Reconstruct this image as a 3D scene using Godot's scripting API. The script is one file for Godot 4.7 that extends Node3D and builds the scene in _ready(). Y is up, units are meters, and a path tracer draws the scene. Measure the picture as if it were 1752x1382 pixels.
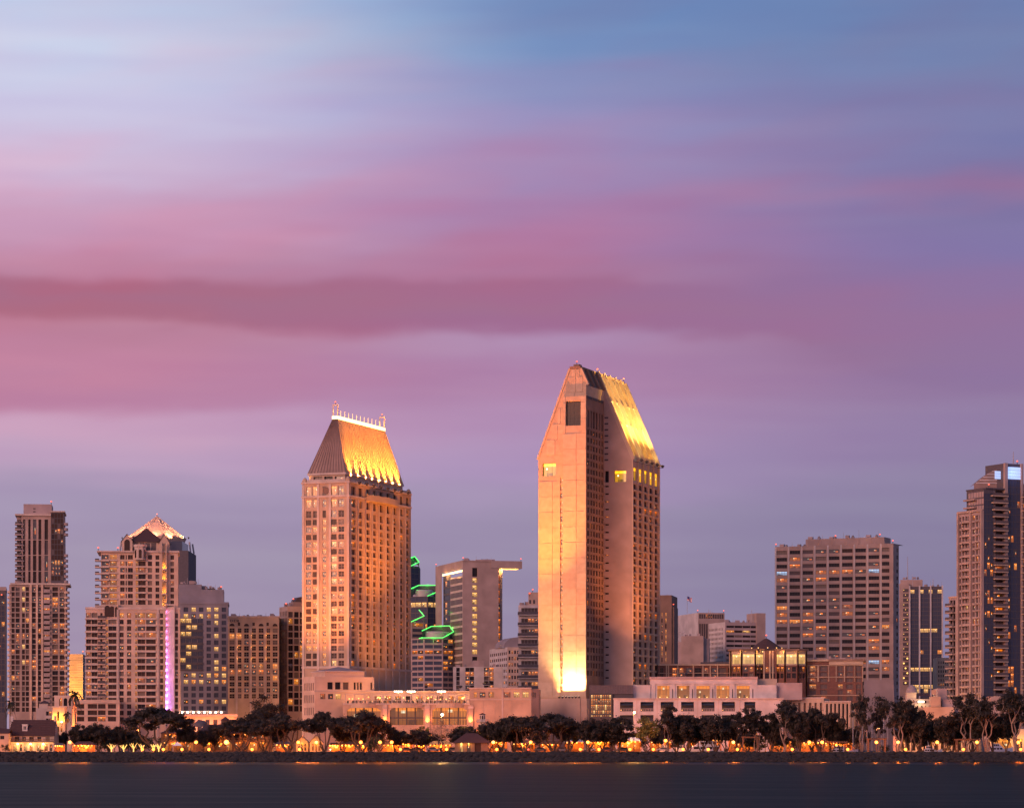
extends Node3D
# A harbour skyline at dusk seen across the bay. Measures were read off the photograph through a level shift lens:
# F is the focal length in the photograph's pixels, so a thing that is w pixels wide at d metres is w * d / F metres wide.
const F := 5000.0
const CX := 876.0
const HY := 1281.0
const EYE := 4.0
const GY := 3.0          # height of the quay above the water
const TURN := 21.0       # the street grid is turned by this many degrees

var M := {}              # materials by name
var LIT := {}            # lit window materials by colour name
var used := {}           # name counters of top-level things
var rng := RandomNumberGenerator.new()

# ---------------------------------------------------------------- geometry
class Geo:
	var v := PackedVector3Array()
	var n := PackedVector3Array()
	var t := PackedVector2Array()
	var c := PackedColorArray()
	var i := PackedInt32Array()
	var x := Transform3D()
	var tint := Color(1, 1, 1)
	var tinted := false
	func vert(p: Vector3, m: Vector3, uv := Vector2.ZERO) -> void:
		v.append(x * p); n.append((x.basis * m).normalized()); t.append(uv)
		if tinted: c.append(tint)
	func quad(a: Vector3, b: Vector3, d: Vector3, e: Vector3) -> void:   # corners counter-clockwise as seen from outside
		var m := (d - a).cross(e - b)
		if m.length_squared() < 1e-12: return
		m = m.normalized()
		var k := v.size()
		vert(a, m, Vector2(0, 1)); vert(b, m, Vector2(1, 1)); vert(d, m, Vector2(1, 0)); vert(e, m, Vector2(0, 0))
		i.append_array([k, k + 2, k + 1, k, k + 3, k + 2])
	func tri(a: Vector3, b: Vector3, d: Vector3) -> void:
		var m := (b - a).cross(d - a)
		if m.length_squared() < 1e-12: return
		m = m.normalized()
		var k := v.size()
		vert(a, m, Vector2(0, 1)); vert(b, m, Vector2(1, 1)); vert(d, m, Vector2(0.5, 0))
		i.append_array([k, k + 2, k + 1])
	func box(lo: Vector3, hi: Vector3) -> void:
		var a := Vector3(minf(lo.x, hi.x), minf(lo.y, hi.y), minf(lo.z, hi.z))
		var b := Vector3(maxf(lo.x, hi.x), maxf(lo.y, hi.y), maxf(lo.z, hi.z))
		var p := func(q: int) -> Vector3: return Vector3(b.x if q & 1 else a.x, b.y if q & 2 else a.y, b.z if q & 4 else a.z)
		quad(p.call(4), p.call(5), p.call(7), p.call(6))
		quad(p.call(1), p.call(0), p.call(2), p.call(3))
		quad(p.call(5), p.call(1), p.call(3), p.call(7))
		quad(p.call(0), p.call(4), p.call(6), p.call(2))
		quad(p.call(6), p.call(7), p.call(3), p.call(2))
		quad(p.call(0), p.call(1), p.call(5), p.call(4))
	func at(cx: float, cy: float, cz: float, w: float, h: float, d: float) -> void:   # a box by its base centre
		box(Vector3(cx - w / 2, cy, cz - d / 2), Vector3(cx + w / 2, cy + h, cz + d / 2))
	func tube(a: Vector3, b: Vector3, ra: float, rb: float, seg := 6, caps := true) -> void:
		var d := (b - a).normalized()
		var u := d.cross(Vector3.UP if absf(d.y) < 0.9 else Vector3.RIGHT).normalized()
		var w := d.cross(u)
		var k := v.size()
		for s in seg + 1:
			var g := TAU * s / seg
			var m := u * cos(g) + w * sin(g)
			vert(a + m * ra, m, Vector2(float(s) / seg, 1)); vert(b + m * rb, m, Vector2(float(s) / seg, 0))
		for s in seg:
			var q := k + s * 2
			i.append_array([q, q + 1, q + 2, q + 1, q + 3, q + 2])
		if caps and rb > 0.01:
			var e := v.size()
			for s in seg: vert(b + (u * cos(TAU * s / seg) + w * sin(TAU * s / seg)) * rb, d)
			for s in range(1, seg - 1): i.append_array([e, e + s + 1, e + s])
	func lathe(o: Vector3, prof: Array, seg := 12, turn := 0.0, flat := false) -> void:   # prof: [radius, height] upwards
		for q in prof.size() - 1:
			var r0: float = prof[q][0]; var y0: float = prof[q][1]
			var r1: float = prof[q + 1][0]; var y1: float = prof[q + 1][1]
			for s in seg:
				var g0 := turn + TAU * s / seg
				var g1 := turn + TAU * (s + 1) / seg
				var c0 := Vector3(cos(g0), 0, -sin(g0)); var c1 := Vector3(cos(g1), 0, -sin(g1))
				var a := o + c0 * r0 + Vector3(0, y0, 0); var b := o + c1 * r0 + Vector3(0, y0, 0)
				var d := o + c1 * r1 + Vector3(0, y1, 0); var e := o + c0 * r1 + Vector3(0, y1, 0)
				if flat:
					if r1 < 0.001: tri(a, b, d)
					elif r0 < 0.001: tri(b, d, e)
					else: quad(a, b, d, e)
				else:
					var k := v.size()
					var up := (r0 - r1) / maxf(0.001, Vector2(r0 - r1, y1 - y0).length())
					var out := (y1 - y0) / maxf(0.001, Vector2(r0 - r1, y1 - y0).length())
					vert(a, c0 * out + Vector3(0, up, 0)); vert(b, c1 * out + Vector3(0, up, 0))
					vert(d, c1 * out + Vector3(0, up, 0)); vert(e, c0 * out + Vector3(0, up, 0))
					i.append_array([k, k + 2, k + 1, k, k + 3, k + 2])
	func prism(pts: Array, y0: float, y1: float) -> void:   # pts: Vector2(x, z) counter-clockwise seen from above, convex
		var m := pts.size()
		for k in m:
			var a: Vector2 = pts[k]; var b: Vector2 = pts[(k + 1) % m]
			quad(Vector3(a.x, y0, a.y), Vector3(b.x, y0, b.y), Vector3(b.x, y1, b.y), Vector3(a.x, y1, a.y))
		for k in range(1, m - 1):
			tri(Vector3(pts[0].x, y1, pts[0].y), Vector3(pts[k].x, y1, pts[k].y), Vector3(pts[k + 1].x, y1, pts[k + 1].y))
	func add_to(mesh: ArrayMesh, mat: Material) -> ArrayMesh:
		if v.is_empty(): return mesh
		var a := []; a.resize(Mesh.ARRAY_MAX)
		a[Mesh.ARRAY_VERTEX] = v; a[Mesh.ARRAY_NORMAL] = n; a[Mesh.ARRAY_TEX_UV] = t; a[Mesh.ARRAY_INDEX] = i
		if tinted: a[Mesh.ARRAY_COLOR] = c
		mesh.add_surface_from_arrays(Mesh.PRIMITIVE_TRIANGLES, a)
		mesh.surface_set_material(mesh.get_surface_count() - 1, mat)
		return mesh

# ---------------------------------------------------------------- naming and nodes
func numbered(called: String) -> String:
	var k: int = used.get(called, -1) + 1
	used[called] = k
	return called if k == 0 else "%s_%03d" % [called, k]

func tag(o: Node3D, label: String, category: String, group := "", kind := "") -> Node3D:
	if label: o.set_meta("label", label)
	if category: o.set_meta("category", category)
	if group: o.set_meta("group", group)
	if kind: o.set_meta("kind", kind)
	return o

func thing(called: String, label: String, category: String, where: Vector3, turn := 0.0, group := "") -> Node3D:
	var o := Node3D.new()
	o.name = numbered(called)
	add_child(o)
	o.position = where; o.rotation.y = turn
	return tag(o, label, category, group)

func part(called: String, g: Geo, mat: Material, parent: Node) -> MeshInstance3D:
	return part_mesh(called, g.add_to(ArrayMesh.new(), mat), parent)

func part_mesh(called: String, mesh: Mesh, parent: Node) -> MeshInstance3D:
	var o := MeshInstance3D.new()
	o.mesh = mesh
	o.name = called if parent != self else numbered(called)
	parent.add_child(o, true)
	return o

func copy(o: Node3D, called: String, label: String, where: Vector3, turn: float, size := 1.0) -> Node3D:
	var c: Node3D = o.duplicate()
	c.name = numbered(called); add_child(c)
	c.position = where; c.rotation.y = turn; c.scale = Vector3.ONE * size
	c.set_meta("label", label)
	return c

func P(px: float, d: float, y := GY) -> Vector3: return Vector3((px - CX) * d / F, y, -d)
func H(py: float, d: float) -> float: return EYE + (HY - py) * d / F      # height above the water

# ---------------------------------------------------------------- materials
func lin(r: float, g: float, b: float) -> Color: return Color(r, g, b).linear_to_srgb()

func grime(freq: float, lo: float, seed_: int) -> NoiseTexture2D:
	var n := FastNoiseLite.new(); n.seed = seed_; n.frequency = freq; n.fractal_octaves = 4
	var tx := NoiseTexture2D.new(); tx.width = 256; tx.height = 256; tx.seamless = true; tx.noise = n
	var gr := Gradient.new(); gr.set_color(0, Color(lo, lo, lo)); gr.set_color(1, Color(1, 1, 1)); tx.color_ramp = gr
	return tx

func mat(called: String, r: float, g: float, b: float, rough := 0.85, tex: Texture2D = null, scale_ := 0.06) -> StandardMaterial3D:
	var m := StandardMaterial3D.new()
	m.albedo_color = lin(r, g, b); m.roughness = rough; m.resource_name = called
	if tex:
		m.albedo_texture = tex; m.uv1_triplanar = true; m.uv1_world_triplanar = true; m.uv1_scale = Vector3.ONE * scale_
	M[called] = m
	return m

func glow(called: String, r: float, g: float, b: float, e: float) -> StandardMaterial3D:
	var m := mat(called, 0.3, 0.28, 0.25, 0.5)
	m.emission_enabled = true; m.emission = lin(r, g, b); m.emission_energy_multiplier = e
	return m

func room(called: String, r: float, g: float, b: float, e: float, kind: int, seed_: int) -> void:   # a lit interior seen through the pane
	var q := RandomNumberGenerator.new(); q.seed = seed_
	var im := Image.create(24, 20, false, Image.FORMAT_RGB8)
	var base := Color(r, g, b)
	im.fill(base * q.randf_range(0.5, 0.7))
	im.fill_rect(Rect2i(0, 0, 24, 5), base * 0.95)                   # the bright ceiling
	for k in 3: im.fill_rect(Rect2i(q.randi_range(0, 20), q.randi_range(11, 15), q.randi_range(2, 8), 9), base * q.randf_range(0.15, 0.5))
	if kind == 1:
		im.fill_rect(Rect2i(0, 0, q.randi_range(3, 9), 20), base * 0.42); im.fill_rect(Rect2i(q.randi_range(15, 20), 0, 9, 20), base * 0.5)
	if kind == 2:
		for k in 12: im.fill_rect(Rect2i(k * 2, 0, 1, 20), base * q.randf_range(0.7, 1.0))
	if kind == 3:
		im.fill(base * 0.16); im.fill_rect(Rect2i(q.randi_range(4, 16), q.randi_range(4, 10), 6, 6), base)
	im.fill_rect(Rect2i(q.randi_range(3, 18), q.randi_range(3, 8), 3, 3), Color(1, 0.95, 0.8))
	im.resize(48, 40, Image.INTERPOLATE_BILINEAR)
	var m := mat(called, 0.03, 0.03, 0.035, 0.12)
	m.emission_enabled = true; m.emission = Color.WHITE; m.emission_operator = BaseMaterial3D.EMISSION_OP_MULTIPLY
	m.emission_texture = ImageTexture.create_from_image(im); m.emission_energy_multiplier = e
	if not LIT.has(called.get_slice("_", 0)): LIT[called.get_slice("_", 0)] = []
	LIT[called.get_slice("_", 0)].append(m)

func make_materials() -> void:
	var g1 := grime(0.012, 0.8, 3)
	var g2 := grime(0.03, 0.86, 5)
	mat("pink_stone", 0.62, 0.44, 0.34, 0.85, g1, 0.03)
	mat("rose_stone", 0.52, 0.36, 0.26, 0.85, g1, 0.03)
	mat("tan_stone", 0.52, 0.38, 0.28, 0.85, g1, 0.03)
	mat("panel_a", 0.515, 0.38, 0.27, 0.8, g2, 0.05)
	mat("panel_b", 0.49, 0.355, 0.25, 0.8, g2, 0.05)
	mat("panel_c", 0.54, 0.40, 0.285, 0.8, g2, 0.05)
	mat("lattice", 0.66, 0.46, 0.36, 0.5, g1, 0.05)
	mat("dusk_grey", 0.255, 0.235, 0.285, 0.85, g1, 0.03)
	mat("cream", 0.58, 0.46, 0.40, 0.85, g1, 0.04)
	mat("white", 0.62, 0.55, 0.53, 0.8, g1, 0.04)
	mat("mauve", 0.42, 0.32, 0.31, 0.85, g1, 0.03)
	mat("grey", 0.30, 0.25, 0.26, 0.85, g1, 0.03)
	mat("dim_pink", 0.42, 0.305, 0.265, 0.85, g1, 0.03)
	mat("brick", 0.17, 0.075, 0.06, 0.9, g2, 0.1)
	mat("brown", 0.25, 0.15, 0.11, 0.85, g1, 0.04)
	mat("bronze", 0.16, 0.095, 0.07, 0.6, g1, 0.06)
	mat("roof_dark", 0.07, 0.035, 0.035, 0.9, g2, 0.1)
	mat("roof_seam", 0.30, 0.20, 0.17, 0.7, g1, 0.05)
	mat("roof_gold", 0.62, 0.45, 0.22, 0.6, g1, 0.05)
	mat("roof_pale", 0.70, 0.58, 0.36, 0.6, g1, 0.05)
	mat("slate", 0.10, 0.085, 0.10, 0.8, g2, 0.1)
	mat("charcoal", 0.055, 0.045, 0.05, 0.7)
	mat("steel", 0.35, 0.32, 0.34, 0.5)
	mat("timber", 0.12, 0.07, 0.045, 0.85, g2, 0.2)
	mat("plaster", 0.52, 0.42, 0.36, 0.9, g1, 0.08)
	mat("boat_white", 0.75, 0.74, 0.76, 0.35)
	mat("canvas_blue", 0.03, 0.06, 0.12, 0.9)
	mat("ground", 0.07, 0.06, 0.05, 0.95, g2, 0.05)
	mat("paving", 0.22, 0.18, 0.16, 0.9, g2, 0.1)
	mat("lawn", 0.045, 0.05, 0.025, 0.95, g2, 0.1)
	mat("rock", 0.13, 0.105, 0.095, 0.95, g2, 0.3)
	mat("bark", 0.11, 0.075, 0.055, 0.95, g2, 0.4)
	mat("bark_pale", 0.30, 0.22, 0.18, 0.9, g2, 0.4)
	for gm in [["glass", 0.022, 0.018, 0.022], ["glass_blue", 0.055, 0.065, 0.10], ["glass_warm", 0.05, 0.03, 0.024], ["glass_soft", 0.11, 0.085, 0.085], ["glass_blind", 0.19, 0.145, 0.12]]:
		mat(gm[0], gm[1], gm[2], gm[3], 0.12)
		M[gm[0]].metallic_specular = 0.22
	for k in 4: room("warm_%d" % k, 1.0, 0.56, 0.17, 1.5, k % 4, 11 + k)
	for k in 3: room("gold_%d" % k, 1.0, 0.48, 0.07, 1.6, [0, 1, 3][k], 31 + k)
	for k in 3: room("pale_%d" % k, 1.0, 0.72, 0.38, 1.6, [0, 2, 1][k], 41 + k)
	for k in 3: room("dusk_%d" % k, 1.0, 0.48, 0.18, 0.8, [3, 1, 3][k], 51 + k)
	for k in 2: room("cool_%d" % k, 0.72, 0.84, 1.0, 1.3, [0, 3][k], 61 + k)
	room("cream_0", 1.0, 0.76, 0.44, 1.9, 2, 71)
	for k in 2: room("yellow_%d" % k, 1.0, 0.70, 0.08, 2.3, [2, 0][k], 91 + k)
	glow("lamp_orange", 1.0, 0.27, 0.02, 3.2)  # the halo round the lamps is put into this orange and enlarged globes
	glow("lamp_warm", 1.0, 0.52, 0.12, 2.0)
	glow("lamp_white", 1.0, 0.86, 0.62, 4.0)
	glow("lamp_violet", 0.45, 0.2, 1.0, 2.0)
	for k in 3: room("amber_%d" % k, 1.0, 0.56, 0.19, 1.0, [2, 1, 0][k], 81 + k)
	glow("lamp_red", 1.0, 0.09, 0.03, 2.2)
	glow("tube_green", 0.05, 0.9, 0.12, 1.25)
	glow("tube_warm", 1.0, 0.60, 0.22, 4.0)
	glow("screen_blue", 0.36, 0.55, 1.0, 1.0)

# ---------------------------------------------------------------- the sky
func pal(v: Array, py: float) -> Color:    # v: [py, r, g, b] from the top of the picture down
	if py <= v[0][0]: return Color8(v[0][1], v[0][2], v[0][3])
	for k in v.size() - 1:
		if py <= v[k + 1][0]:
			var f: float = (py - v[k][0]) / (v[k + 1][0] - v[k][0])
			f = f * f * (3.0 - 2.0 * f)
			return Color8(v[k][1], v[k][2], v[k][3]).lerp(Color8(v[k + 1][1], v[k + 1][2], v[k + 1][3]), f)
	return Color8(v[-1][1], v[-1][2], v[-1][3])

var sky_left := [[-2600, 92, 118, 172], [-900, 132, 158, 205], [0, 194, 204, 232], [110, 202, 201, 230], [210, 207, 195, 226], [300, 208, 178, 211], [390, 207, 150, 184], [470, 196, 132, 162], [506, 172, 98, 124], [521, 160, 84, 106], [536, 170, 98, 122], [562, 192, 124, 150], [625, 196, 126, 158], [680, 188, 124, 160], [720, 203, 158, 190], [775, 190, 156, 190], [850, 164, 148, 180], [950, 161, 145, 175], [1281, 165, 140, 168]]
var sky_mid := [[-2600, 88, 112, 168], [-900, 100, 130, 182], [0, 108, 138, 190], [70, 118, 143, 192], [140, 140, 142, 190], [220, 152, 142, 192], [300, 162, 136, 184], [385, 172, 126, 172], [462, 174, 118, 158], [500, 158, 94, 132], [522, 158, 96, 130], [542, 166, 106, 146], [570, 182, 142, 180], [640, 176, 128, 170], [700, 178, 138, 180], [800, 172, 145, 188], [900, 156, 142, 174], [1000, 150, 137, 169], [1281, 152, 130, 162]]
var sky_right := [[-2600, 84, 106, 160], [-900, 98, 122, 172], [0, 108, 128, 178], [90, 114, 128, 176], [200, 122, 124, 174], [270, 124, 120, 170], [315, 146, 112, 158], [350, 130, 114, 164], [400, 130, 112, 166], [470, 136, 106, 154], [560, 136, 98, 142], [640, 144, 116, 160], [740, 146, 126, 168], [850, 139, 129, 164], [1000, 133, 122, 158], [1281, 134, 112, 154]]
var n_wisp := FastNoiseLite.new()
var n_veil := FastNoiseLite.new()

func sky_color(az: float, el: float) -> Color:    # az in degrees, 0 where the camera looks, positive to the right
	var py := HY - F * tan(deg_to_rad(minf(el, 88.0)))
	py = maxf(py, -2600.0)
	var r := deg_to_rad(az)
	var dir := Vector3(sin(r), 0, cos(r)) * 40.0
	var k := clampf(el / 4.0, 0.15, 1.0)
	var tilt := 26.0 * n_veil.get_noise_3d(dir.x * 0.9, el * 1.5, dir.z * 0.9) + 12.0 * n_wisp.get_noise_3d(dir.x * 1.6, el * 5.0, dir.z * 1.6)
	tilt += 30.0 * smoothstep(-10.5, -3.0, az) * (1.0 - smoothstep(-1.0, 8.0, az)) * smoothstep(9.2, 10.8, el) * (1.0 - smoothstep(11.0, 14.0, el))
	var fine := n_wisp.get_noise_3d(dir.x * 2.2 + 11.0, el * 9.0 - az * 0.35, dir.z * 2.2)
	tilt += 26.0 * fine + 12.0 * n_wisp.get_noise_3d(dir.x * 5.0 + 70.0, el * 22.0 - az * 0.9, dir.z * 5.0)
	tilt -= 22.0 * smoothstep(1.0, 9.0, az) * smoothstep(6.0, 7.5, el) * (1.0 - smoothstep(9.5, 11.5, el))      # the dark streak sinks towards the right
	var warp := py + tilt * k
	var w := smoothstep(-13.0, 12.5, az + 4.0 * n_veil.get_noise_3d(dir.x * 0.7 + 9.0, el * 0.8, dir.z))
	if az < -30.0: w = 0.7 * (1.0 - smoothstep(-75.0, -30.0, az))
	elif az > 90.0: w = lerpf(1.0, 0.7, smoothstep(90.0, 180.0, az))
	var c := pal(sky_left, warp).lerp(pal(sky_mid, warp), smoothstep(0.0, 0.52, w)).lerp(pal(sky_right, warp), smoothstep(0.48, 1.0, w))
	c = c.srgb_to_linear()
	var streak := 1.0 + 0.07 * n_wisp.get_noise_3d(dir.x * 1.1 + 30.0, el * 11.0 + az * 0.12, dir.z * 1.1) + 0.03 * n_wisp.get_noise_3d(dir.x * 3.0, el * 26.0, dir.z * 3.0 + 50.0)
	c = Color(c.r * streak, c.g * (streak * 0.5 + 0.5 + (streak - 1.0)), c.b * (0.4 + 0.6 * streak))
	# slanting wisps of thin rose cloud, mostly high up
	var wisp := n_wisp.get_noise_3d(dir.x * 1.3 + 80.0, el * 4.2 - az * 0.55, dir.z * 1.3) + 0.5 * n_wisp.get_noise_3d(dir.x * 2.6, el * 10.0 - az * 1.5, dir.z * 2.6 + 20.0)
	var amt := smoothstep(6.0, 10.5, el) * clampf(wisp * 1.5, -0.5, 1.0)
	c = Color(c.r * (1.0 + 0.10 * amt), c.g * (1.0 - 0.065 * amt), c.b * (1.0 - 0.07 * amt))
	var grey := c.r * 0.3 + c.g * 0.55 + c.b * 0.15
	c = c.lerp(Color(grey, grey, grey), 0.09)
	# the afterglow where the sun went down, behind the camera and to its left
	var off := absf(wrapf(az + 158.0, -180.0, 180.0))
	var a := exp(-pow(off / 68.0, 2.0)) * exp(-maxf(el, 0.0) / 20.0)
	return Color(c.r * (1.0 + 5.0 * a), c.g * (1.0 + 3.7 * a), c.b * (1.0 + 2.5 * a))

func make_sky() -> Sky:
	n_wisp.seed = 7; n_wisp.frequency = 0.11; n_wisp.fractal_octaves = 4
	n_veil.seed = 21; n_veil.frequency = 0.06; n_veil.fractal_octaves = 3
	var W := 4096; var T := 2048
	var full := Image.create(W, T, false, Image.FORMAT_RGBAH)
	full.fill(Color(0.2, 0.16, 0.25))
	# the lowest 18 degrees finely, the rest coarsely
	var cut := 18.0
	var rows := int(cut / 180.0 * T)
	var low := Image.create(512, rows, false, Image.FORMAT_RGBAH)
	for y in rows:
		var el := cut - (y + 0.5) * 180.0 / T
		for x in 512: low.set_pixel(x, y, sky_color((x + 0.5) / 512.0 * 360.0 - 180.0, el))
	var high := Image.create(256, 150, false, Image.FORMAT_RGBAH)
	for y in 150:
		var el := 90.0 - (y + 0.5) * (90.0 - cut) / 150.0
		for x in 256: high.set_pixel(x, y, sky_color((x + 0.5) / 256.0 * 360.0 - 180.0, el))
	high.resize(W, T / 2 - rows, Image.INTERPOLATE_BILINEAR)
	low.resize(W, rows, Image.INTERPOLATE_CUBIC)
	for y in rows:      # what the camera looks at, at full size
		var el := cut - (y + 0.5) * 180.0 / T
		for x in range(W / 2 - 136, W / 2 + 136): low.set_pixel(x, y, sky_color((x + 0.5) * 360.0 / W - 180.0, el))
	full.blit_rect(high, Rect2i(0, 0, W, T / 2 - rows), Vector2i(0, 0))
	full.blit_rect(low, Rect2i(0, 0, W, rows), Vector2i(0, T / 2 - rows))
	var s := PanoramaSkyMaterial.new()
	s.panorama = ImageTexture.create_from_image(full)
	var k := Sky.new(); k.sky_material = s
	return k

# ---------------------------------------------------------------- the scene
func _ready() -> void:
	var cam := Camera3D.new()
	cam.name = "camera"
	cam.projection = Camera3D.PROJECTION_FRUSTUM
	cam.near = 1.0; cam.far = 40000.0
	cam.size = 1382.0 / F
	cam.frustum_offset = Vector2(0, (HY - 691.0) / F)
	cam.position = Vector3(0, EYE, 0)
	add_child(cam)
	var env := Environment.new()
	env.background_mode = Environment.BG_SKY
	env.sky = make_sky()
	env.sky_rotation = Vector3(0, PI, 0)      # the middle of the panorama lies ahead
	env.tonemap_mode = Environment.TONE_MAPPER_LINEAR
	env.tonemap_exposure = 1.0
	env.sdfgi_enabled = true; env.ssao_enabled = true; env.ssil_enabled = true
	var we := WorldEnvironment.new(); we.name = "world"; we.environment = env
	add_child(we)
	var sun := DirectionalLight3D.new()      # the last light of the sunset, behind the camera and to its left
	sun.name = "afterglow"
	sun.light_energy = 0.85; sun.light_color = Color(1.0, 0.70, 0.58); sun.light_angular_distance = 30.0; sun.shadow_enabled = true
	sun.sky_mode = DirectionalLight3D.SKY_MODE_LIGHT_ONLY
	sun.basis = Basis.looking_at(Vector3(0.62, -0.28, -0.73), Vector3.UP)
	add_child(sun)
	make_materials()
	setting()
	twin_tower_near()
	twin_tower_main()
	hotel_podium()
	left_condos()
	back_blocks_left()
	green_lit_towers()
	courthouse_group()
	right_group()
	right_towers()
	village()
	park_trees()
	lamps()
	shore_things()

# ---------------------------------------------------------------- buildings
class Bld:
	var o: Node3D
	var X0: float; var d0: float; var s: float; var c: float
	var walls := {}
	var wins := []
	var q := RandomNumberGenerator.new()
	func g(key: String) -> Geo:
		if not walls.has(key): walls[key] = Geo.new()
		return walls[key]
	func fx(px: float, z := 0.0) -> float:      # x on the plane z that is seen at px
		var k := (px - CX) / F
		return (k * (d0 - z * c) - X0 + z * s) / (c + k * s)
	func rz(px: float, x := 0.0) -> float:      # z on the plane x that is seen at px
		var k := (px - CX) / F
		return -(k * (d0 - x * s) - X0 - x * c) / (s - k * c)
	func hy(py: float, x := 0.0, z := 0.0) -> float:   # height above the quay that is seen at py
		return EYE + (HY - py) * (d0 - x * s - z * c) / F - GY
	func pairs(p: Array, f: Callable) -> Array:
		var r := []
		for a in p: r.append([f.call(a[0]), f.call(a[1])])
		return r

func bld(called: String, label: String, px: float, d: float, turn := TURN, cat := "building") -> Bld:
	var b := Bld.new()
	b.o = thing(called, label, cat, P(px, d), -deg_to_rad(turn))
	b.X0 = (px - CX) * d / F; b.d0 = d; b.s = sin(deg_to_rad(turn)); b.c = cos(deg_to_rad(turn))
	b.q.seed = hash(called + label)
	return b

static func even(p0: float, p1: float, k: int, share: float) -> Array:    # k openings that take this share of the width
	var r := []
	var w := (p1 - p0) / k
	for j in k: r.append([p0 + w * (j + 0.5 - share / 2), p0 + w * (j + 0.5 + share / 2)])
	return r

static func pitch(top: float, step: float, k: int, h: float) -> Array:   # rows given in picture heights, top one first
	var r := []
	for j in k: r.append([top + step * j, top + step * j + h])
	return r

func rows_of(b: Bld, py: Array, x := 0.0, z := 0.0) -> Array:
	var r := []
	for a in py: r.append([b.hy(a[1], x, z), b.hy(a[0], x, z)])
	r.reverse()
	return r

# A wall from p0 to p1 (left to right as seen from outside) with real openings; a pane is set back in each.
# opt: mat, deep, mv, mh (bars), frame, glass, lit (share), tone (colours of lit rooms), on (Callable(col, row) -> "" or a tone), mask (Callable), bare
func wall(b: Bld, p0: Vector3, p1: Vector3, y0: float, y1: float, cols: Array, rows: Array, opt := {}) -> void:
	var g := b.g(opt.get("mat", "pink_stone"))
	var U := (p1 - p0); var W := U.length(); U /= W
	var N := U.cross(Vector3.UP)
	var deep: float = opt.get("deep", 0.35)
	var at := func(u: float, y: float, back := 0.0) -> Vector3: return p0 + U * u + Vector3(0, y, 0) - N * back
	var keep: Callable = opt.get("mask", func(_c, _r): return true)
	var prev := y0
	var nr := rows.size()
	for ri in nr:
		var r: Array = rows[ri]
		if r[0] > prev + 0.001: g.quad(at.call(0, prev), at.call(W, prev), at.call(W, r[0]), at.call(0, r[0]))
		var left := 0.0
		for ci in cols.size():
			if not keep.call(ci, nr - 1 - ri): continue
			var k: Array = cols[ci]
			if k[0] > left + 0.001: g.quad(at.call(left, r[0]), at.call(k[0], r[0]), at.call(k[0], r[1]), at.call(left, r[1]))
			left = k[1]
			g.quad(at.call(k[0], r[0]), at.call(k[1], r[0]), at.call(k[1], r[0], deep), at.call(k[0], r[0], deep))
			g.quad(at.call(k[0], r[1], deep), at.call(k[1], r[1], deep), at.call(k[1], r[1]), at.call(k[0], r[1]))
			g.quad(at.call(k[0], r[0]), at.call(k[0], r[0], deep), at.call(k[0], r[1], deep), at.call(k[0], r[1]))
			g.quad(at.call(k[1], r[0], deep), at.call(k[1], r[0]), at.call(k[1], r[1]), at.call(k[1], r[1], deep))
			var tone := ""
			if opt.has("on"): tone = opt.on.call(ci, nr - 1 - ri)
			if tone == "" and b.q.randf() < opt.get("lit", 0.0):
				var tl: Array = opt.get("tone", ["warm", "gold", "dusk", "dusk"])
				tone = tl[b.q.randi() % tl.size()]
			if tone == "off": tone = ""
			var w: float = k[1] - k[0]; var h: float = r[1] - r[0]
			b.wins.append({"t": Transform3D(U * w, Vector3(0, h, 0), N, at.call((k[0] + k[1]) / 2, (r[0] + r[1]) / 2, deep)), "tone": tone, "area": w * h,
				"mv": opt.get("mv", 1), "mh": opt.get("mh", 0), "frame": opt.get("frame", "charcoal"), "glass": opt.get("glass", "glass"), "w": w, "h": h})
		if W > left + 0.001: g.quad(at.call(left, r[0]), at.call(W, r[0]), at.call(W, r[1]), at.call(left, r[1]))
		prev = r[1]
	if y1 > prev + 0.001: g.quad(at.call(0, prev), at.call(W, prev), at.call(W, y1), at.call(0, y1))

var panes := {}
func pane(w: float, h: float, mv: int, mh: int, frame: String) -> ArrayMesh:   # a pane of unit size in its frame
	var key := "%d %d %d %d %s" % [roundi(w * 4), roundi(h * 4), mv, mh, frame]
	if not panes.has(key):
		var gl := Geo.new(); var fr := Geo.new()
		gl.quad(Vector3(-0.5, -0.5, 0.02), Vector3(0.5, -0.5, 0.02), Vector3(0.5, 0.5, 0.02), Vector3(-0.5, 0.5, 0.02))
		var tx := 0.07 / w; var ty := 0.07 / h
		for k in [-1, 1]:
			fr.box(Vector3(k * 0.5, -0.5, 0.0), Vector3(k * (0.5 - tx), 0.5, 0.09))
			fr.box(Vector3(-0.5 + tx, k * 0.5, 0.0), Vector3(0.5 - tx, k * (0.5 - ty), 0.088))
		for k in mv: fr.box(Vector3(-0.5 + (k + 1.0) / (mv + 1) - tx / 2, -0.5 + ty, 0.0), Vector3(-0.5 + (k + 1.0) / (mv + 1) + tx / 2, 0.5 - ty, 0.084))
		for k in mh: fr.box(Vector3(-0.5 + tx, -0.5 + (k + 1.0) / (mh + 1) - ty / 2, 0.0), Vector3(0.5 - tx, -0.5 + (k + 1.0) / (mh + 1) + ty / 2, 0.08))
		var m := gl.add_to(ArrayMesh.new(), M.glass)
		panes[key] = fr.add_to(m, M[frame])
	return panes[key]

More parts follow.
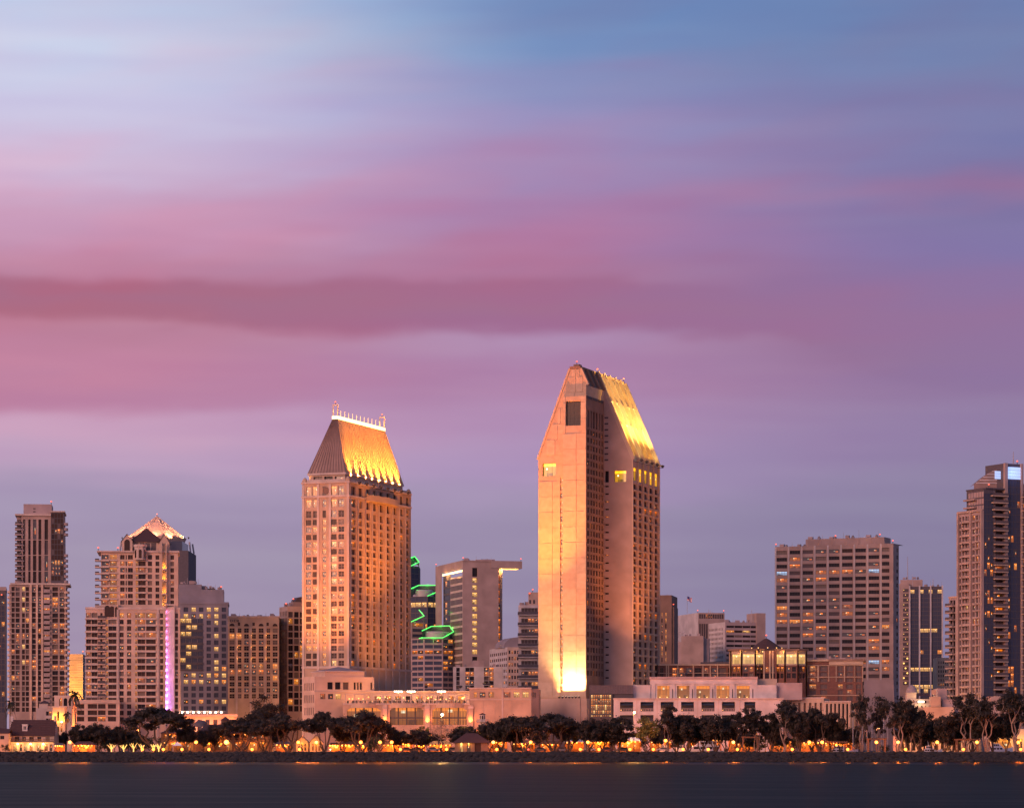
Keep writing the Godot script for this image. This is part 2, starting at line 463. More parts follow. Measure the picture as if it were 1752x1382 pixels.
const APART := ["balcony", "balcony_rail", "slab", "slot", "pilaster", "pier", "fin", "trim", "cornice", "string_course", "terrace_post", "mullion", "baluster", "vent", "frame_pier", "edge_fin", "window_band", "hood_rib", "side_balcony", "band", "arch", "penthouse", "roof_rib", "notch", "metal_band", "alcove", "alcove_jamb", "alcove_sill", "strip_jamb", "lamp_arm", "window", "wing", "ledge", "eave_slit", "plant_room", "chandelier_bar", "tube_upstand", "flared_base", "dormer", "gable_roof", "roof_frame"]

func apart(called: String, g: Geo, m: Material, parent: Node) -> void:     # each piece that hangs together becomes a part of its own
	var n := g.v.size()
	var up := PackedInt32Array(); up.resize(n)
	var seen := {}
	for k in n:
		var key := Vector3i((g.v[k] * 500.0).round())
		if not seen.has(key): seen[key] = k
		up[k] = seen[key]
	var find := func(k: int) -> int:
		while up[k] != k:
			up[k] = up[up[k]]; k = up[k]
		return k
	for k in range(0, g.i.size(), 3):
		var a: int = find.call(g.i[k])
		for j in [1, 2]:
			var c: int = find.call(g.i[k + j])
			if c != a: up[c] = a
	var made := {}
	var local := {}
	for k in g.i.size():
		var v := g.i[k]
		var r: int = find.call(v)
		if not made.has(r): made[r] = Geo.new(); local[r] = {}
		var e: Geo = made[r]; var l: Dictionary = local[r]
		if not l.has(v):
			l[v] = e.v.size(); e.v.append(g.v[v]); e.n.append(g.n[v]); e.t.append(g.t[v])
		e.i.append(l[v])
	for r in made: part(called, made[r], m, parent)

const UNLIT := ["glass", "glass_soft", "glass_warm", "glass_blind"]

func finish(b: Bld) -> Node3D:      # commits walls and windows; up to 300 windows are parts, the rest one glazing
	for key in b.walls:
		var nm: String = key.get_slice(":", 0) if ":" in key else "wall"
		var mt: String = key.get_slice(":", 1) if ":" in key else key
		if nm in APART: apart(nm, b.walls[key], M[mt], b.o)
		else: part(nm, b.walls[key], M[mt], b.o)
	b.wins.sort_custom(func(a, c): return a.area + (1e4 if a.tone else 0.0) > c.area + (1e4 if c.tone else 0.0))
	var rest := {}
	for k in b.wins.size():
		var w: Dictionary = b.wins[k]
		if k < 300:
			var o := part_mesh("window", pane(w.w, w.h, w.mv, w.mh, w.frame), b.o)
			o.transform = w.t
			o.set_surface_override_material(0, LIT[w.tone][b.q.randi() % LIT[w.tone].size()] if w.tone else M[w.glass if b.q.randf() < 0.66 else UNLIT[b.q.randi() % UNLIT.size()]] if w.glass in ["glass", "glass_warm"] and w.area < 16.0 else M[w.glass])
		else:
			if not rest.has(w.glass): rest[w.glass] = Geo.new()
			var g: Geo = rest[w.glass]
			g.x = w.t
			g.quad(Vector3(-0.5, -0.5, 0.02), Vector3(0.5, -0.5, 0.02), Vector3(0.5, 0.5, 0.02), Vector3(-0.5, 0.5, 0.02))
			var tx: float = 0.07 / w.w
			for j in w.mv: g.box(Vector3(-0.5 + (j + 1.0) / (w.mv + 1) - tx / 2, -0.5, 0.0), Vector3(-0.5 + (j + 1.0) / (w.mv + 1) + tx / 2, 0.5, 0.084))
	for k in rest: part("glazing", rest[k], M[k], b.o).set_meta("kind", "stuff")
	return b.o

# a plain block: front from xl to 0..., closed on all sides but for the faces given with openings
func block(b: Bld, xl: float, xr: float, zf: float, zb: float, y0: float, y1: float, mt: String, front := {}, right := {}, left := {}) -> void:
	var g := b.g(mt)
	if front.is_empty(): g.quad(Vector3(xl, y0, zf), Vector3(xr, y0, zf), Vector3(xr, y1, zf), Vector3(xl, y1, zf))
	else: wall(b, Vector3(xl, 0, zf), Vector3(xr, 0, zf), y0, y1, front.cols, front.rows, front.merged({"mat": mt}))
	if right.is_empty(): g.quad(Vector3(xr, y0, zf), Vector3(xr, y0, zb), Vector3(xr, y1, zb), Vector3(xr, y1, zf))
	else: wall(b, Vector3(xr, 0, zf), Vector3(xr, 0, zb), y0, y1, right.cols, right.rows, right.merged({"mat": mt}))
	if left.is_empty(): g.quad(Vector3(xl, y0, zb), Vector3(xl, y0, zf), Vector3(xl, y1, zf), Vector3(xl, y1, zb))
	else: wall(b, Vector3(xl, 0, zb), Vector3(xl, 0, zf), y0, y1, left.cols, left.rows, left.merged({"mat": mt}))
	g.quad(Vector3(xr, y0, zb), Vector3(xl, y0, zb), Vector3(xl, y1, zb), Vector3(xr, y1, zb))
	g.quad(Vector3(xl, y1, zf), Vector3(xr, y1, zf), Vector3(xr, y1, zb), Vector3(xl, y1, zb))

func front_cols(b: Bld, px: Array, xl: float, z := 0.0) -> Array:    # picture columns on a front wall that starts at xl
	var r := []
	for a in px: r.append([b.fx(a[0], z) - xl, b.fx(a[1], z) - xl])
	return r

func side_cols(b: Bld, px: Array, x: float, z0: float) -> Array:     # picture columns on a right-hand wall that starts at z0
	var r := []
	for a in px: r.append([z0 - b.rz(a[0], x), z0 - b.rz(a[1], x)])
	return r

func beacon(b: Bld, where: Vector3) -> void:     # red aircraft warning lamp
	var g := Geo.new(); g.tube(Vector3.ZERO, Vector3(0, 0.9, 0), 0.12, 0.12, 5)
	var o := part("warning_lamp", g, M.charcoal, b.o); o.position = where
	var l := Geo.new(); l.lathe(Vector3(0, 0.9, 0), [[0.0, 0.0], [0.3, 0.12], [0.3, 0.42], [0.0, 0.58]], 8)
	part("bulb", l, M.lamp_red, o)

func spot(parent: Node3D, from: Vector3, to: Vector3, energy: float, cone: float, col: Color, size := 0.3) -> SpotLight3D:   # from and to in the parent's axes
	var l := SpotLight3D.new()
	l.name = "flood_beam"; parent.add_child(l, true)
	l.position = from
	l.basis = Basis.looking_at(to - from, Vector3.UP if absf((to - from).normalized().y) < 0.98 else Vector3.RIGHT)
	l.light_energy = energy; l.spot_angle = cone; l.spot_angle_attenuation = 0.9; l.light_color = col; l.light_size = size
	l.spot_range = 400.0; l.spot_attenuation = 2.0; l.shadow_enabled = true
	return l

func floodlight(b: Bld, at: Vector3, to: Vector3, energy: float, cone: float, col: Color, glow_mat := "lamp_warm") -> void:
	var g := Geo.new()
	g.at(0, 0, 0, 0.25, 0.5, 0.25)
	g.x = Transform3D(Basis.looking_at(to - at, Vector3.UP if absf((to - at).normalized().y) < 0.98 else Vector3.RIGHT), Vector3(0, 0.75, 0))
	g.box(Vector3(-0.45, -0.3, -0.1), Vector3(0.45, 0.3, 0.35))
	var o := part("floodlight", g, M.charcoal, b.o); o.position = at
	var f := Geo.new(); f.x = g.x
	f.box(Vector3(-0.38, -0.24, -0.14), Vector3(0.38, 0.24, -0.102))
	part("lamp_face", f, M[glow_mat], o)
	spot(o, g.x * Vector3(0, 0, -0.3), to - at, energy, cone, col)

func setting() -> void:
	var g := Geo.new()
	g.quad(Vector3(-6000, 0, -760), Vector3(6000, 0, -760), Vector3(6000, 0, -905), Vector3(-6000, 0, -905))
	var calm := mat("calm_water", 0.014, 0.018, 0.02, 0.38)
	calm.metallic_specular = 0.06
	tag(part("calm_water", g, calm, self), "smooth strip of bay water in the lee of the rocks", "", "", "structure")
	g = Geo.new()
	g.quad(Vector3(-6000, 0, 3000), Vector3(6000, 0, 3000), Vector3(6000, 0, -760), Vector3(-6000, 0, -760))
	var n := FastNoiseLite.new(); n.seed = 4; n.frequency = 0.02; n.fractal_octaves = 5
	var tx := NoiseTexture2D.new(); tx.width = 512; tx.height = 512; tx.seamless = true; tx.noise = n
	var gr := Gradient.new(); gr.set_color(0, Color(0.62, 0.62, 0.62)); gr.set_color(1, Color(1, 1, 1)); tx.color_ramp = gr
	var w := mat("water", 0.027, 0.041, 0.042, 0.62)
	w.metallic_specular = 0.05
	w.albedo_texture = tx; w.uv1_triplanar = true; w.uv1_world_triplanar = true; w.uv1_scale = Vector3(0.0022, 0.02, 0.02)
	w.roughness_texture = tx
	tag(part("water", g, w, self), "dark open water of the bay smoothed by a long exposure", "", "", "structure")
	g = Geo.new()
	g.quad(Vector3(-9000, GY, -909), Vector3(9000, GY, -909), Vector3(9000, GY, -951), Vector3(-9000, GY, -951))
	g.quad(Vector3(-9000, GY, -951), Vector3(46, GY, -951), Vector3(46, GY, -1000), Vector3(-9000, GY, -1000))      # the marina basin lies right of here
	g.quad(Vector3(-9000, GY, -1000), Vector3(9000, GY, -1000), Vector3(9000, GY, -14000), Vector3(-9000, GY, -14000))
	g.quad(Vector3(46, -1, -1000), Vector3(9000, -1, -1000), Vector3(9000, GY, -1000), Vector3(46, GY, -1000)); g.quad(Vector3(9000, -1, -951), Vector3(46, -1, -951), Vector3(46, GY, -951), Vector3(9000, GY, -951)); g.quad(Vector3(46, -1, -951), Vector3(46, -1, -1000), Vector3(46, GY, -1000), Vector3(46, GY, -951))
	g.quad(Vector3(-9000, -1, -909), Vector3(9000, -1, -909), Vector3(9000, GY, -909), Vector3(-9000, GY, -909))
	tag(part("ground", g, M.ground, self), "dark flat city ground behind the shore", "", "", "structure")
	g = Geo.new(); g.quad(Vector3(46, 0.05, -951), Vector3(9000, 0.05, -951), Vector3(9000, 0.05, -1000), Vector3(46, 0.05, -1000))
	tag(part("marina_water", g, calm, self), "still water of the marina basin behind the park", "", "", "structure")
	g = Geo.new()
	g.box(Vector3(-300, GY, -909.4), Vector3(300, GY + 0.02, -914))
	tag(part("path", g, M.paving, self), "pale shoreline footpath along the top of the rocks", "", "", "structure")
	g = Geo.new()
	g.box(Vector3(-300, GY, -914.2), Vector3(300, GY + 0.10, -950))
	tag(part("lawn", g, M.lawn, self), "dark lawn of the shoreline park under the trees", "", "", "structure")
	# the rocks: three boulder shapes strewn over the slope
	rng.seed = 77
	for kind in 3:
		var r := Geo.new()
		var pts := []
		for k in 8: pts.append(rng.randf_range(0.75, 1.15))
		for k in 3:
			var y0 := [-0.8, -0.15, 0.45, 0.85][k] as float; var y1 := [-0.8, -0.15, 0.45, 0.85][k + 1] as float
			var r0 := [0.5, 1.0, 0.85, 0.3][k] as float; var r1 := [0.5, 1.0, 0.85, 0.3][k + 1] as float
			for q in 7:
				var a0 := TAU * q / 7; var a1 := TAU * (q + 1) / 7
				var m0: float = pts[q]; var m1: float = pts[(q + 1) % 7]
				r.quad(Vector3(cos(a0) * r0 * m0, y0, -sin(a0) * r0 * m0), Vector3(cos(a1) * r0 * m1, y0, -sin(a1) * r0 * m1), Vector3(cos(a1) * r1 * m1, y1, -sin(a1) * r1 * m1), Vector3(cos(a0) * r1 * m0, y1, -sin(a0) * r1 * m0))
		r.lathe(Vector3(0, 0.85, 0), [[0.34, 0.0], [0.0, 0.1]], 7, 0.0, true)
		var mm := MultiMesh.new(); mm.transform_format = MultiMesh.TRANSFORM_3D; mm.use_colors = true
		mm.mesh = r.add_to(ArrayMesh.new(), rock_material())
		mm.instance_count = 2300
		for k in mm.instance_count:
			var f := rng.randf()
			var s := rng.randf_range(0.35, 0.95)
			var bs := Basis.from_euler(Vector3(rng.randf_range(-0.6, 0.6), rng.randf() * TAU, rng.randf_range(-0.6, 0.6))).scaled(Vector3(s * 1.2, s * 0.8, s))
			mm.set_instance_transform(k, Transform3D(bs, Vector3(rng.randf_range(-195, 195), 0.0 + f * 2.75, -901.5 - f * 7.0)))
			var t := rng.randf_range(0.55, 1.25)
			mm.set_instance_color(k, Color(t, t * rng.randf_range(0.94, 1.02), t * rng.randf_range(0.88, 1.02)))
		var o := MultiMeshInstance3D.new(); o.multimesh = mm; o.name = numbered("rock_armour")
		add_child(o)
		tag(o, "dark rock armour piled along the water's edge", "rocks", "", "stuff")
	# the slope under the rocks
	g = Geo.new()
	g.quad(Vector3(-300, -0.6, -900.5), Vector3(300, -0.6, -900.5), Vector3(300, 2.8, -909.2), Vector3(-300, 2.8, -909.2))
	tag(part("shore", g, M.charcoal, self), "earth bank under the rock armour", "", "", "structure")

func rock_material() -> StandardMaterial3D:
	if not M.has("boulder"):
		mat("boulder", 0.024, 0.020, 0.019, 0.95)
		M.boulder.vertex_color_use_as_albedo = true
	return M.boulder

# ---------------------------------------------------------------- the left of the two floodlit hotel towers
func twin_tower_near() -> void:
	var b := bld("hotel_tower", "salmon hotel tower with a steep floodlit roof and a row of roof spikes", 597, 1080)
	var xl := b.fx(517); var zb := b.rz(703)
	var yt := b.hy(823)
	var fr := pitch(887.4, 12.75, 20, 9.2)
	fr.push_front([872.0, 884.0]); fr.push_front([853.0, 866.0]); fr.push_front([830.5, 846.0])
	var rows := rows_of(b, fr)
	var lit_right := [6, 8, 10, 11, 13, 16, 18, 22]
	var on := func(ci: int, ri: int) -> String:
		if ri == 0: return "warm" if ci != 2 else ""
		if ri == 1 and ci != 2: return "warm"
		if ri == 2 and ci == 3: return "gold"
		if ci == 2: return "warm" if ri > 2 else ("warm" if ri == 1 else "off")
		if ci == 3 and ri in [4, 6, 8, 9, 11, 15, 22]: return "pale"
		if ci == 3 and ri in [13, 10]: return "gold"
		if ci == 4 and ri in [6, 11, 13, 15, 17]: return "gold"
		if ci == 0 and ri in [4, 6, 7, 9, 10, 11, 12, 13]: return "dusk"
		if ci < 2 and ri in [18, 19, 20]: return "warm"
		if ci == 1 and ri in [4, 6, 7, 12, 14, 16]: return "warm"
		return ""
	var cols := front_cols(b, [[523.2, 532.2], [534.8, 543.6], [551.6, 557.4], [566.4, 575.8], [578.8, 588.4]], xl)
	wall(b, Vector3(xl, 0, 0), Vector3.ZERO, 0, yt, cols, rows, {"mat": "rose_stone", "on": on, "mv": 1, "mh": 1, "frame": "mauve", "deep": 0.3, "glass": "glass_warm"})
	var sc := side_cols(b, [[600.6, 608], [613.4, 619.6], [626, 632.2], [637.6, 643.2], [649, 654.8], [661, 666.6], [672.5, 678], [684, 689.4], [694.6, 699.6]], 0, 0)
	var on2 := func(ci: int, ri: int) -> String:
		if ci == 0 and ri in [1, 3, 4, 6, 10, 15, 17, 22]: return "gold"
		return ""
	var sfr := fr.duplicate()
	wall(b, Vector3.ZERO, Vector3(0, 0, zb), 0, yt, sc, rows, {"mat": "rose_stone", "on": on2, "lit": 0.16, "tone": ["dusk", "dusk", "gold"], "mv": 1, "frame": "rose_stone", "deep": 0.55, "glass": "glass_warm"})
	var g := b.g("rose_stone")
	g.quad(Vector3(0, 0, zb), Vector3(xl, 0, zb), Vector3(xl, yt, zb), Vector3(0, yt, zb))
	g.quad(Vector3(xl, 0, zb), Vector3(xl, 0, 0), Vector3(xl, yt, 0), Vector3(xl, yt, zb))
	g.quad(Vector3(xl, yt, 0), Vector3(0, yt, 0), Vector3(0, yt, zb), Vector3(xl, yt, zb))
	# string courses, corner piers and parapet
	var tr := b.g("trim:cream")
	var yc := b.hy(849.5)
	for y in [[yc, 0.7, 0.35], [b.hy(825.5), 0.6, 0.4], [b.hy(1143), 0.8, 0.3]]:
		tr.box(Vector3(xl - y[2], y[0], y[2]), Vector3(y[2], y[0] + y[1], 0.002))
		tr.box(Vector3(0.002, y[0], 0.0), Vector3(y[2], y[0] + y[1], zb))
	for p in [[xl + 0.4, 0.1], [xl * 0.405, 0.1], [xl * 0.66, 0.1], [-0.4, 0.1]]:     # pilasters of the narrow face
		tr.box(Vector3(p[0] - 0.45, 0, 0.003), Vector3(p[0] + 0.45, yt - 0.7, p[1] + 0.12))
	for k in 9:       # piers between the windows of the long face
		var z: float = -(sc[k][0] - 0.75)
		tr.box(Vector3(0.003, 0, z - 0.35), Vector3(0.32, b.hy(851), z + 0.35))
	# round medallion of the top floor
	var md := Geo.new(); md.x = Transform3D(Basis(Vector3.RIGHT, PI / 2), Vector3(b.fx(557.3), b.hy(837.5), 0.0))
	md.lathe(Vector3.ZERO, [[1.25, 0.0], [1.25, 0.3], [0.95, 0.34], [0.9, 0.2], [0.0, 0.2]], 20)
	part("medallion", md, M.brown, b.o)
	# the corner finials
	var fin := Geo.new()
	fin.box(Vector3(-0.8, -3.0, -0.8), Vector3(0.8, 0.9, 0.8)); fin.lathe(Vector3(0, 0.9, 0), [[0.85, 0], [0.7, 0.5], [0.35, 0.9], [0.0, 1.0]], 10)
	for p in [Vector3(xl + 0.7, yt, -0.7), Vector3(-0.7, yt, -0.7), Vector3(-0.7, yt, zb + 0.8), Vector3(xl + 0.7, yt, zb + 0.8)]:
		part("corner_finial", fin, M.rose_stone, b.o).position = p
	# balustrade
	var bal := b.g("parapet:cream")
	bal.box(Vector3(xl + 1.7, yt, -0.5), Vector3(-1.7, yt + 1.0, -0.15))
	bal.box(Vector3(-0.45, yt, -1.8), Vector3(-0.15, yt + 0.9, zb + 1.8))
	# curved balcony of the long face
	var z0 := -(sc[2][0] - 0.8) as float; var z1 := -(sc[6][1] + 1.0) as float
	var cb := b.g("balcony:tan_stone")
	for k in 16:
		var f0 := k / 16.0; var f1 := (k + 1) / 16.0
		var a := lerpf(z0, z1, f0); var e := lerpf(z0, z1, f1)
		var oa := 0.5 + 2.3 * sin(PI * f0); var oe := 0.5 + 2.3 * sin(PI * f1)
		var y0 := b.hy(851); var y1 := b.hy(840.5)
		cb.quad(Vector3(oa, y0, a), Vector3(oe, y0, e), Vector3(oe, y1, e), Vector3(oa, y1, a))
		cb.quad(Vector3(0, y0, a), Vector3(0, y0, e), Vector3(oe, y0, e), Vector3(oa, y0, a))
		cb.quad(Vector3(oa, y1, a), Vector3(oe, y1, e), Vector3(oe - 0.3, y1, e), Vector3(oa - 0.3, y1, a))
		cb.quad(Vector3(oa - 0.3, y1, a), Vector3(oe - 0.3, y1, e), Vector3(oe - 0.3, y0 + 0.4, e), Vector3(oa - 0.3, y0 + 0.4, a))
	# recessed attic with dark openings
	var yr := b.hy(808)
	var ax := b.fx(528.5, -2.2); var az := -2.2; var ex := -2.6; var ez := zb + 2.2
	var ac := front_cols(b, [[536, 551], [554.5, 569], [572.5, 589]], ax, az)
	wall(b, Vector3(ax, 0, az), Vector3(ex, 0, az), yt, yr - 0.4, ac, [[yt + 0.7, yr - 1.0]], {"mat": "rose_stone", "deep": 0.8, "on": func(ci, _r): return "dusk" if ci == 2 else ""})
	g.quad(Vector3(ex, yt, az), Vector3(ex, yt, ez), Vector3(ex, yr, ez), Vector3(ex, yr, az))
	g.quad(Vector3(ex, yt, ez), Vector3(ax, yt, ez), Vector3(ax, yr, ez), Vector3(ex, yr, ez))
	g.quad(Vector3(ax, yt, ez), Vector3(ax, yt, az), Vector3(ax, yr, az), Vector3(ax, yr, ez))
	tr.box(Vector3(ax - 0.5, yr - 0.4, az + 0.5), Vector3(ex + 0.4, yr + 0.3, ez - 0.4))
	# the steep hipped roof with standing seams
	var y0r := yr + 0.3
	var xm := (ax + ex) / 2.0
	var rz0 := b.rz(573.0, xm); var rz1 := b.rz(654.0, xm)
	var yrg := b.hy(717, xm, rz0)
	var half := 1.0
	var A := Vector3(ax - 0.3, y0r, az + 0.3); var B := Vector3(ex + 0.2, y0r, az + 0.3); var C := Vector3(ex + 0.2, y0r, ez - 0.3); var D := Vector3(ax - 0.3, y0r, ez - 0.3)
	var E := Vector3(xm - half, yrg, rz0); var G := Vector3(xm + half, yrg, rz0); var I := Vector3(xm + half, yrg, rz1); var J := Vector3(xm - half, yrg, rz1)
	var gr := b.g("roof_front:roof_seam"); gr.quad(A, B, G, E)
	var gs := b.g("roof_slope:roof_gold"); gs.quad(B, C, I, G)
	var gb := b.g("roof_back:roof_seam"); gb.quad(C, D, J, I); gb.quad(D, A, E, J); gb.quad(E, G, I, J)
	for k in range(0, 13): seam(gr, A.lerp(B, k / 12.0), E.lerp(G, k / 12.0), 0.16, Vector3(0, 0.3, 1))
	for k in range(0, 31): seam(gs, B.lerp(C, k / 30.0), G.lerp(I, k / 30.0), 0.16, Vector3(1, 0.4, 0), 0.7)
	# floodlights along the eave of the long slope
	for k in 8:
		var f := (k + 0.5) / 8.0
		var z := lerpf(-3.0, zb + 3.0, f)
		var foot := Vector3(-0.6, yt, z)
		floodlight(b, foot, B.lerp(C, f).lerp(G.lerp(I, f), 0.45) + Vector3(0.2, 0, 0), 3400.0, 26.0, Color(1.0, 0.62, 0.26))
		var arm := Vector3(2.2, yt - 0.8, z + 1.2)
		b.g("lamp_arm:charcoal").box(Vector3(0.0, yt - 0.9, z + 1.1), Vector3(2.3, yt - 0.8, z + 1.3))
		floodlight(b, arm, B.lerp(C, f).lerp(G.lerp(I, f), 0.5), 480.0, 26.0, Color(1.0, 0.55, 0.18))
		floodlight(b, arm + Vector3(0, 0, 0.9), B.lerp(C, f).lerp(G.lerp(I, f), 0.9), 2000.0, 17.0, Color(1.0, 0.55, 0.18))
	floodlight(b, Vector3(xl + 1.6, yt, -1.5), Vector3(ax, yr, az), 8.0, 50.0, Color(1.0, 0.72, 0.4))
	# ridge: bright coping, spikes and two tall end frames
	var rt := Geo.new(); rt.box(Vector3(xm - 1.1, yrg + 0.002, rz0 + 0.3), Vector3(xm + 1.1, yrg + 1.2, rz1 - 0.3))
	var ridge := part("ridge_light", rt, M.tube_warm, b.o)
	var sp := Geo.new(); sp.tube(Vector3.ZERO, Vector3(0, 2.3, 0), 0.1, 0.06, 6)
	for k in 11:
		part("spike_light", sp, M.lamp_warm, ridge).position = Vector3(xm + 0.5, yrg + 1.2, lerpf(rz0 - 4.0, rz1 + 4.0, k / 10.0))
	for z in [rz0 - 0.3, rz1 + 0.3]:
		var ef := Geo.new()
		for k in [-1, 1]: ef.tube(Vector3(xm + k * 0.95, yrg + 1.2, z), Vector3(xm + k * 0.95, yrg + 5.2, z), 0.22, 0.18, 6)
		ef.box(Vector3(xm - 1.1, yrg + 5.2, z - 0.2), Vector3(xm + 1.1, yrg + 5.5, z + 0.2))
		part("end_frame", ef, M.roof_pale, b.o)
		beacon(b, Vector3(xm, yrg + 5.3, z))
		var e := OmniLight3D.new(); e.name = "ridge_glow"; b.o.add_child(e, true)
		e.position = Vector3(xm, yrg + 2.8, z); e.light_energy = 4.0; e.light_color = Color(1, 0.7, 0.4); e.light_size = 0.5; e.omni_range = 60.0; e.shadow_enabled = true
	finish(b)
	spot_rig(b.o.transform * Vector3(xl * 0.5, b.hy(1146), 30.0), b.o.transform * Vector3(xl * 0.5, 62, 0), 4200.0, 38.0, Color(1.0, 0.55, 0.22), "on the corner block's roof before the salmon tower")
	spot_rig(b.o.transform * Vector3(30.0, b.hy(1180), -2.0), b.o.transform * Vector3(0, 62, zb * 0.55), 2300.0, 42.0, Color(1.0, 0.60, 0.27), "on the terrace roof, aimed at the long side of the salmon tower")
	spot_rig(b.o.transform * Vector3(42.0, b.hy(1180), -6.0), b.o.transform * Vector3(0, 95, zb * 0.5), 10500.0, 24.0, Color(1.0, 0.58, 0.22), "on the terrace roof, aimed at the top of the salmon tower")

func seam(g: Geo, a: Vector3, b: Vector3, w: float, out: Vector3, high := 1.6) -> void:
	var u := (b - a).normalized(); var n := (out - u * out.dot(u)).normalized(); var s := u.cross(n).normalized()
	g.quad(a - s * w + n * 0.002, a + n * w * high, b + n * w * high, b - s * w)
	g.quad(a + n * w * high, a + s * w, b + s * w, b + n * w * high)

# ---------------------------------------------------------------- the taller stepped gable tower
func twin_tower_main() -> void:
	var b := bld("gable_tower", "tallest hotel tower, a stepped gabled slab with a blazing white light at its foot", 1003, 1072)
	var WZ := -1.3
	var xs := b.fx(963.2); var xl := b.fx(921, WZ)
	var z1 := b.rz(1033.5); var xw := b.fx(1081.5, z1); var z2 := b.rz(1127, xw)
	var yE := b.hy(783); var yS := b.hy(677)
	var xa := b.fx(976, WZ); var xb := b.fx(992.5, WZ); var yR := b.hy(629)
	var g := b.g("panel_b")
	# front slab with its large dark window, panels laid over it
	var sw := front_cols(b, [[968, 993.6]], xs)
	wall(b, Vector3(xs, 0, 0), Vector3.ZERO, 0, yS, sw, [[b.hy(727), b.hy(685)]], {"mat": "panel_b", "deep": 1.0, "mv": 3, "mh": 3, "frame": "charcoal", "glass": "glass"})
	g.quad(Vector3(xs, 0, WZ), Vector3(xs, 0, 0), Vector3(xs, yS, 0), Vector3(xs, yS, WZ))
	g.quad(Vector3(xs, yS, 0), Vector3(0, yS, 0), Vector3(0, yS, WZ), Vector3(xs, yS, WZ))
	# left wing with the narrow lit stair slot and one square lit window
	var slot := pitch(814.5, 13.3, 28, 9.6)
	var wc := front_cols(b, [[928.5, 951.0], [959.0, 962.6]], xl, WZ)
	var rws := []
	for r in rows_of(b, slot): rws.append(r)
	var ysq0 := b.hy(811.5); var ysq1 := b.hy(789.5)
	wall(b, Vector3(xl, 0, WZ), Vector3(xs, 0, WZ), 0, ysq0 - 0.3, [wc[1]], rws, {"mat": "panel_b", "deep": 0.5, "mv": 0, "on": func(_c, _r): return "warm"})
	wall(b, Vector3(xl, 0, WZ), Vector3(xs, 0, WZ), ysq0 - 0.3, yE, [wc[0]], [[ysq0, ysq1]], {"mat": "panel_b", "deep": 0.9, "mv": 2, "on": func(_c, _r): return "yellow"})
	# gable above the eave
	var zf := WZ - 0.004
	g.quad(Vector3(xl, yE, zf), Vector3(0, yE, zf), Vector3(0, b.hy(658), zf), Vector3(xb, yR, zf))
	g.tri(Vector3(xl, yE, zf), Vector3(xb, yR, zf), Vector3(xa, yR, zf))
	# panels: rows of one storey, joints open
	var q := RandomNumberGenerator.new(); q.seed = 5
	var pan := [Geo.new(), Geo.new()]
	var yp := b.hy(1193)
	var st := 13.3 * 2.0 * b.d0 / F
	var lay := func(x0: float, x1: float, y0: float, y1: float, z: float) -> void:
		if x1 - x0 < 0.3 or y1 - y0 < 0.3: return
		var pg := Geo.new()
		pg.box(Vector3(x0 + 0.08, y0 + 0.08, z + 0.003), Vector3(x1 - 0.08, y1 - 0.08, z + 0.12 + q.randf() * 0.03))
		part("wall_panel", pg, M[["panel_a", "panel_a", "panel_b", "panel_c"][q.randi() % 4]], b.o)
	var y := yp
	while y < yS - 0.5:
		var y1 := minf(y + st, yS)
		if y1 < b.hy(729):
			var m := (xs * 0.42) if int(y / st) % 2 == 0 else (xs * 0.42)
			lay.call(xs, m, y, y1, 0.0); lay.call(m, 0.0, y, y1, 0.0)
		else:
			lay.call(xs, xs + sw[0][0], y, y1, 0.0); lay.call(xs + sw[0][1], 0.0, y, y1, 0.0)
		if y1 < ysq0 - 0.6:
			var mm := xl + (xs - xl) * 0.55
			lay.call(xl, mm, y, y1, WZ); lay.call(mm, xl + wc[1][0], y, y1, WZ)
		y += st
	# panels of the gable, clipped by its slopes
	y = b.hy(776)
	while y < yR - 1.0:
		var y1 := minf(y + st, yR - 0.2)
		var f := (y1 - yE) / (yR - yE)
		var lx := lerpf(xl, xa, f) + 0.5
		var rx := -0.2 if y1 < b.hy(658) else lerpf(0.0, xb, (y1 - b.hy(658)) / (yR - b.hy(658))) - 0.3
		if y1 < yS: rx = xs - 0.1
		lay.call(lx, (lx + rx) / 2, y, y1, zf); lay.call((lx + rx) / 2, rx, y, y1, zf)
		y += st
	# right side of the front slab
	var sc := side_cols(b, [[1005.0, 1008.2], [1010.6, 1013.2], [1015.2, 1018.0], [1020.0, 1022.6], [1024.8, 1027.2], [1029.6, 1032.0]], 0, 0)
	var rr := rows_of(b, pitch(733.6, 13.32, 32, 9.0))
	var rs := rr.duplicate(); rs.append([b.hy(729.5), b.hy(700)])
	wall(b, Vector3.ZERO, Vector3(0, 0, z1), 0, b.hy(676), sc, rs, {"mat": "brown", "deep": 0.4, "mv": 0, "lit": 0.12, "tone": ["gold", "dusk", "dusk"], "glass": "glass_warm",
		"on": func(ci, ri): return "off" if ri == 0 else ("gold" if (ri == 2 and ci in [2, 3]) else "")})
	var yq := b.hy(658)
	g.quad(Vector3(0, b.hy(676), 0), Vector3(0, b.hy(676), z1), Vector3(0, yq, z1), Vector3(0, yq, 0))
	# rear wing: plain front wall with a notch at each floor
	var nr := rows_of(b, pitch(716.5, 13.32, 34, 2.6))
	var nc := [[0.25, 1.9]]
	var y2 := b.hy(787, xw, z1)
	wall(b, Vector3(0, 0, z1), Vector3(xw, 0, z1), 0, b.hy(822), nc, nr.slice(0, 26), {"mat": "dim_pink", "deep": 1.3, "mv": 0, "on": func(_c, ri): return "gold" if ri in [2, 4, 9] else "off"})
	var sq := [[b.fx(1050.5, z1), b.fx(1071.5, z1)]]
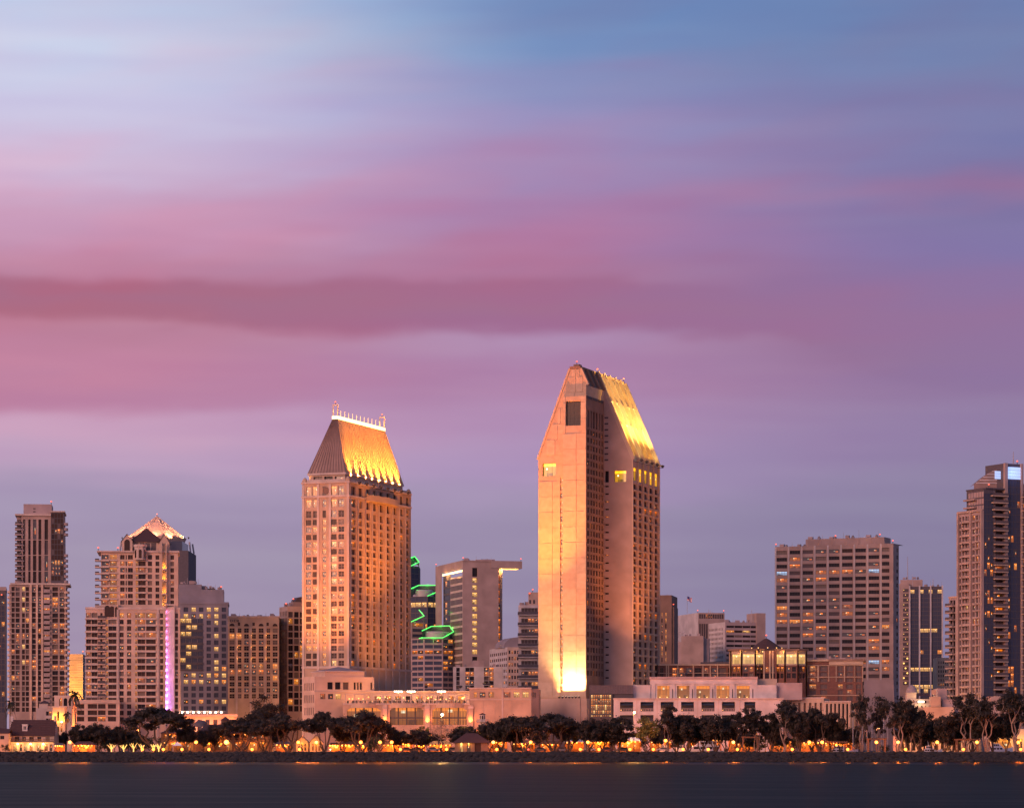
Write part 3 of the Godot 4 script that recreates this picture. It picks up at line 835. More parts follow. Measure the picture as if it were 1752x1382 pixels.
	wall(b, Vector3(0, 0, z1), Vector3(xw, 0, z1), b.hy(822), y2, [nc[0], sq[0]], [[b.hy(817.5), b.hy(797.5)]], {"mat": "dim_pink", "deep": 1.2, "mv": 2, "on": func(ci, _r): return "yellow" if ci == 1 else "off"})
	var gd := b.g("dim_pink")
	gd.tri(Vector3(0, y2, z1), Vector3(xw, y2, z1), Vector3(xb, yR, z1))
	for k in 8:
		var yy := b.hy(705 + 10.5 * k)
		b.g("notch:charcoal").box(Vector3(0.25, yy - 0.3, z1 + 0.004), Vector3(1.7, yy + 0.3, z1 + 0.05))
	# its right side: five bays of paired windows, the top row tall and lit
	var bays := even(0.0, z1 - z2, 5, 0.68)
	var br := rows_of(b, pitch(826.5, 12.85, 27, 9.2), xw, z1)
	br.append([b.hy(821, xw, z1), b.hy(798.5, xw, z1)])
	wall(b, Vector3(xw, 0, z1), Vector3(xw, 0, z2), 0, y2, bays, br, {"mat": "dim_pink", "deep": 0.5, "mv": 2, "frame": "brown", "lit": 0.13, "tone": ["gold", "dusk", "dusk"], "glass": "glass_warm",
		"on": func(_c, ri): return "yellow" if ri == 0 else ""})
	var fins := b.g("pier:tan_stone")
	for k in 6:
		var z := lerpf(z1, z2, k / 5.0)
		fins.box(Vector3(xw + 0.003, 0, z - 0.3), Vector3(xw + 0.5, y2 + 0.8, z + 0.3))
	for k in 27:
		fins.box(Vector3(xw + 0.003, b.hy(838.3 + 12.85 * k, xw, z1), z1 - 0.32), Vector3(xw + 0.22, b.hy(836.8 + 12.85 * k, xw, z1), z2 + 0.32))
	# hidden sides
	g.quad(Vector3(xw, 0, z2), Vector3(xl, 0, z2), Vector3(xl, yE, z2), Vector3(xw, y2, z2))
	g.quad(Vector3(xw, y2, z2), Vector3(xl, yE, z2), Vector3(xa, yR, z2), Vector3(xb, yR, z2))
	g.quad(Vector3(xl, 0, z2), Vector3(xl, 0, WZ), Vector3(xl, yE, WZ), Vector3(xl, yE, z2))
	# roof: left slope, ridge, dark ribbed slope over the front slab, lit slope over the rear wing
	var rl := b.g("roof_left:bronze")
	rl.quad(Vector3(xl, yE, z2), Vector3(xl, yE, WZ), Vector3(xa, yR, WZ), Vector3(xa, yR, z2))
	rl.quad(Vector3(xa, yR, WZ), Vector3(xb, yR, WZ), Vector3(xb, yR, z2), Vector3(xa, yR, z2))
	var edge := b.g("coping:panel_c")       # raised edge along the gable
	for e in [[Vector3(xl, yE, 0), Vector3(xa, yR, 0)], [Vector3(xa, yR, 0), Vector3(xb, yR, 0)], [Vector3(xb, yR, 0), Vector3(0, yq, 0)]]:
		var a: Vector3 = e[0]; var d: Vector3 = e[1]
		var n := Vector3(-(d - a).y, (d - a).x, 0).normalized() * 0.7
		var f := Vector3(0, 0, WZ + 0.25); var k := Vector3(0, 0, WZ - 0.9)
		edge.quad(a + f, d + f, d + n + f, a + n + f); edge.quad(a + n + f, d + n + f, d + n + k, a + n + k); edge.quad(d + k, a + k, a + n + k, d + n + k)
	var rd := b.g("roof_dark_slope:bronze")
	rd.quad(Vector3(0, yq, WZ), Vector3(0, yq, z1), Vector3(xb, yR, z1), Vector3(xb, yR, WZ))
	for k in 4: fin_on(b.g("roof_rib:brown"), Vector3(0, yq, lerpf(WZ - 0.6, z1 + 0.6, k / 3.0)), Vector3(xb, yR, lerpf(WZ - 0.6, z1 + 0.6, k / 3.0)), 0.9, 0.5)
	for k in 3:
		b.g("eave_slit:charcoal").box(Vector3(0.004, b.hy(681), lerpf(-0.8, z1 + 0.8, k / 3.0) - 0.4), Vector3(0.12, b.hy(676.5), lerpf(-0.8, z1 + 0.8, (k + 1) / 3.0) + 0.4))
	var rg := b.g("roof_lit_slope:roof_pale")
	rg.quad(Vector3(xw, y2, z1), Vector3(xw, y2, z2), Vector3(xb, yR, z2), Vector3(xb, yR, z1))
	for k in 6: fin_on(b.g("roof_rib:tan_stone"), Vector3(xw, y2, lerpf(z1 - 0.4, z2 + 0.4, k / 5.0)), Vector3(xb, yR, lerpf(z1 - 0.4, z2 + 0.4, k / 5.0)), 1.2, 0.45)
	var ux := Vector3(xb - xw, yR - y2, 0)
	for f in [0.44, 0.7]:      # ledges across the lit slope that carry lamps
		var p: Vector3 = Vector3(xw, y2, 0) + ux * f
		b.g("ledge:tan_stone").box(p + Vector3(-0.2, -0.4, z1 - 0.7), p + Vector3(0.2, 0.1, z2 + 0.7))
	for k in 5:
		var z := lerpf(z1, z2, (k + 0.5) / 5.0)
		var yel := Color(1.0, 0.74, 0.08) if k in [0, 2, 3] else Color(1.0, 0.84, 0.45)
		var arm := Vector3(xw + 2.6, y2 - 0.4, z)
		b.g("lamp_arm:charcoal").box(Vector3(xw + 0.3, y2 - 0.55, z - 0.1), Vector3(xw + 2.7, y2 - 0.4, z + 0.1))
		floodlight(b, arm, Vector3(xw, y2, z) + ux * 0.2, 120.0, 46.0, yel)
		floodlight(b, arm + Vector3(0, 0, 0.9), Vector3(xw, y2, z) + ux * 0.5, 2300.0, 22.0, yel)
		floodlight(b, arm + Vector3(0, 0, -0.9), Vector3(xw, y2, z) + ux * 0.86, 11000.0, 15.0, Color(1.0, 0.78, 0.42))
	var ridge := b.g("ridge_cap:brown")
	ridge.box(Vector3(xa - 0.2, yR + 0.003, WZ + 0.3), Vector3(xb + 0.2, yR + 0.9, z2))
	var tops := b.g("vent:tan_stone")
	for k in 5: tops.at(xb - 0.4, yR + 0.9, lerpf(z1, z2, (k + 0.5) / 5.0), 0.8, 0.7, 0.6)
	ridge.at((xa + xb) / 2, yR + 0.9, -4.0, 2.2, 0.9, 3.0)
	beacon(b, Vector3(xb, yR + 1.0, z1 - 0.8)); beacon(b, Vector3(xb, yR + 1.0, z2 + 0.6)); beacon(b, Vector3((xa + xb) / 2, yR + 1.7, -3.0))
	# plinth below the tower
	var yb := b.hy(1195)
	var pl := b.g("plinth:pink_stone")
	pl.box(Vector3(xl - 0.4, 0, WZ + 0.6), Vector3(xs - 0.3, yb, -8)); pl.box(Vector3(xs - 0.3, 0, 2.6), Vector3(-1.4, yb, -8)); pl.box(Vector3(-1.4, 0, 2.2), Vector3(1.0, yb, -8))
	# the floodlights that make the white blaze, and those that wash the whole front
	for k in 6:
		var x := lerpf(xs + 0.8, -1.9, k / 5.0)
		floodlight(b, Vector3(x, yb, 2.5), Vector3(x, yb + 22.0, 0.0), 900.0, 50.0, Color(1.0, 0.80, 0.50), "lamp_white")
	floodlight(b, Vector3(xs - 1.5, yb, 0.0), Vector3(xs - 2.0, yb + 16.0, WZ), 160.0, 40.0, Color(1.0, 0.74, 0.42))
	finish(b)
	spot_rig(b.o.transform * Vector3(-30.0, b.hy(1175.5), 26.0), b.o.transform * Vector3(xs * 0.8, 112, 0), 46000.0, 20.0, Color(1.0, 0.50, 0.13), "on the podium roof, aimed at the gable of the tallest tower")
	spot_rig(b.o.transform * Vector3(-28.0, b.hy(1175.5), 26.0), b.o.transform * Vector3(xs * 0.8, 62, 0), 4600.0, 24.0, Color(1.0, 0.52, 0.17), "on the podium roof, aimed halfway up the tallest tower")
	spot_rig(b.o.transform * Vector3(xw + 26.0, b.hy(1159), z1 + 16.0), b.o.transform * Vector3(xw * 0.6, 78, z1 - 8.0), 4600.0, 34.0, Color(1.0, 0.58, 0.27), "on the pale wing's roof, aimed at the tallest tower")

func spot_rig(at: Vector3, to: Vector3, energy: float, cone: float, col: Color, where: String) -> void:
	var o := thing("floodlight", "floodlight " + where, "floodlight", at, 0.0, "floodlights aimed at the towers")
	var g := Geo.new(); g.at(0, 0, 0, 0.2, 0.9, 0.2)
	if "pole" in where:
		var pg := Geo.new(); pg.tube(Vector3(0, GY - at.y, 0), Vector3(0, 0.1, 0), 0.16, 0.1, 8)
		part("pole", pg, M.charcoal, o)
	g.x = Transform3D(Basis.looking_at(to - at, Vector3.UP), Vector3(0, 1.1, 0))
	g.box(Vector3(-0.5, -0.4, -0.1), Vector3(0.5, 0.4, 0.4))
	part("housing", g, M.charcoal, o)
	var f := Geo.new(); f.x = g.x; f.box(Vector3(-0.42, -0.32, -0.14), Vector3(0.42, 0.32, -0.102))
	part("lamp_face", f, M.lamp_warm, o)
	spot(o, g.x * Vector3(0, 0, -0.4), to - at, energy, cone, col)

func fin_on(g: Geo, a: Vector3, b: Vector3, h: float, w: float) -> void:     # an upright rib along a roof slope that faces +x
	var n := Vector3(b.y - a.y, a.x - b.x, 0).normalized() * h
	var s := Vector3(0, 0, w / 2)
	g.quad(a + s, a + s + n, b + s + n, b + s)
	g.quad(a - s + n, a - s, b - s, b - s + n)
	g.quad(a + s + n, a - s + n, b - s + n, b + s + n)
	g.quad(a + s, a - s, a - s + n, a + s + n)

# ---------------------------------------------------------------- podiums
func arch_fill(g: Geo, x0: float, x1: float, ys: float, yt: float, z: float, thick := 0.3) -> void:   # closes the upper corners of an opening to an arch
	var m := (x0 + x1) / 2.0; var r := (x1 - x0) / 2.0
	for k in 12:
		var a := -1.0 + 2.0 * k / 12.0; var e := -1.0 + 2.0 * (k + 1) / 12.0
		var ya := ys + (yt - ys) * sqrt(maxf(0.0, 1.0 - a * a)); var ye := ys + (yt - ys) * sqrt(maxf(0.0, 1.0 - e * e))
		g.quad(Vector3(m + a * r, ya, z), Vector3(m + e * r, ye, z), Vector3(m + e * r, yt + 0.02, z), Vector3(m + a * r, yt + 0.02, z))
		g.quad(Vector3(m + a * r, ya, z - thick), Vector3(m + e * r, ye, z - thick), Vector3(m + e * r, ye, z), Vector3(m + a * r, ya, z))

func bulb_part(parent: Node3D, at: Vector3, r: float, m: String, called := "lamp") -> MeshInstance3D:
	if not M.has("bulb_mesh" + m + str(r)):
		var g := Geo.new(); g.lathe(Vector3.ZERO, [[0.0, -r], [r * 0.8, -r * 0.6], [r, 0.0], [r * 0.8, r * 0.6], [0.0, r]], 8)
		M["bulb_mesh" + m + str(r)] = g.add_to(ArrayMesh.new(), M[m])
	var o := part_mesh(called, M["bulb_mesh" + m + str(r)], parent)
	o.position = at
	return o

func omni(parent: Node3D, at: Vector3, e: float, col: Color, size := 0.2) -> void:
	var l := OmniLight3D.new(); l.name = "light"; parent.add_child(l, true)
	l.position = at; l.light_energy = e; l.light_color = col; l.light_size = size; l.omni_range = 120.0; l.omni_attenuation = 2.0; l.shadow_enabled = true

func rail(g: Geo, a: Vector3, b: Vector3, h: float, posts: int) -> void:
	g.tube(a + Vector3(0, h, 0), b + Vector3(0, h, 0), 0.07, 0.07, 5); g.tube(a + Vector3(0, 0.15, 0), b + Vector3(0, 0.15, 0), 0.05, 0.05, 4)
	for k in posts + 1:
		var p := a.lerp(b, float(k) / posts)
		g.at(p.x, p.y, p.z, 0.1, h, 0.1)

func hotel_podium() -> void:
	# corner block left of the terrace
	var b := bld("hotel_annex", "pale corner block with three square black windows and tall slits below the salmon tower", 538, 1046, -25)
	var zL := b.rz(518); var xr := b.fx(640)
	var y2 := b.hy(1182); var y3 := b.hy(1157)
	wall(b, Vector3.ZERO, Vector3(xr, 0, 0), 0, y2, front_cols(b, [[547.7, 556.8], [561, 570], [574, 583.2]], 0), [[b.hy(1195.7), b.hy(1186.6)]], {"mat": "pink_stone", "on": func(ci, _r): return "pale" if ci == 2 else "dusk"})
	wall(b, Vector3.ZERO, Vector3(xr, 0, 0), y2 + 0.002, y3, front_cols(b, [[560, 570], [573, 583], [586.7, 596.6], [605, 608.8], [610.4, 614], [615.6, 619.4], [633.8, 637]], 0), [[b.hy(1179), b.hy(1166.5)]], {"mat": "pink_stone", "deep": 0.9, "mv": 0})
	var lc := []
	for k in 5: lc.append([b.rz(520.2 + 3.6 * k) - zL, b.rz(522.0 + 3.6 * k) - zL])
	wall(b, Vector3(0, 0, zL), Vector3.ZERO, 0, y3, lc, rows_of(b, [[1168, 1181], [1188.5, 1202], [1210, 1223]]), {"mat": "pink_stone", "mv": 0})
	var g := b.g("pink_stone")
	g.quad(Vector3(0, y3, 0), Vector3(xr, y3, 0), Vector3(xr, y3, zL), Vector3(0, y3, zL))
	g.quad(Vector3(xr, 0, 0), Vector3(xr, 0, zL), Vector3(xr, y3, zL), Vector3(xr, y3, 0))
	var u0 := b.fx(556, -0.6); var u1 := b.fx(623, -0.6); var y4 := b.hy(1149)
	g.box(Vector3(u0, y3, -0.6), Vector3(u1, y4, -14))
	b.g("trim:cream").box(Vector3(-0.2, y2 - 0.25, 0.22), Vector3(xr, y2 + 0.25, 0.003))
	b.g("trim:cream").box(Vector3(u0 - 0.3, y4, -0.3), Vector3(u1 + 0.3, y4 + 0.35, -14.3))
	var rf := b.g("roof:grey")
	var m := Vector3((u0 + u1) / 2, b.hy(1140, 0, -7), -7)
	var cs := [Vector3(u0, y4 + 0.352, -0.6), Vector3(u1, y4 + 0.352, -0.6), Vector3(u1, y4 + 0.352, -14), Vector3(u0, y4 + 0.352, -14)]
	for k in 4: rf.tri(cs[k], cs[(k + 1) % 4], m)
	finish(b)
	# the terrace building with its arched windows
	b = bld("hotel_podium", "salmon podium with a lit roof terrace over three wide arched windows", 909, 1040, 3)
	var xl := b.fx(586); var xt := b.fx(803)
	var yd := b.hy(1204); var yw := b.hy(1178)
	var ac := [[593.5, 651], [666.5, 724.5], [739.5, 798.5]]
	var arches := front_cols(b, ac, xl)
	wall(b, Vector3(xl, 0, 0), Vector3(xt, 0, 0), 0, yd, arches, [[b.hy(1240), b.hy(1209)]], {"mat": "rose_stone", "deep": 0.8, "mv": 7, "mh": 3, "on": func(_c, _r): return "amber"})
	for a in ac: arch_fill(b.g("arch:rose_stone"), b.fx(a[0]), b.fx(a[1]), b.hy(1215), b.hy(1209), -0.02)
	for a in ac:      # heavy mullions
		for k in range(1, 4):
			var x := lerpf(b.fx(a[0]), b.fx(a[1]), k / 4.0)
			b.g("mullion:charcoal").box(Vector3(x - 0.22, b.hy(1240), -0.75), Vector3(x + 0.22, b.hy(1209.4), -0.5))
		b.g("mullion:charcoal").box(Vector3(b.fx(a[0]), b.hy(1229), -0.72), Vector3(b.fx(a[1]), b.hy(1226.5), -0.52))
	var wc := front_cols(b, [[811, 816], [820.5, 830.5], [835.5, 845], [862, 873.5], [879, 889], [894, 904.5]], xt)
	wall(b, Vector3(xt, 0, 0), Vector3.ZERO, 0, yw, wc, [[b.hy(1193), b.hy(1184)]], {"mat": "rose_stone", "mv": 2, "mh": 1, "frame": "brown", "on": func(ci, _r): return ["warm", "warm", "warm", "dusk", "pale", "pale"][ci]})
	var ex := b.fx(921.5, -4.5)
	wall(b, Vector3.ZERO, Vector3(ex, 0, -4.5), 0, yw, even(0.7, 3.6, 2, 0.55), [[b.hy(1193), b.hy(1184)]], {"mat": "tan_stone", "on": func(_c, _r): return "dusk"})
	g = b.g("rose_stone")
	g.quad(Vector3(ex, 0, -4.5), Vector3(ex, 0, -22), Vector3(ex, yw, -22), Vector3(ex, yw, -4.5))
	g.quad(Vector3(xt, yw, 0), Vector3(0, yw, 0), Vector3(ex, yw, -22), Vector3(xt, yw, -22)); g.tri(Vector3(0, yw, 0), Vector3(ex, yw, -4.5), Vector3(ex, yw, -22))
	g.quad(Vector3(xt, yd, -14), Vector3(xt, yd, 0), Vector3(xt, yw, 0), Vector3(xt, yw, -14))
	b.g("trim:cream").box(Vector3(xt - 0.1, yw - 0.05, 0.25), Vector3(0.1, yw + 0.4, 0.002))
	b.g("trim:cream").box(Vector3(b.fx(858.5), 0, 0.18), Vector3(b.fx(861), yw - 0.1, 0.002))
	b.g("trim:cream").box(Vector3(xl, yd - 0.3, 0.4), Vector3(xt + 0.2, yd + 0.2, 0.002))
	b.g("terrace:paving").quad(Vector3(xl, yd, 0), Vector3(xt, yd, 0), Vector3(xt, yd, -12), Vector3(xl, yd, -12))
	for px in [826, 846, 875, 892]: b.g("trim:rose_stone").box(Vector3(b.fx(px) - 0.2, 0, 0.1), Vector3(b.fx(px) + 0.2, b.hy(1197.5), 0.002))
	b.g("trim:cream").box(Vector3(xt + 0.25, b.hy(1197.4), 0.2), Vector3(0.05, b.hy(1196), 0.002))
	for px in [658.5, 731.5, 805.5]:      # broad piers between the arches
		b.g("pilaster:pink_stone").box(Vector3(b.fx(px) - 0.8, 0, 0.45), Vector3(b.fx(px) + 0.8, yd - 0.35, 0.003))
		b.g("pilaster:cream").box(Vector3(b.fx(px) - 1.0, yd - 1.6, 0.6), Vector3(b.fx(px) + 1.0, yd - 0.9, 0.452))
	for k in 26:      # planting along the terrace edge
		var pg := Geo.new(); var pr := b.q.randf_range(0.35, 0.7)
		pg.lathe(Vector3.ZERO, [[0.3, 0], [pr, 0.4], [pr * 0.7, 0.9], [0.0, 1.2]], 7, 0, true)
		part("terrace_plant", pg, M.lawn, b.o).position = Vector3(lerpf(xl + 1.0, xt - 1.0, (k + b.q.randf() * 0.7) / 26.0), yd + 0.2, -1.4)
	var ybk := b.hy(1183)
	wall(b, Vector3(xl, 0, -12), Vector3(xt, 0, -12), yd, ybk, even(2, xt - xl - 2, 11, 0.62), [[yd + 0.3, yd + 3.0]], {"mat": "cream", "lit": 0.8, "tone": ["warm", "pale", "amber", "gold"], "mv": 1, "deep": 0.3})
	b.g("terrace_roof:cream").box(Vector3(xl, ybk, -11), Vector3(xt, ybk + 0.5, -22))
	var r := b.g("railing:cream")
	rail(r, Vector3(xl, yd + 0.2, 0.2), Vector3(xt, yd + 0.2, 0.2), 1.15, 60)
	for p in [[600, 645], [667, 725], [746, 793]]:     # bowed balconies
		var x0 := b.fx(p[0]); var x1 := b.fx(p[1])
		var bg := b.g("balcony:tan_stone")
		var last := Vector3(x0, 0, 0.1)
		for k in range(1, 11):
			var f := k / 10.0
			var nx := Vector3(lerpf(x0, x1, f), 0, 0.1 + 2.4 * sin(PI * f))
			bg.quad(last + Vector3(0, yd - 1.4, 0), nx + Vector3(0, yd - 1.4, 0), nx + Vector3(0, yd + 0.2, 0), last + Vector3(0, yd + 0.2, 0))
			bg.quad(Vector3(last.x, yd - 1.4, 0), Vector3(nx.x, yd - 1.4, 0), nx + Vector3(0, yd - 1.4, 0), last + Vector3(0, yd - 1.4, 0))
			bg.quad(last + Vector3(0, yd + 0.2, 0), nx + Vector3(0, yd + 0.2, 0), Vector3(nx.x, yd + 0.2, 0), Vector3(last.x, yd + 0.2, 0))
			rail(r, last + Vector3(0, yd + 0.2, 0), nx + Vector3(0, yd + 0.2, 0), 1.15, 2)
			last = nx
	for k in 14:     # pergola posts along the terrace edge
		var x := lerpf(xl + 1.0, xt - 1.0, k / 13.0)
		b.g("terrace_post:cream").at(x, yd + 0.2, -0.6, 0.35, 3.2, 0.35)
	b.g("terrace_beam:cream").box(Vector3(xl + 0.6, yd + 3.4, -0.85), Vector3(xt * 1.33 + 2.0, yd + 3.75, -0.35))
	rng.seed = 8
	for k in 26:
		var x := lerpf(xl + 1.5, xt - 1.0, (k + rng.randf() * 0.6) / 26.0)
		bulb_part(b.o, Vector3(x, yd + rng.randf_range(0.9, 2.6), rng.randf_range(-5.0, -1.0)), 0.26, "lamp_warm")
	for px in [680, 702, 754]:
		var x := b.fx(px)
		for k in 5: bulb_part(b.o, Vector3(x + (k - 2) * 0.62, yd + 4.5, -3.0), 0.34, "lamp_white", "chandelier_lamp")
		b.g("chandelier_bar:charcoal").box(Vector3(x - 1.6, yd + 4.85, -3.1), Vector3(x + 1.6, yd + 5.0, -2.9))
		b.g("chandelier_bar:charcoal").at(x, yd, -3.4, 0.16, 5.0, 0.16)
		omni(b.o, Vector3(x, yd + 3.9, -3.0), 50.0, Color(1, 0.68, 0.36))
	for px in [608, 640, 725, 785]: omni(b.o, Vector3(b.fx(px), yd + 2.5, -4.0), 26.0, Color(1, 0.62, 0.3))
	for px in [658.5, 731.5, 805]:     # lanterns between the arches
		bulb_part(b.o, Vector3(b.fx(px), b.hy(1234), 0.8), 0.4, "lamp_warm", "wall_lantern")
		omni(b.o, Vector3(b.fx(px), b.hy(1231), 1.3), 16.0, Color(1, 0.5, 0.2))
	finish(b)
	# glazed lobby
	b = bld("hotel_lobby", "glazed lobby glowing amber under a dark metal band beside the tallest tower", 1048, 1046, 4)
	xl = b.fx(1008.5)
	wall(b, Vector3(xl, 0, 0), Vector3.ZERO, 0, b.hy(1186), even(0.5, -xl - 0.4, 9, 0.86), rows_of(b, [[1188.5, 1194.5], [1195.2, 1204.5], [1205.2, 1214.5], [1215.2, 1221], [1223.4, 1226]]), {"mat": "charcoal", "mv": 0, "deep": 0.25,
		"on": func(ci, ri): return "amber" if (ci * 7 + ri * 3) % 4 else ("warm" if ri == 1 else "cream")})
	g = b.g("metal_band:slate")
	for k in 26: g.box(Vector3(lerpf(xl, b.fx(1083), k / 26.0) + 0.04, b.hy(1187), -0.6), Vector3(lerpf(xl, b.fx(1083), (k + 1) / 26.0), b.hy(1172), -7.0))
	b.g("charcoal").box(Vector3(0.002, 0, -1.0), Vector3(b.fx(1084), b.hy(1187.2), -7.0))
	finish(b)
	# the white wing right of the tall tower
	b = bld("conference_wing", "long pale wing with glowing upper bays over a pillared gallery", 1340, 1040, 2)
	xl = b.fx(1050)
	var yg := b.hy(1196.5)
	var gc := front_cols(b, [[1061, 1083.5], [1096, 1118.5], [1130.7, 1153], [1165.6, 1187.6], [1200.5, 1223], [1235.5, 1258], [1274, 1293]], xl)
	wall(b, Vector3(xl, 0, 0), Vector3.ZERO, 0, yg, gc, rows_of(b, [[1200.5, 1217], [1223, 1240]]), {"mat": "white", "deep": 3.0, "mv": 3, "mh": 1, "lit": 0.2, "tone": ["dusk"], "glass": "glass_blue"})
	b.g("trim:cream").box(Vector3(xl - 0.2, yg, 0.4), Vector3(0.2, yg + 0.5, -6.5))
	for k in gc.size():
		var x: float = xl + gc[k][0] + 0.35
		for py in [1214.5, 1237]:
			var l := bulb_part(b.o, Vector3(x, b.hy(py), -1.2), 0.16, "lamp_warm", "wall_lamp")
			omni(l, Vector3.ZERO, 3.2, Color(1, 0.62, 0.28), 0.12)
	for k in 6: b.g("trim:cream").box(Vector3((gc[k][1] + gc[k + 1][0]) / 2 + xl - 0.12, 0, 0.1), Vector3((gc[k][1] + gc[k + 1][0]) / 2 + xl + 0.12, yg - 0.1, 0.002))
	for k in 7:
		b.g("awning:canvas_blue").quad(Vector3(xl + gc[k][0] + 0.2, b.hy(1206), -0.5), Vector3(xl + gc[k][1] - 0.2, b.hy(1206), -0.5), Vector3(xl + gc[k][1] - 0.2, b.hy(1201.5), -2.2), Vector3(xl + gc[k][0] + 0.2, b.hy(1201.5), -2.2))
	for k in 7: rail(b.g("railing:cream"), Vector3(xl + gc[k][0], b.hy(1217), -0.4), Vector3(xl + gc[k][1], b.hy(1217), -0.4), 1.0, 8)
	var ux := b.fx(1113, -6); var uz := -6.5; var ur := b.fx(1296, uz)
	var yu := b.hy(1161)
	var bays := front_cols(b, [[1124.6, 1146], [1158.3, 1180], [1191.8, 1214.7], [1226.2, 1248.6], [1260.7, 1283.3]], ux, uz)
	wall(b, Vector3(ux, 0, uz), Vector3(ur, 0, uz), yg + 0.5, yu, bays, [[b.hy(1194.6), b.hy(1172)]], {"mat": "white", "deep": 1.8, "mv": 3, "mh": 2, "frame": "brown", "on": func(_c, _r): return "amber"})
	g = b.g("white")
	g.quad(Vector3(ux, yu, uz), Vector3(ur, yu, uz), Vector3(ur, yu, -26), Vector3(ux, yu, -26))
	g.quad(Vector3(ur, yg, uz), Vector3(ur, yg, -26), Vector3(ur, yu, -26), Vector3(ur, yu, uz)); g.quad(Vector3(ux, yg, -26), Vector3(ux, yg, uz), Vector3(ux, yu, uz), Vector3(ux, yu, -26))
	b.g("trim:mauve").box(Vector3(ux - 0.3, yu, uz + 0.3), Vector3(ur + 0.2, yu + 0.9, -26.2))
	g.box(Vector3(b.fx(1083, uz), yg, uz + 0.4), Vector3(ux, b.hy(1171), -24))
	for k in 5:
		var x0: float = ux + bays[k][0]; var x1: float = ux + bays[k][1]
		g.box(Vector3(x0 - 1.0, b.hy(1169), uz + 0.003), Vector3(x1 + 0.3, b.hy(1167.6), uz + 0.35)); g.box(Vector3(x0 - 1.0, yg + 0.5, uz + 0.003), Vector3(x0 - 0.7, b.hy(1169), uz + 0.35))
		b.g("slot:charcoal").box(Vector3(x1 + 0.9, yg + 0.5, uz + 0.003), Vector3(x1 + 1.25, b.hy(1178), uz + 0.04))
		for s in [0.22, 0.8]:
			var l := bulb_part(b.o, Vector3(lerpf(x0, x1, s), b.hy(1192), uz - 1.0), 0.2, "lamp_warm", "table_lamp")
			omni(l, Vector3.ZERO, 4.5, Color(1, 0.75, 0.45), 0.2)
	g.box(Vector3(ur, yg + 0.5, uz), Vector3(b.fx(1329, uz), b.hy(1171), -20))
	b.g("plant_room:mauve").box(Vector3(b.fx(1329, uz - 2), yg, uz - 2), Vector3(b.fx(1373, uz - 2), b.hy(1167), -22))
	b.g("plant_room:tan_stone").box(Vector3(ur, b.hy(1171), -11), Vector3(b.fx(1330, -11), b.hy(1160), -24))
	g.quad(Vector3(0, 0, 0), Vector3(0, 0, -30), Vector3(0, yg, -30), Vector3(0, yg, 0)); g.quad(Vector3(xl, yg, 0), Vector3(0, yg, 0), Vector3(0, yg, -30), Vector3(xl, yg, -30)); g.quad(Vector3(xl, 0, -30), Vector3(xl, 0, 0), Vector3(xl, yg, 0), Vector3(xl, yg, -30))
	finish(b)
	b = bld("colonnade_hall", "peach hall front of tall fins and dark slits right of the pale wing", 1455, 1047, 12)
	xl = b.fx(1340); var xm := b.fx(1410)
	var ya := b.hy(1194.5); var yb := b.hy(1201)
	wall(b, Vector3(xl, 0, 0), Vector3(xm, 0, 0), 0, ya, even(3.0, xm - xl, 6, 0.42), [[0.4, b.hy(1202)]], {"mat": "tan_stone", "deep": 0.8, "mv": 0, "glass": "brown"})
	wall(b, Vector3(xm, 0, 0), Vector3.ZERO, 0, yb, even(0.4, -xm - 0.3, 6, 0.45), [[0.4, b.hy(1203.5)]], {"mat": "tan_stone", "deep": 1.3, "mv": 0})
	g = b.g("tan_stone")
	g.quad(Vector3(xl, ya, 0), Vector3(xm, ya, 0), Vector3(xm, ya, -20), Vector3(xl, ya, -20)); g.quad(Vector3(xm, 0, 0), Vector3(xm, 0, -20), Vector3(xm, ya, -20), Vector3(xm, ya, 0))
	g.quad(Vector3(xm, yb, 0), Vector3(0, yb, 0), Vector3(0, yb, -20), Vector3(xm, yb, -20)); g.quad(Vector3(0, 0, 0), Vector3(0, 0, -20), Vector3(0, yb, -20), Vector3(0, yb, 0))
	g.quad(Vector3(xl, 0, -20), Vector3(xl, 0, 0), Vector3(xl, ya, 0), Vector3(xl, ya, -20))
	b.g("trim:cream").box(Vector3(xl, ya, 0.3), Vector3(xm + 0.3, ya + 0.4, -0.6)); b.g("trim:cream").box(Vector3(xm + 0.302, yb, 0.3), Vector3(0.3, yb + 0.4, -0.6))
	finish(b)

# ---------------------------------------------------------------- condominium towers at the left
func balcony(b: Bld, x0: float, x1: float, y: float, z: float, out: float, slab := "balcony:pink_stone", railm := "balcony_rail:charcoal") -> void:
	b.g(slab).box(Vector3(x0, y - 0.42, z + 0.003), Vector3(x1, y, z + out))
	b.g(railm).box(Vector3(x0 + 0.04, y + 0.002, z + out - 0.1), Vector3(x1 - 0.04, y + 0.95, z + out - 0.04))

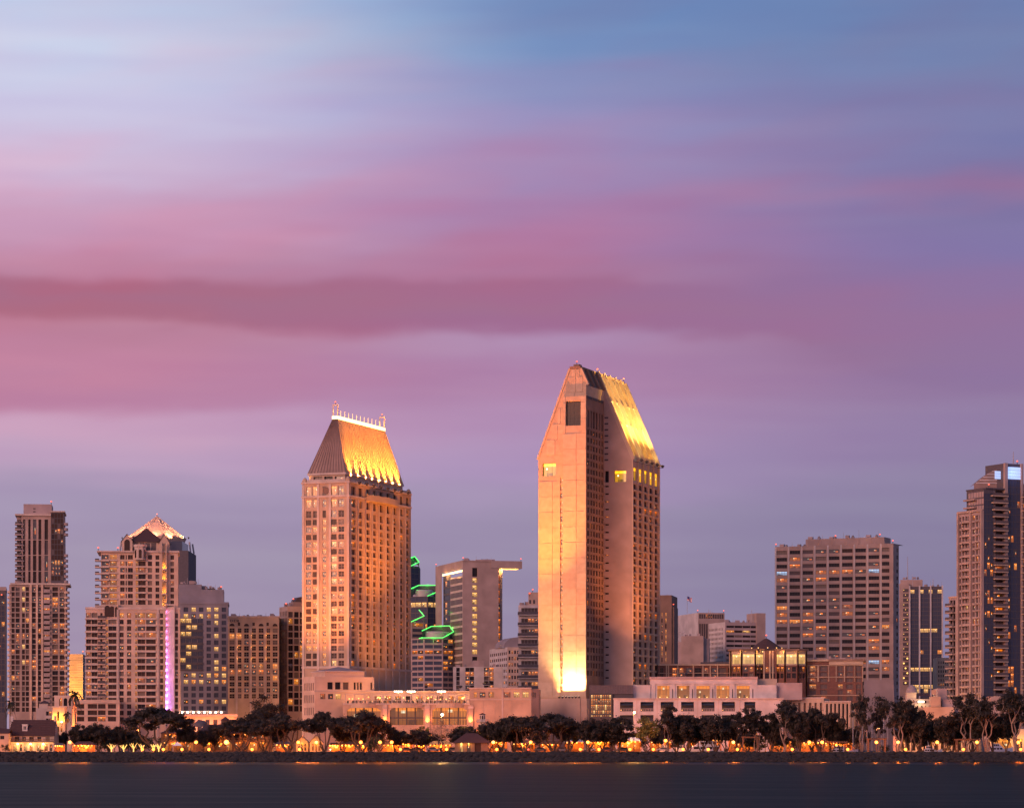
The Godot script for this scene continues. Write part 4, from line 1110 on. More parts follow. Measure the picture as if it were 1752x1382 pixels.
func left_condos() -> void:
	# glass tower at the frame's edge
	var b := bld("glass_office", "sliver of a dark blue glass tower at the far left with a red roof lamp", 9.5, 1300, -9)
	var xl := b.fx(-60); var yt := b.hy(1010)
	block(b, xl, 0, 0, -25, 0, yt, "slate", {"cols": even(0.5, -xl - 0.4, 10, 0.8), "rows": rows_of(b, pitch(1018, 9.2, 22, 7.6)), "lit": 0.12, "glass": "glass_blue", "mv": 1, "deep": 0.15})
	b.g("parapet:mauve").box(Vector3(xl, yt, 0.1), Vector3(0.1, yt + 1.6, -25))
	beacon(b, Vector3(b.fx(2), b.hy(1022), 0.4))
	finish(b)
	# the slender condominium with finned upper half
	b = bld("slender_condominium", "slender condominium tower with vertical fins, leftmost of the full towers", 112, 1150, -7)
	var f := func(px): return b.fx(px)
	xl = f.call(26)
	var y1 := b.hy(1001); var y0 := b.hy(883)
	# upper half
	var ux := b.fx(36); var um := b.fx(86.5); var ur := b.fx(108.5)
	var uc := front_cols(b, [[38.3, 42.6], [47.6, 51.6], [55.6, 61.5], [65, 70], [75.5, 81.5]], ux)
	wall(b, Vector3(ux, 0, 0), Vector3(um, 0, 0), y1, y0, uc, rows_of(b, [[889, 923.2], [924.4, 949.6], [950.8, 976.8], [978, 1000]]), {"mat": "dim_pink", "deep": 0.7, "mv": 0, "mh": 3, "glass": "glass_warm", "on": func(ci, ri): return "dusk" if [ci, ri] in [[4, 2], [4, 3], [2, 0]] else ""})
	wall(b, Vector3(um, 0, 0.35), Vector3(ur, 0, 0.35), y1, b.hy(876.5), even(0.15, ur - um - 0.15, 4, 0.94), rows_of(b, pitch(878.5, 8.9, 13, 8.2)), {"mat": "slate", "deep": 0.12, "mv": 0, "glass": "glass_warm",
		"on": func(ci, ri): return "gold" if [ci, ri] in [[1, 3], [2, 3], [3, 5]] else ("warm" if ri == 9 else ("dusk" if ri in [10, 11] and ci != 3 else ""))})
	var g := b.g("dim_pink")
	g.quad(Vector3(ux, y0, 0), Vector3(um, y0, 0), Vector3(um, y0, -20), Vector3(ux, y0, -20))
	g.quad(Vector3(ur, y1, 0.35), Vector3(ur, y1, -20), Vector3(ur, b.hy(876.5), -20), Vector3(ur, b.hy(876.5), 0.35)); g.quad(Vector3(ux, y1, -20), Vector3(ux, y1, 0), Vector3(ux, y0, 0), Vector3(ux, y0, -20))
	g.quad(Vector3(um, b.hy(876.5), 0.35), Vector3(ur, b.hy(876.5), 0.35), Vector3(ur, b.hy(876.5), -20), Vector3(um, b.hy(876.5), -20)); g.quad(Vector3(um, y0, -20), Vector3(um, y0, 0.35), Vector3(um, b.hy(876.5), 0.35), Vector3(um, b.hy(876.5), -20))
	b.g("cornice:cream").box(Vector3(b.fx(25), y0, 0.7), Vector3(um, y0 + 0.7, -20)); b.g("cornice:cream").box(Vector3(um - 0.3, b.hy(876.5), 0.8), Vector3(b.fx(110.5), b.hy(876.5) + 0.5, -20))
	b.g("penthouse:mauve").box(Vector3(b.fx(39), y0 + 0.7, -2.5), Vector3(b.fx(87.5), b.hy(862), -18))
	for k in 3: b.g("vent:charcoal").box(Vector3(b.fx(55.5), b.hy(869.0 + 5 * k), -2.49), Vector3(b.fx(59.5), b.hy(870.8 + 5 * k), -2.42))
	# rounded balconies on both edges of the upper half
	for k in 13:
		var y := b.hy(896.5 + 8.95 * k)
		b.g("balcony:mauve").prism(round_slab(b.fx(24.5), ux + 1.0, -3.0, 0.4), y - 0.5, y); b.g("balcony_rail:charcoal").prism(round_slab(b.fx(25), ux + 0.8, -2.8, 0.3), y + 0.002, y + 0.7)
		if k < 3 or k > 5: b.g("balcony:mauve").prism(round_slab(ur - 0.5, b.fx(115.5), -3.0, 0.3), y - 0.5, y + 0.5)
	wall(b, Vector3(b.fx(27.5), 0, -2.0), Vector3(ux, 0, -2.0), y1, y0, even(0.2, ux - b.fx(27.5) - 0.2, 2, 0.8), rows_of(b, pitch(889.2, 8.95, 12, 6.6)), {"mat": "mauve", "deep": 0.3, "mv": 0, "glass": "glass_soft", "lit": 0.03})
	# lower half
	var lc := front_cols(b, [[18.5, 24], [25.5, 33.0], [36.5, 41.5], [43, 49], [54.5, 61], [64.5, 70]], xl)
	var lx := b.fx(15); lc = front_cols(b, [[19, 24.5], [26, 33.0], [37, 42], [43.5, 49], [54, 61], [64, 70]], lx)
	var lrow := pitch(1004.5, 8.95, 24, 7.2)
	var lr := b.fx(72.5)
	wall(b, Vector3(lx, 0, 0.6), Vector3(lr, 0, 0.6), 0, y1, lc, rows_of(b, lrow), {"mat": "dim_pink", "deep": 0.5, "mv": 0, "glass": "glass_warm", "lit": 0.15, "tone": ["gold", "dusk", "dusk", "warm"],
		"on": func(ci, ri): return "gold" if [ci, ri] in [[4, 15], [1, 9], [2, 9], [4, 21]] else ("pale" if [ci, ri] in [[2, 0], [2, 2], [2, 4], [2, 11], [2, 14]] else ("dusk" if ci == 5 and ri in [2, 3, 4] else ""))})
	for p in [52, 62.5, 71.5]: b.g("fin:pink_stone").box(Vector3(b.fx(p) - 0.4, 0, 0.61), Vector3(b.fx(p) + 0.4, y1, 1.2))
	var rc := front_cols(b, [[74.5, 84.5], [89, 98.5], [101.5, 110]], lr)
	wall(b, Vector3(lr, 0, 0.6), Vector3(0, 0, 0.6), 0, y1, rc, rows_of(b, lrow), {"mat": "dim_pink", "deep": 0.6, "mv": 1, "glass": "glass_warm", "lit": 0.14, "tone": ["dusk", "gold"],
		"on": func(ci, ri): return "gold" if ri in [3, 7, 12, 15] and ci > 0 else ("warm" if [ci, ri] in [[1, 2], [0, 12], [0, 2]] else ("dusk" if [ci, ri] in [[2, 2], [1, 8]] else ""))})
	for k in 24:
		var y := b.hy(1012.6 + 8.95 * k)
		b.g("balcony:pink_stone").prism(round_slab(b.fx(12), b.fx(19), -4.0, 1.0), y - 0.6, y + 0.25)
		b.g("balcony:pink_stone").prism(round_slab(b.fx(109), b.fx(118), -4.0, 1.0), y - 0.6, y + 0.25)
		balcony(b, b.fx(74), b.fx(85), y, 0.6, 0.7, "balcony:mauve", "balcony_rail:mauve")
	b.g("cornice:cream").box(Vector3(b.fx(17), y1, 1.2), Vector3(b.fx(119), y1 + 0.7, -20))
	g.quad(Vector3(0, 0, 0.6), Vector3(0, 0, -20), Vector3(0, y1, -20), Vector3(0, y1, 0.6)); g.quad(Vector3(lx, 0, -20), Vector3(lx, 0, 0.6), Vector3(lx, y1, 0.6), Vector3(lx, y1, -20))
	g.quad(Vector3(0, 0, -20), Vector3(lx, 0, -20), Vector3(ux, y0, -20), Vector3(ur, y0, -20))
	beacon(b, Vector3(b.fx(86.5), b.hy(862), -3.0))
	finish(b)
	# floodlit yellow slab in the gap
	b = bld("golden_slab", "narrow slab glowing golden yellow in the gap between two condominium towers", 141, 1240, -5)
	xl = b.fx(117.5); yt = b.hy(1121)
	block(b, xl, 0, 0, -20, 0, yt, "cream", {"cols": even(0.3, -xl - 0.2, 12, 0.42), "rows": rows_of(b, pitch(1124, 4.2, 24, 2.4)), "mv": 0, "deep": 0.1, "glass": "tan_stone"}, {"cols": even(0.6, 18, 5, 0.6), "rows": rows_of(b, pitch(1125, 8.4, 12, 6)), "mv": 0})
	b.g("parapet:tan_stone").box(Vector3(xl - 0.1, yt, 0.12), Vector3(0.12, yt + 0.5, -20))
	for x in [xl, 0.0]: beacon(b, Vector3(x, yt + 0.5, -0.6))
	finish(b)
	for k in 3: spot_rig(b.o.transform * Vector3(xl * (0.15 + 0.35 * k), 1.0, 22.0), b.o.transform * Vector3(xl * 0.5, [10.0, 24.0, 38.0][k], 0), [700.0, 1900.0, 4300.0][k], 30.0, Color(1.0, 0.66, 0.14), ["lowest", "middle", "highest"][k] + " of the beams on the golden slab")
	gabled_condo()

func round_slab(x0: float, x1: float, z0: float, out: float) -> Array:    # a slab with a rounded front
	var r := [Vector2(x0, z0)]
	for k in 6:
		var a := k / 5.0
		r.append(Vector2(lerpf(x0, x1, a), out - 1.0 + 1.0 * sin(PI * (0.15 + 0.7 * a)) ))
	r.append(Vector2(x1, z0))
	r.reverse()
	r.reverse()
	return r

func gabled_condo() -> void:
	var b := bld("terraced_condominium", "terraced pink condominium with arched penthouse gables and a tall violet light strip", 307, 1070, -6)
	var xl := b.fx(146); var ym := b.hy(1043)
	var cols := [[146.8, 155], [156, 166], [171, 174.7], [181, 184.2], [185, 198.6], [204, 211], [216.7, 224], [230.7, 234], [234.8, 247.8], [249.5, 266], [273.4, 278.6], [299, 304]]
	var lc := front_cols(b, cols, xl)
	var rr := rows_of(b, pitch(1049.2, 11.1, 17, 7.9))
	wall(b, Vector3(xl, 0, 0), Vector3.ZERO, 0, ym, lc, rr, {"mat": "pink_stone", "deep": 0.5, "mv": 1, "frame": "brown", "glass": "glass_warm",
		"lit": 0.11, "tone": ["dusk", "dusk", "gold"], "on": func(ci, ri): return _condo_tone(ci, ri)})
	# roof of the lower part, sides
	var g := b.g("pink_stone")
	g.quad(Vector3(xl, ym, 0), Vector3(0, ym, 0), Vector3(0, ym, -26), Vector3(xl, ym, -26))
	g.quad(Vector3(0, 0, 0), Vector3(0, 0, -26), Vector3(0, ym, -26), Vector3(0, ym, 0)); g.quad(Vector3(xl, 0, -26), Vector3(xl, 0, 0), Vector3(xl, ym, 0), Vector3(xl, ym, -26))
	for k in 17:
		var y := b.hy(1059.3 + 11.1 * k)
		b.g("slab:cream").box(Vector3(xl - 0.3, y - 0.35, 0.003), Vector3(b.fx(166.5), y + 0.2, 0.9))
		balcony(b, b.fx(166.5), b.fx(180), y + 0.2, 0, 0.9)
		b.g("slab:cream").box(Vector3(b.fx(180.6), y - 0.3, 0.003), Vector3(b.fx(199.2), y + 0.15, 0.3)); b.g("slab:cream").box(Vector3(b.fx(230.3), y - 0.3, 0.003), Vector3(b.fx(266.5), y + 0.15, 0.5))
	for px in [200.8, 269.5]: b.g("pilaster:cream").box(Vector3(b.fx(px) - 0.35, 0, 0.004), Vector3(b.fx(px) + 0.35, ym, 0.4))
	b.g("parapet:cream").box(Vector3(xl - 0.2, ym, 0.25), Vector3(0.2, ym + 0.8, -0.15))
	# upper part
	var ux := b.fx(172, -1.5); var ur := b.fx(304, -1.5); var z := -1.5
	var yt := b.hy(945)
	var uc := front_cols(b, [[173, 185.4], [187, 199.4], [205, 212.6], [214.3, 216.4], [218.3, 226.7], [231.8, 235.2], [236, 248.7], [252.4, 259.6], [265.5, 272], [277, 284], [291, 297.2]], ux, z)
	var urow := rows_of(b, pitch(949.4, 11.05, 8, 7.7))
	wall(b, Vector3(ux, 0, z), Vector3(ur, 0, z), ym, yt, uc, urow, {"mat": "pink_stone", "deep": 0.5, "mv": 1, "frame": "brown", "glass": "glass_warm", "mask": func(ci, _r): return ci != 9,
		"on": func(ci, ri): return "dusk" if ci == 0 else ("amber" if ci in [1, 5] else ("gold" if [ci, ri] in [[2, 1], [4, 1], [2, 6], [7, 12]] else ("dusk" if [ci, ri] in [[2, 2], [10, 4], [6, 2]] else "")))})
	g.quad(Vector3(ux, yt, z), Vector3(ur, yt, z), Vector3(ur, yt, -24), Vector3(ux, yt, -24))
	g.quad(Vector3(ur, ym, z), Vector3(ur, ym, -24), Vector3(ur, yt, -24), Vector3(ur, yt, z)); g.quad(Vector3(ux, ym, -24), Vector3(ux, ym, z), Vector3(ux, yt, z), Vector3(ux, yt, -24))
	for k in 8:
		var y := b.hy(958.6 + 11.05 * k)
		b.g("balcony:cream").box(Vector3(b.fx(161.5), y - 0.45, z + 1.0), Vector3(b.fx(186), y, z - 3.5))
		b.g("balcony_rail:charcoal").box(Vector3(b.fx(161.8), y + 0.002, z + 0.95), Vector3(b.fx(169), y + 0.5, z + 0.88))
		b.g("slab:cream").box(Vector3(b.fx(186.4), y - 0.3, z + 0.003), Vector3(b.fx(200), y + 0.1, z + 0.4))
		if k < 7: b.g("slab:cream").box(Vector3(b.fx(231), y - 0.3, z + 0.003), Vector3(b.fx(249.5), y + 0.1, z + 0.5))
	b.g("cornice:cream").box(Vector3(b.fx(165), yt, z + 0.9), Vector3(b.fx(228), yt + 0.5, -24)); b.g("cornice:cream").box(Vector3(b.fx(229), yt, z + 0.5), Vector3(b.fx(306), yt + 0.7, -24))
	# lit recess of the right gable, with lamps inside
	for k in [[928, 973], [976, 992], [996, 1015], [1018, 1037]]:
		b.g("alcove:panel_c").box(Vector3(b.fx(277, z), b.hy(k[1]), z + 0.004), Vector3(b.fx(284, z), b.hy(k[0]), z + 0.05))
		for s in [276.2, 284.2]: b.g("alcove_jamb:cream").box(Vector3(b.fx(s, z), b.hy(k[1]), z + 0.006), Vector3(b.fx(s + 0.8, z), b.hy(k[0]), z + 1.3))
		b.g("alcove_sill:cream").box(Vector3(b.fx(276.2, z), b.hy(k[1]) - 0.5, z + 0.008), Vector3(b.fx(285, z), b.hy(k[1]) - 0.002, z + 1.35))
		var l := bulb_part(b.o, Vector3(b.fx(277.6, z), b.hy(k[1] - 3), z + 0.55), 0.2, "lamp_warm", "alcove_lamp")
		omni(l, Vector3.ZERO, 12.0, Color(1.0, 0.62, 0.16), 0.2)
	# penthouse with two gables and a hipped dark roof
	var pz := -3.0
	var y1 := yt + 0.5; var ye := b.hy(925); var yg := b.hy(913.5)
	for p in [[207.5, 226.0, 925.0, 913.5], [271.5, 289.5, 928.0, 913.0]]:
		var x0 := b.fx(p[0], pz); var x1 := b.fx(p[1], pz); var m := (x0 + x1) / 2; var e := b.hy(p[2]); var a := b.hy(p[3])
		g.quad(Vector3(x0, y1, pz), Vector3(x1, y1, pz), Vector3(x1, e, pz), Vector3(x0, e, pz)); g.tri(Vector3(x0, e, pz), Vector3(x1, e, pz), Vector3(m, a, pz))
		g.quad(Vector3(x1, y1, pz), Vector3(x1, y1, -14), Vector3(x1, e, -14), Vector3(x1, e, pz)); g.quad(Vector3(x0, y1, -14), Vector3(x0, y1, pz), Vector3(x0, e, pz), Vector3(x0, e, -14))
		var rg := b.g("gable_roof:roof_dark")
		rg.quad(Vector3(x1 + 0.3, e - 0.2, pz + 0.3), Vector3(x1 + 0.3, e - 0.2, -14), Vector3(m, a + 0.2, -14), Vector3(m, a + 0.2, pz + 0.3)); rg.quad(Vector3(x0 - 0.3, e - 0.2, -14), Vector3(x0 - 0.3, e - 0.2, pz + 0.3), Vector3(m, a + 0.2, pz + 0.3), Vector3(m, a + 0.2, -14))
	var aw := Geo.new()
	var ax := b.fx(216.7, pz)
	aw.box(Vector3(ax - 1.0, y1 + 0.3, pz + 0.004), Vector3(ax + 1.0, b.hy(927), pz + 0.12))
	for k in 8: aw.tri(Vector3(ax, b.hy(927), pz + 0.12), Vector3(ax + cos(PI * k / 8.0), b.hy(927) + sin(PI * k / 8.0), pz + 0.12), Vector3(ax + cos(PI * (k + 1) / 8.0), b.hy(927) + sin(PI * (k + 1) / 8.0), pz + 0.12))
	part("arched_window", aw, M.glass_warm, b.o)
	g.box(Vector3(b.fx(226, pz), y1, pz - 1.5), Vector3(b.fx(271.5, pz), b.hy(925.5), -14))
	for k in 4: b.g("window_band:glass_soft").box(Vector3(lerpf(b.fx(228, pz), b.fx(268, pz), k / 4.0), y1 + 0.5, pz - 1.45), Vector3(lerpf(b.fx(228, pz), b.fx(268, pz), (k + 0.8) / 4.0), b.hy(927.5), pz - 1.38))
	var rf := b.g("hip_roof:roof_dark")
	var x0r := b.fx(219, pz); var x1r := b.fx(280, pz); var ap := Vector3(b.fx(250, -9), b.hy(903.5, 0, -9), -9)
	var c4 := [Vector3(x0r, ye - 0.2, pz - 0.6), Vector3(x1r, ye - 0.2, pz - 0.6), Vector3(x1r, ye - 0.2, -15), Vector3(x0r, ye - 0.2, -15)]
	for k in 4: rf.tri(c4[k], c4[(k + 1) % 4], ap)
	# octagonal turret with arched windows
	var tc := Vector3(b.fx(239.5, z), b.hy(958), z)
	var tu := b.g("turret:cream")
	tu.lathe(tc, [[2.3, 0], [2.3, 4.6], [2.6, 4.8], [2.6, 5.6], [0.0, 5.7]], 8, PI / 8, true)
	for k in 3:
		var a := PI / 2 + (k - 1) * PI / 4
		var wg := Geo.new(); wg.x = Transform3D(Basis(Vector3.UP, a - PI / 2), tc + Vector3(cos(a) * 2.14, 0.6, -sin(a) * 2.14 * -1.0))
		wg.x.origin = tc + Vector3(-cos(a), 0, sin(a)) * 2.14 + Vector3(0, 0.6, 0)
		wg.x.basis = Basis(Vector3.UP, -(a - PI / 2))
		wg.box(Vector3(-0.55, 0, -0.1), Vector3(0.55, 2.6, 0.06))
		for j in 6: wg.tri(Vector3(0, 2.6, 0.06), Vector3(0.55 * cos(PI * j / 6.0), 2.6 + 0.55 * sin(PI * j / 6.0), 0.06), Vector3(0.55 * cos(PI * (j + 1) / 6.0), 2.6 + 0.55 * sin(PI * (j + 1) / 6.0), 0.06))
		part("arched_window", wg, M.glass_warm, b.o)
	for k in 3:      # arched pair on the terrace
		var x := b.fx([183.0, 191.0, 198.5][k], 0)
		var w: float = [1.0, 0.75, 0.5][k]
		var wg := Geo.new()
		wg.box(Vector3(x - w, b.hy(1056), 0.304), Vector3(x + w, b.hy(1041), 0.36))
		for j in 6: wg.tri(Vector3(x, b.hy(1041), 0.36), Vector3(x + w * cos(PI * j / 6.0), b.hy(1041) + w * sin(PI * j / 6.0), 0.36), Vector3(x + w * cos(PI * (j + 1) / 6.0), b.hy(1041) + w * sin(PI * (j + 1) / 6.0), 0.36))
		part("arched_window", wg, M.glass_warm, b.o)
	g.box(Vector3(b.fx(179), b.hy(1059), 0.001), Vector3(b.fx(202), b.hy(1035), 0.3)); g.box(Vector3(b.fx(179), ym - 0.5, 0.0), Vector3(b.fx(202), b.hy(1035), -1.4))
	# violet light strip
	var st := Geo.new(); st.box(Vector3(b.fx(283.2), b.hy(1213), 0.05), Vector3(b.fx(297), b.hy(1038.5), 0.12))
	part("light_strip", st, M.white, b.o)
	for s in [281.6, 297.0]: b.g("strip_jamb:cream").box(Vector3(b.fx(s), 0, 0.006), Vector3(b.fx(s + 1.4), b.hy(1036), 1.0))
	b.g("strip_jamb:cream").box(Vector3(b.fx(281.6), b.hy(1036), 0.006), Vector3(b.fx(298.4), b.hy(1033.5), 1.0))
	for k in 16:
		var y := b.hy(1212 - 11.0 * k)
		var l := bulb_part(b.o, Vector3(b.fx(284.0), y, 0.55), 0.09, "lamp_violet", "strip_lamp")
		omni(l, Vector3.ZERO, 12.0 * pow(0.88, k), Color(0.74, 0.46, 1.0).lerp(Color(1.0, 0.5, 0.72), k / 15.0), 0.3)
	for p in [[134, 944.5], [201, 943]]: beacon(b, Vector3(b.fx(maxf(p[0], 167.5), z), yt + 0.5, z))
	beacon(b, ap)
	finish(b)
	# low wing and terraces at its foot
	b = bld("condominium_podium", "four storey podium of wide dark windows at the foot of the pink condominium", 200, 1056, -7)
	xl = b.fx(108); yt = b.hy(1197)
	block(b, xl, b.fx(204), 0, -18, 0, yt, "pink_stone", {"cols": front_cols(b, [[110, 116], [121, 125], [127.5, 143.5], [149.5, 165.5], [167, 180], [184, 198]], xl), "rows": rows_of(b, pitch(1204.4, 10.9, 3, 7.8)), "mv": 2, "deep": 0.5, "glass": "glass_warm", "on": func(ci, ri): return "gold" if [ci, ri] in [[0, 1], [0, 2], [1, 2], [4, 2], [1, 1]] else ""})
	for k in 3: b.g("trim:cream").box(Vector3(xl - 0.1, b.hy(1203 + 10.9 * k), 0.003), Vector3(b.fx(204), b.hy(1202 + 10.9 * k), 0.35))
	rail(b.g("railing:charcoal"), Vector3(xl, yt, -0.2), Vector3(b.fx(180), yt, -0.2), 1.0, 24)
	finish(b)

func _condo_tone(ci: int, ri: int) -> String:
	if ci in [3, 7]: return "amber" if ri < 15 else ""
	if ci == 0: return "dusk" if ri in [0, 7, 8] else ("gold" if ri in [9, 10, 11, 12] else "")
	if ri == 1 and ci in [8, 9]: return "gold"
	if ri == 3 and ci in [8, 9]: return "dusk" if ci == 8 else "gold"
	if [ci, ri] in [[5, 0], [6, 3], [5, 5], [8, 0], [9, 0], [1, 16]]: return "warm"
	if [ci, ri] in [[8, 10], [9, 10], [9, 7], [10, 9], [11, 9], [10, 3]]: return "dusk"
	return ""

# ---------------------------------------------------------------- city blocks behind
func simple(called: String, label: String, px: float, d: float, turn: float, pxl: float, pyt: float, mt: String, front: Dictionary, pxr := 0.0, right := {}, deep := 22.0) -> Bld:   # a block by its picture edges
	var b := bld(called, label, px, d, turn)
	var xl := b.fx(pxl)
	var zb := b.rz(pxr) if pxr > 0.0 else -deep
	for o in [front, right]:
		if o.has("py"): o["rows"] = rows_of(b, o.py)
	if front.has("px"): front["cols"] = front_cols(b, front.px, xl)
	if front.has("n"): front["cols"] = even(front.get("m", 0.4), -xl - front.get("m", 0.4), front.n, front.get("share", 0.6))
	if right.has("n"): right["cols"] = even(0.4, -zb - 0.4, right.n, right.get("share", 0.6))
	block(b, xl, 0, 0, zb, 0, b.hy(pyt), mt, front, right)
	b.o.set_meta("xl", xl); b.o.set_meta("zb", zb)
	return b

func cap(b: Bld, pyt: float, mt := "parapet:cream", h := 0.9, out := 0.25) -> void:
	var y := b.hy(pyt)
	b.g(mt).box(Vector3(b.o.get_meta("xl") - out, y, out), Vector3(out, y + h, b.o.get_meta("zb") - out))

func clutter(b: Bld, pxl: float, pxr: float, py: float, k: int, z := -5.0) -> void:     # vents, cooling units and thin masts on a roof
	var y := b.hy(py, 0, z)
	for j in k:
		var x := lerpf(b.fx(pxl, z), b.fx(pxr, z), (j + b.q.randf()) / k)
		var g := Geo.new()
		match j % 3:
			0: g.at(0, 0, 0, b.q.randf_range(0.9, 2.2), b.q.randf_range(0.6, 1.5), 1.4)
			1:
				g.at(0, 0, 0, 1.1, 0.5, 1.1); g.lathe(Vector3(0, 0.5, 0), [[0.45, 0], [0.45, 0.5], [0.0, 0.6]], 8)
			2: g.tube(Vector3.ZERO, Vector3(0, b.q.randf_range(1.5, 3.6), 0), 0.09, 0.05, 5)
		part(["roof_unit", "roof_vent", "roof_mast"][j % 3], g, M[["mauve", "grey", "steel"][j % 3]], b.o).position = Vector3(x, y - 0.02, z - b.q.randf() * 3.0)

func upper(b: Bld, pxl: float, pxr: float, pyb: float, pyt: float, mt: String, z0 := -2.0, z1 := -14.0) -> void:
	b.g(mt).box(Vector3(b.fx(pxl, z0), b.hy(pyb), z0), Vector3(b.fx(pxr, z0), b.hy(pyt), z1))

func mast(b: Bld, px: float, pyb: float, pyt: float, z := -6.0, called := "mast") -> void:
	var g := b.g(called + ":steel")
	g.tube(Vector3(b.fx(px, z), b.hy(pyb), z), Vector3(b.fx(px, z), b.hy(pyt), z), 0.22, 0.1, 5)

func back_blocks_left() -> void:
	# white lattice pyramid on a dark shaft
	var b := bld("pyramid_tower", "dark office tower crowned by a pale glowing lattice pyramid", 268, 1420, 0)
	var w := b.fx(328.5)
	var y0 := b.hy(929); var ya := b.hy(886)
	wall(b, Vector3(-w, 0, w), Vector3(w, 0, w), 0, b.hy(946), even(0.5, 2 * w - 0.5, 16, 0.8), rows_of(b, pitch(950, 9.4, 8, 7.6)), {"mat": "slate", "glass": "glass_blue", "lit": 0.06, "mv": 1, "deep": 0.2})
	var g := b.g("slate")
	g.box(Vector3(-w, 0, w - 0.003), Vector3(w, b.hy(946), -w))
	var cr := b.g("crown_frame:steel")
	for k in 8:
		var p := Vector3(cos(TAU * (k + 0.5) / 8), 0, sin(TAU * (k + 0.5) / 8)) * w * 1.04
		cr.tube(Vector3(clampf(p.x * 1.1, -w, w), b.hy(946), clampf(p.z * 1.1, -w, w)), p + Vector3(0, y0, 0), 0.45, 0.45, 5)
	b.g("crown_core:glass_blue").prism([Vector2(-w * 0.8, w * 0.8), Vector2(w * 0.8, w * 0.8), Vector2(w * 0.8, -w * 0.8), Vector2(-w * 0.8, -w * 0.8)], b.hy(946), y0)
	var py := b.g("pyramid:lattice")
	var px1 := b.d0 / F
	py.lathe(Vector3.ZERO, [[45.0 * px1, b.hy(936)], [52.0 * px1, b.hy(921.5)], [0.0, b.hy(883.5)]], 8, PI / 8, true)
	for k in 15:      # lattice ribs
		var f := (k + 0.5) / 15.0
		var hh := lerpf(b.hy(921.5), b.hy(883.5), f)
		py.lathe(Vector3(0, hh, 0), [[52.0 * px1 * (1 - f) + 0.05, -0.12], [52.0 * px1 * (1 - f) + 0.24, 0.0], [52.0 * px1 * (1 - f) - 0.1, 0.14]], 8, PI / 8, true)
	for k in 8:
		var a := PI / 8 + TAU * k / 8
		py.tube(Vector3(cos(a) * 52.0 * px1, b.hy(921.5), -sin(a) * 52.0 * px1), Vector3(0, b.hy(883), 0), 0.35, 0.2, 5)
	for k in 5:
		var a := -PI * 0.12 - PI * 0.19 * k
		floodlight(b, Vector3(cos(a) * w * 1.0, b.hy(924), -sin(a) * w * 1.0), Vector3(cos(a) * w * 0.4, b.hy(903), -sin(a) * w * 0.4), 460.0, 44.0, Color(1.0, 0.70, 0.52))
	beacon(b, Vector3(0, b.hy(883.5), 0))
	finish(b)
	# office block with the dark top storeys
	b = simple("office_block", "grey office block with scattered bright windows beside the pink condominium", 390, 1150, -5, 303, 1034, "dusk_grey",
		{"px": [[313.6, 321.6], [327, 334.6], [340, 347.6], [353, 360.4], [365.8, 373.4], [378.8, 386.6]], "py": pitch(1039.2, 11.25, 16, 7.6), "glass": "glass_blue", "frame": "slate", "mv": 1, "lit": 0.12, "deep": 0.35,
		"tone": ["pale", "warm"], "mask": func(ci, ri): return not (ci < 3 and ri in range(2, 10)),
		"on": func(ci, ri): return ("pale" if (ci + ri) % 2 else "warm") if ri in [10, 11] or (ri == 14 and ci in [0, 2, 4, 5]) or (ri == 1 and ci < 5) else ("pale" if ri == 0 and ci in [1, 3, 4] else ("off" if ri > 11 and ci != 5 else ("pale" if ci == 4 and ri < 10 and ri % 2 == 0 else "")))})
	for k in 8:
		var bg := Geo.new()
		var x0 := b.fx(307.5); var x1 := b.fx(347)
		b.g("band:slate").box(Vector3(x0, b.hy(1069.2 + 11.25 * k), 0.003), Vector3(x1, b.hy(1066 + 11.25 * k), 0.3))
		for j in 4:
			var a := lerpf(x0, x1, j / 4.0); var e := lerpf(x0, x1, (j + 1) / 4.0)
			var wd := part_mesh("window", pane(e - a - 0.2, 1.75, 2, 0, "slate"), b.o)
			wd.transform = Transform3D(Vector3(e - a - 0.2, 0, 0), Vector3(0, b.hy(1058.5 + 11.25 * k) - b.hy(1066 + 11.25 * k), 0), Vector3(0, 0, 1), Vector3((a + e) / 2, b.hy(1062.2 + 11.25 * k), 0.06))
			wd.set_surface_override_material(0, LIT["pale"][(j + k) % 3] if (k in [0, 2] and j < 2) or (k in [1, 4] and j in [1, 2]) or (k in [5, 6, 7] and j < 2 and (j + k) % 2 == 0) else M.glass_blue)
	cap(b, 1034, "parapet:dusk_grey")
	var y := b.hy(1034)
	wall(b, Vector3(b.fx(300, -3), 0, -3), Vector3(b.fx(382.5, -3), 0, -3), y, b.hy(1008), even(0.4, b.fx(382.5, -3) - b.fx(300, -3) - 0.4, 9, 0.97), rows_of(b, [[1017.5, 1023.5], [1026, 1032.5]]), {"mat": "dusk_grey", "glass": "glass_blue", "mv": 2, "deep": 0.15, "lit": 0.35, "tone": ["pale"]})
	b.g("dusk_grey").box(Vector3(b.fx(300, -3), y, -3.01), Vector3(b.fx(382.5, -3), b.hy(1008) - 0.003, -20))
	upper(b, 300, 344.5, 1008, 999, "penthouse:dusk_grey", -4)
	b.g("plant:charcoal").box(Vector3(b.fx(354, -6), b.hy(1008), -6), Vector3(b.fx(368, -6), b.hy(1005.5), -9))
	beacon(b, Vector3(b.fx(378, -3), b.hy(1008), -3.5))
	clutter(b, 346, 380, 1008, 8); clutter(b, 305, 342, 999, 6, -8.0)
	finish(b)
	# street level shops with a lit flat canopy
	b = bld("transit_shelter", "low pale shelter under a row of brilliant white lamps behind the park trees", 404, 1010, -5)
	var xl := b.fx(305)
	wall(b, Vector3(xl, 0, 0), Vector3.ZERO, 0, b.hy(1226), even(0.4, -xl - 0.4, 7, 0.55), [[0.6, b.hy(1231)]], {"mat": "white", "mv": 1, "glass": "glass_blue", "lit": 0.2, "tone": ["dusk"]})
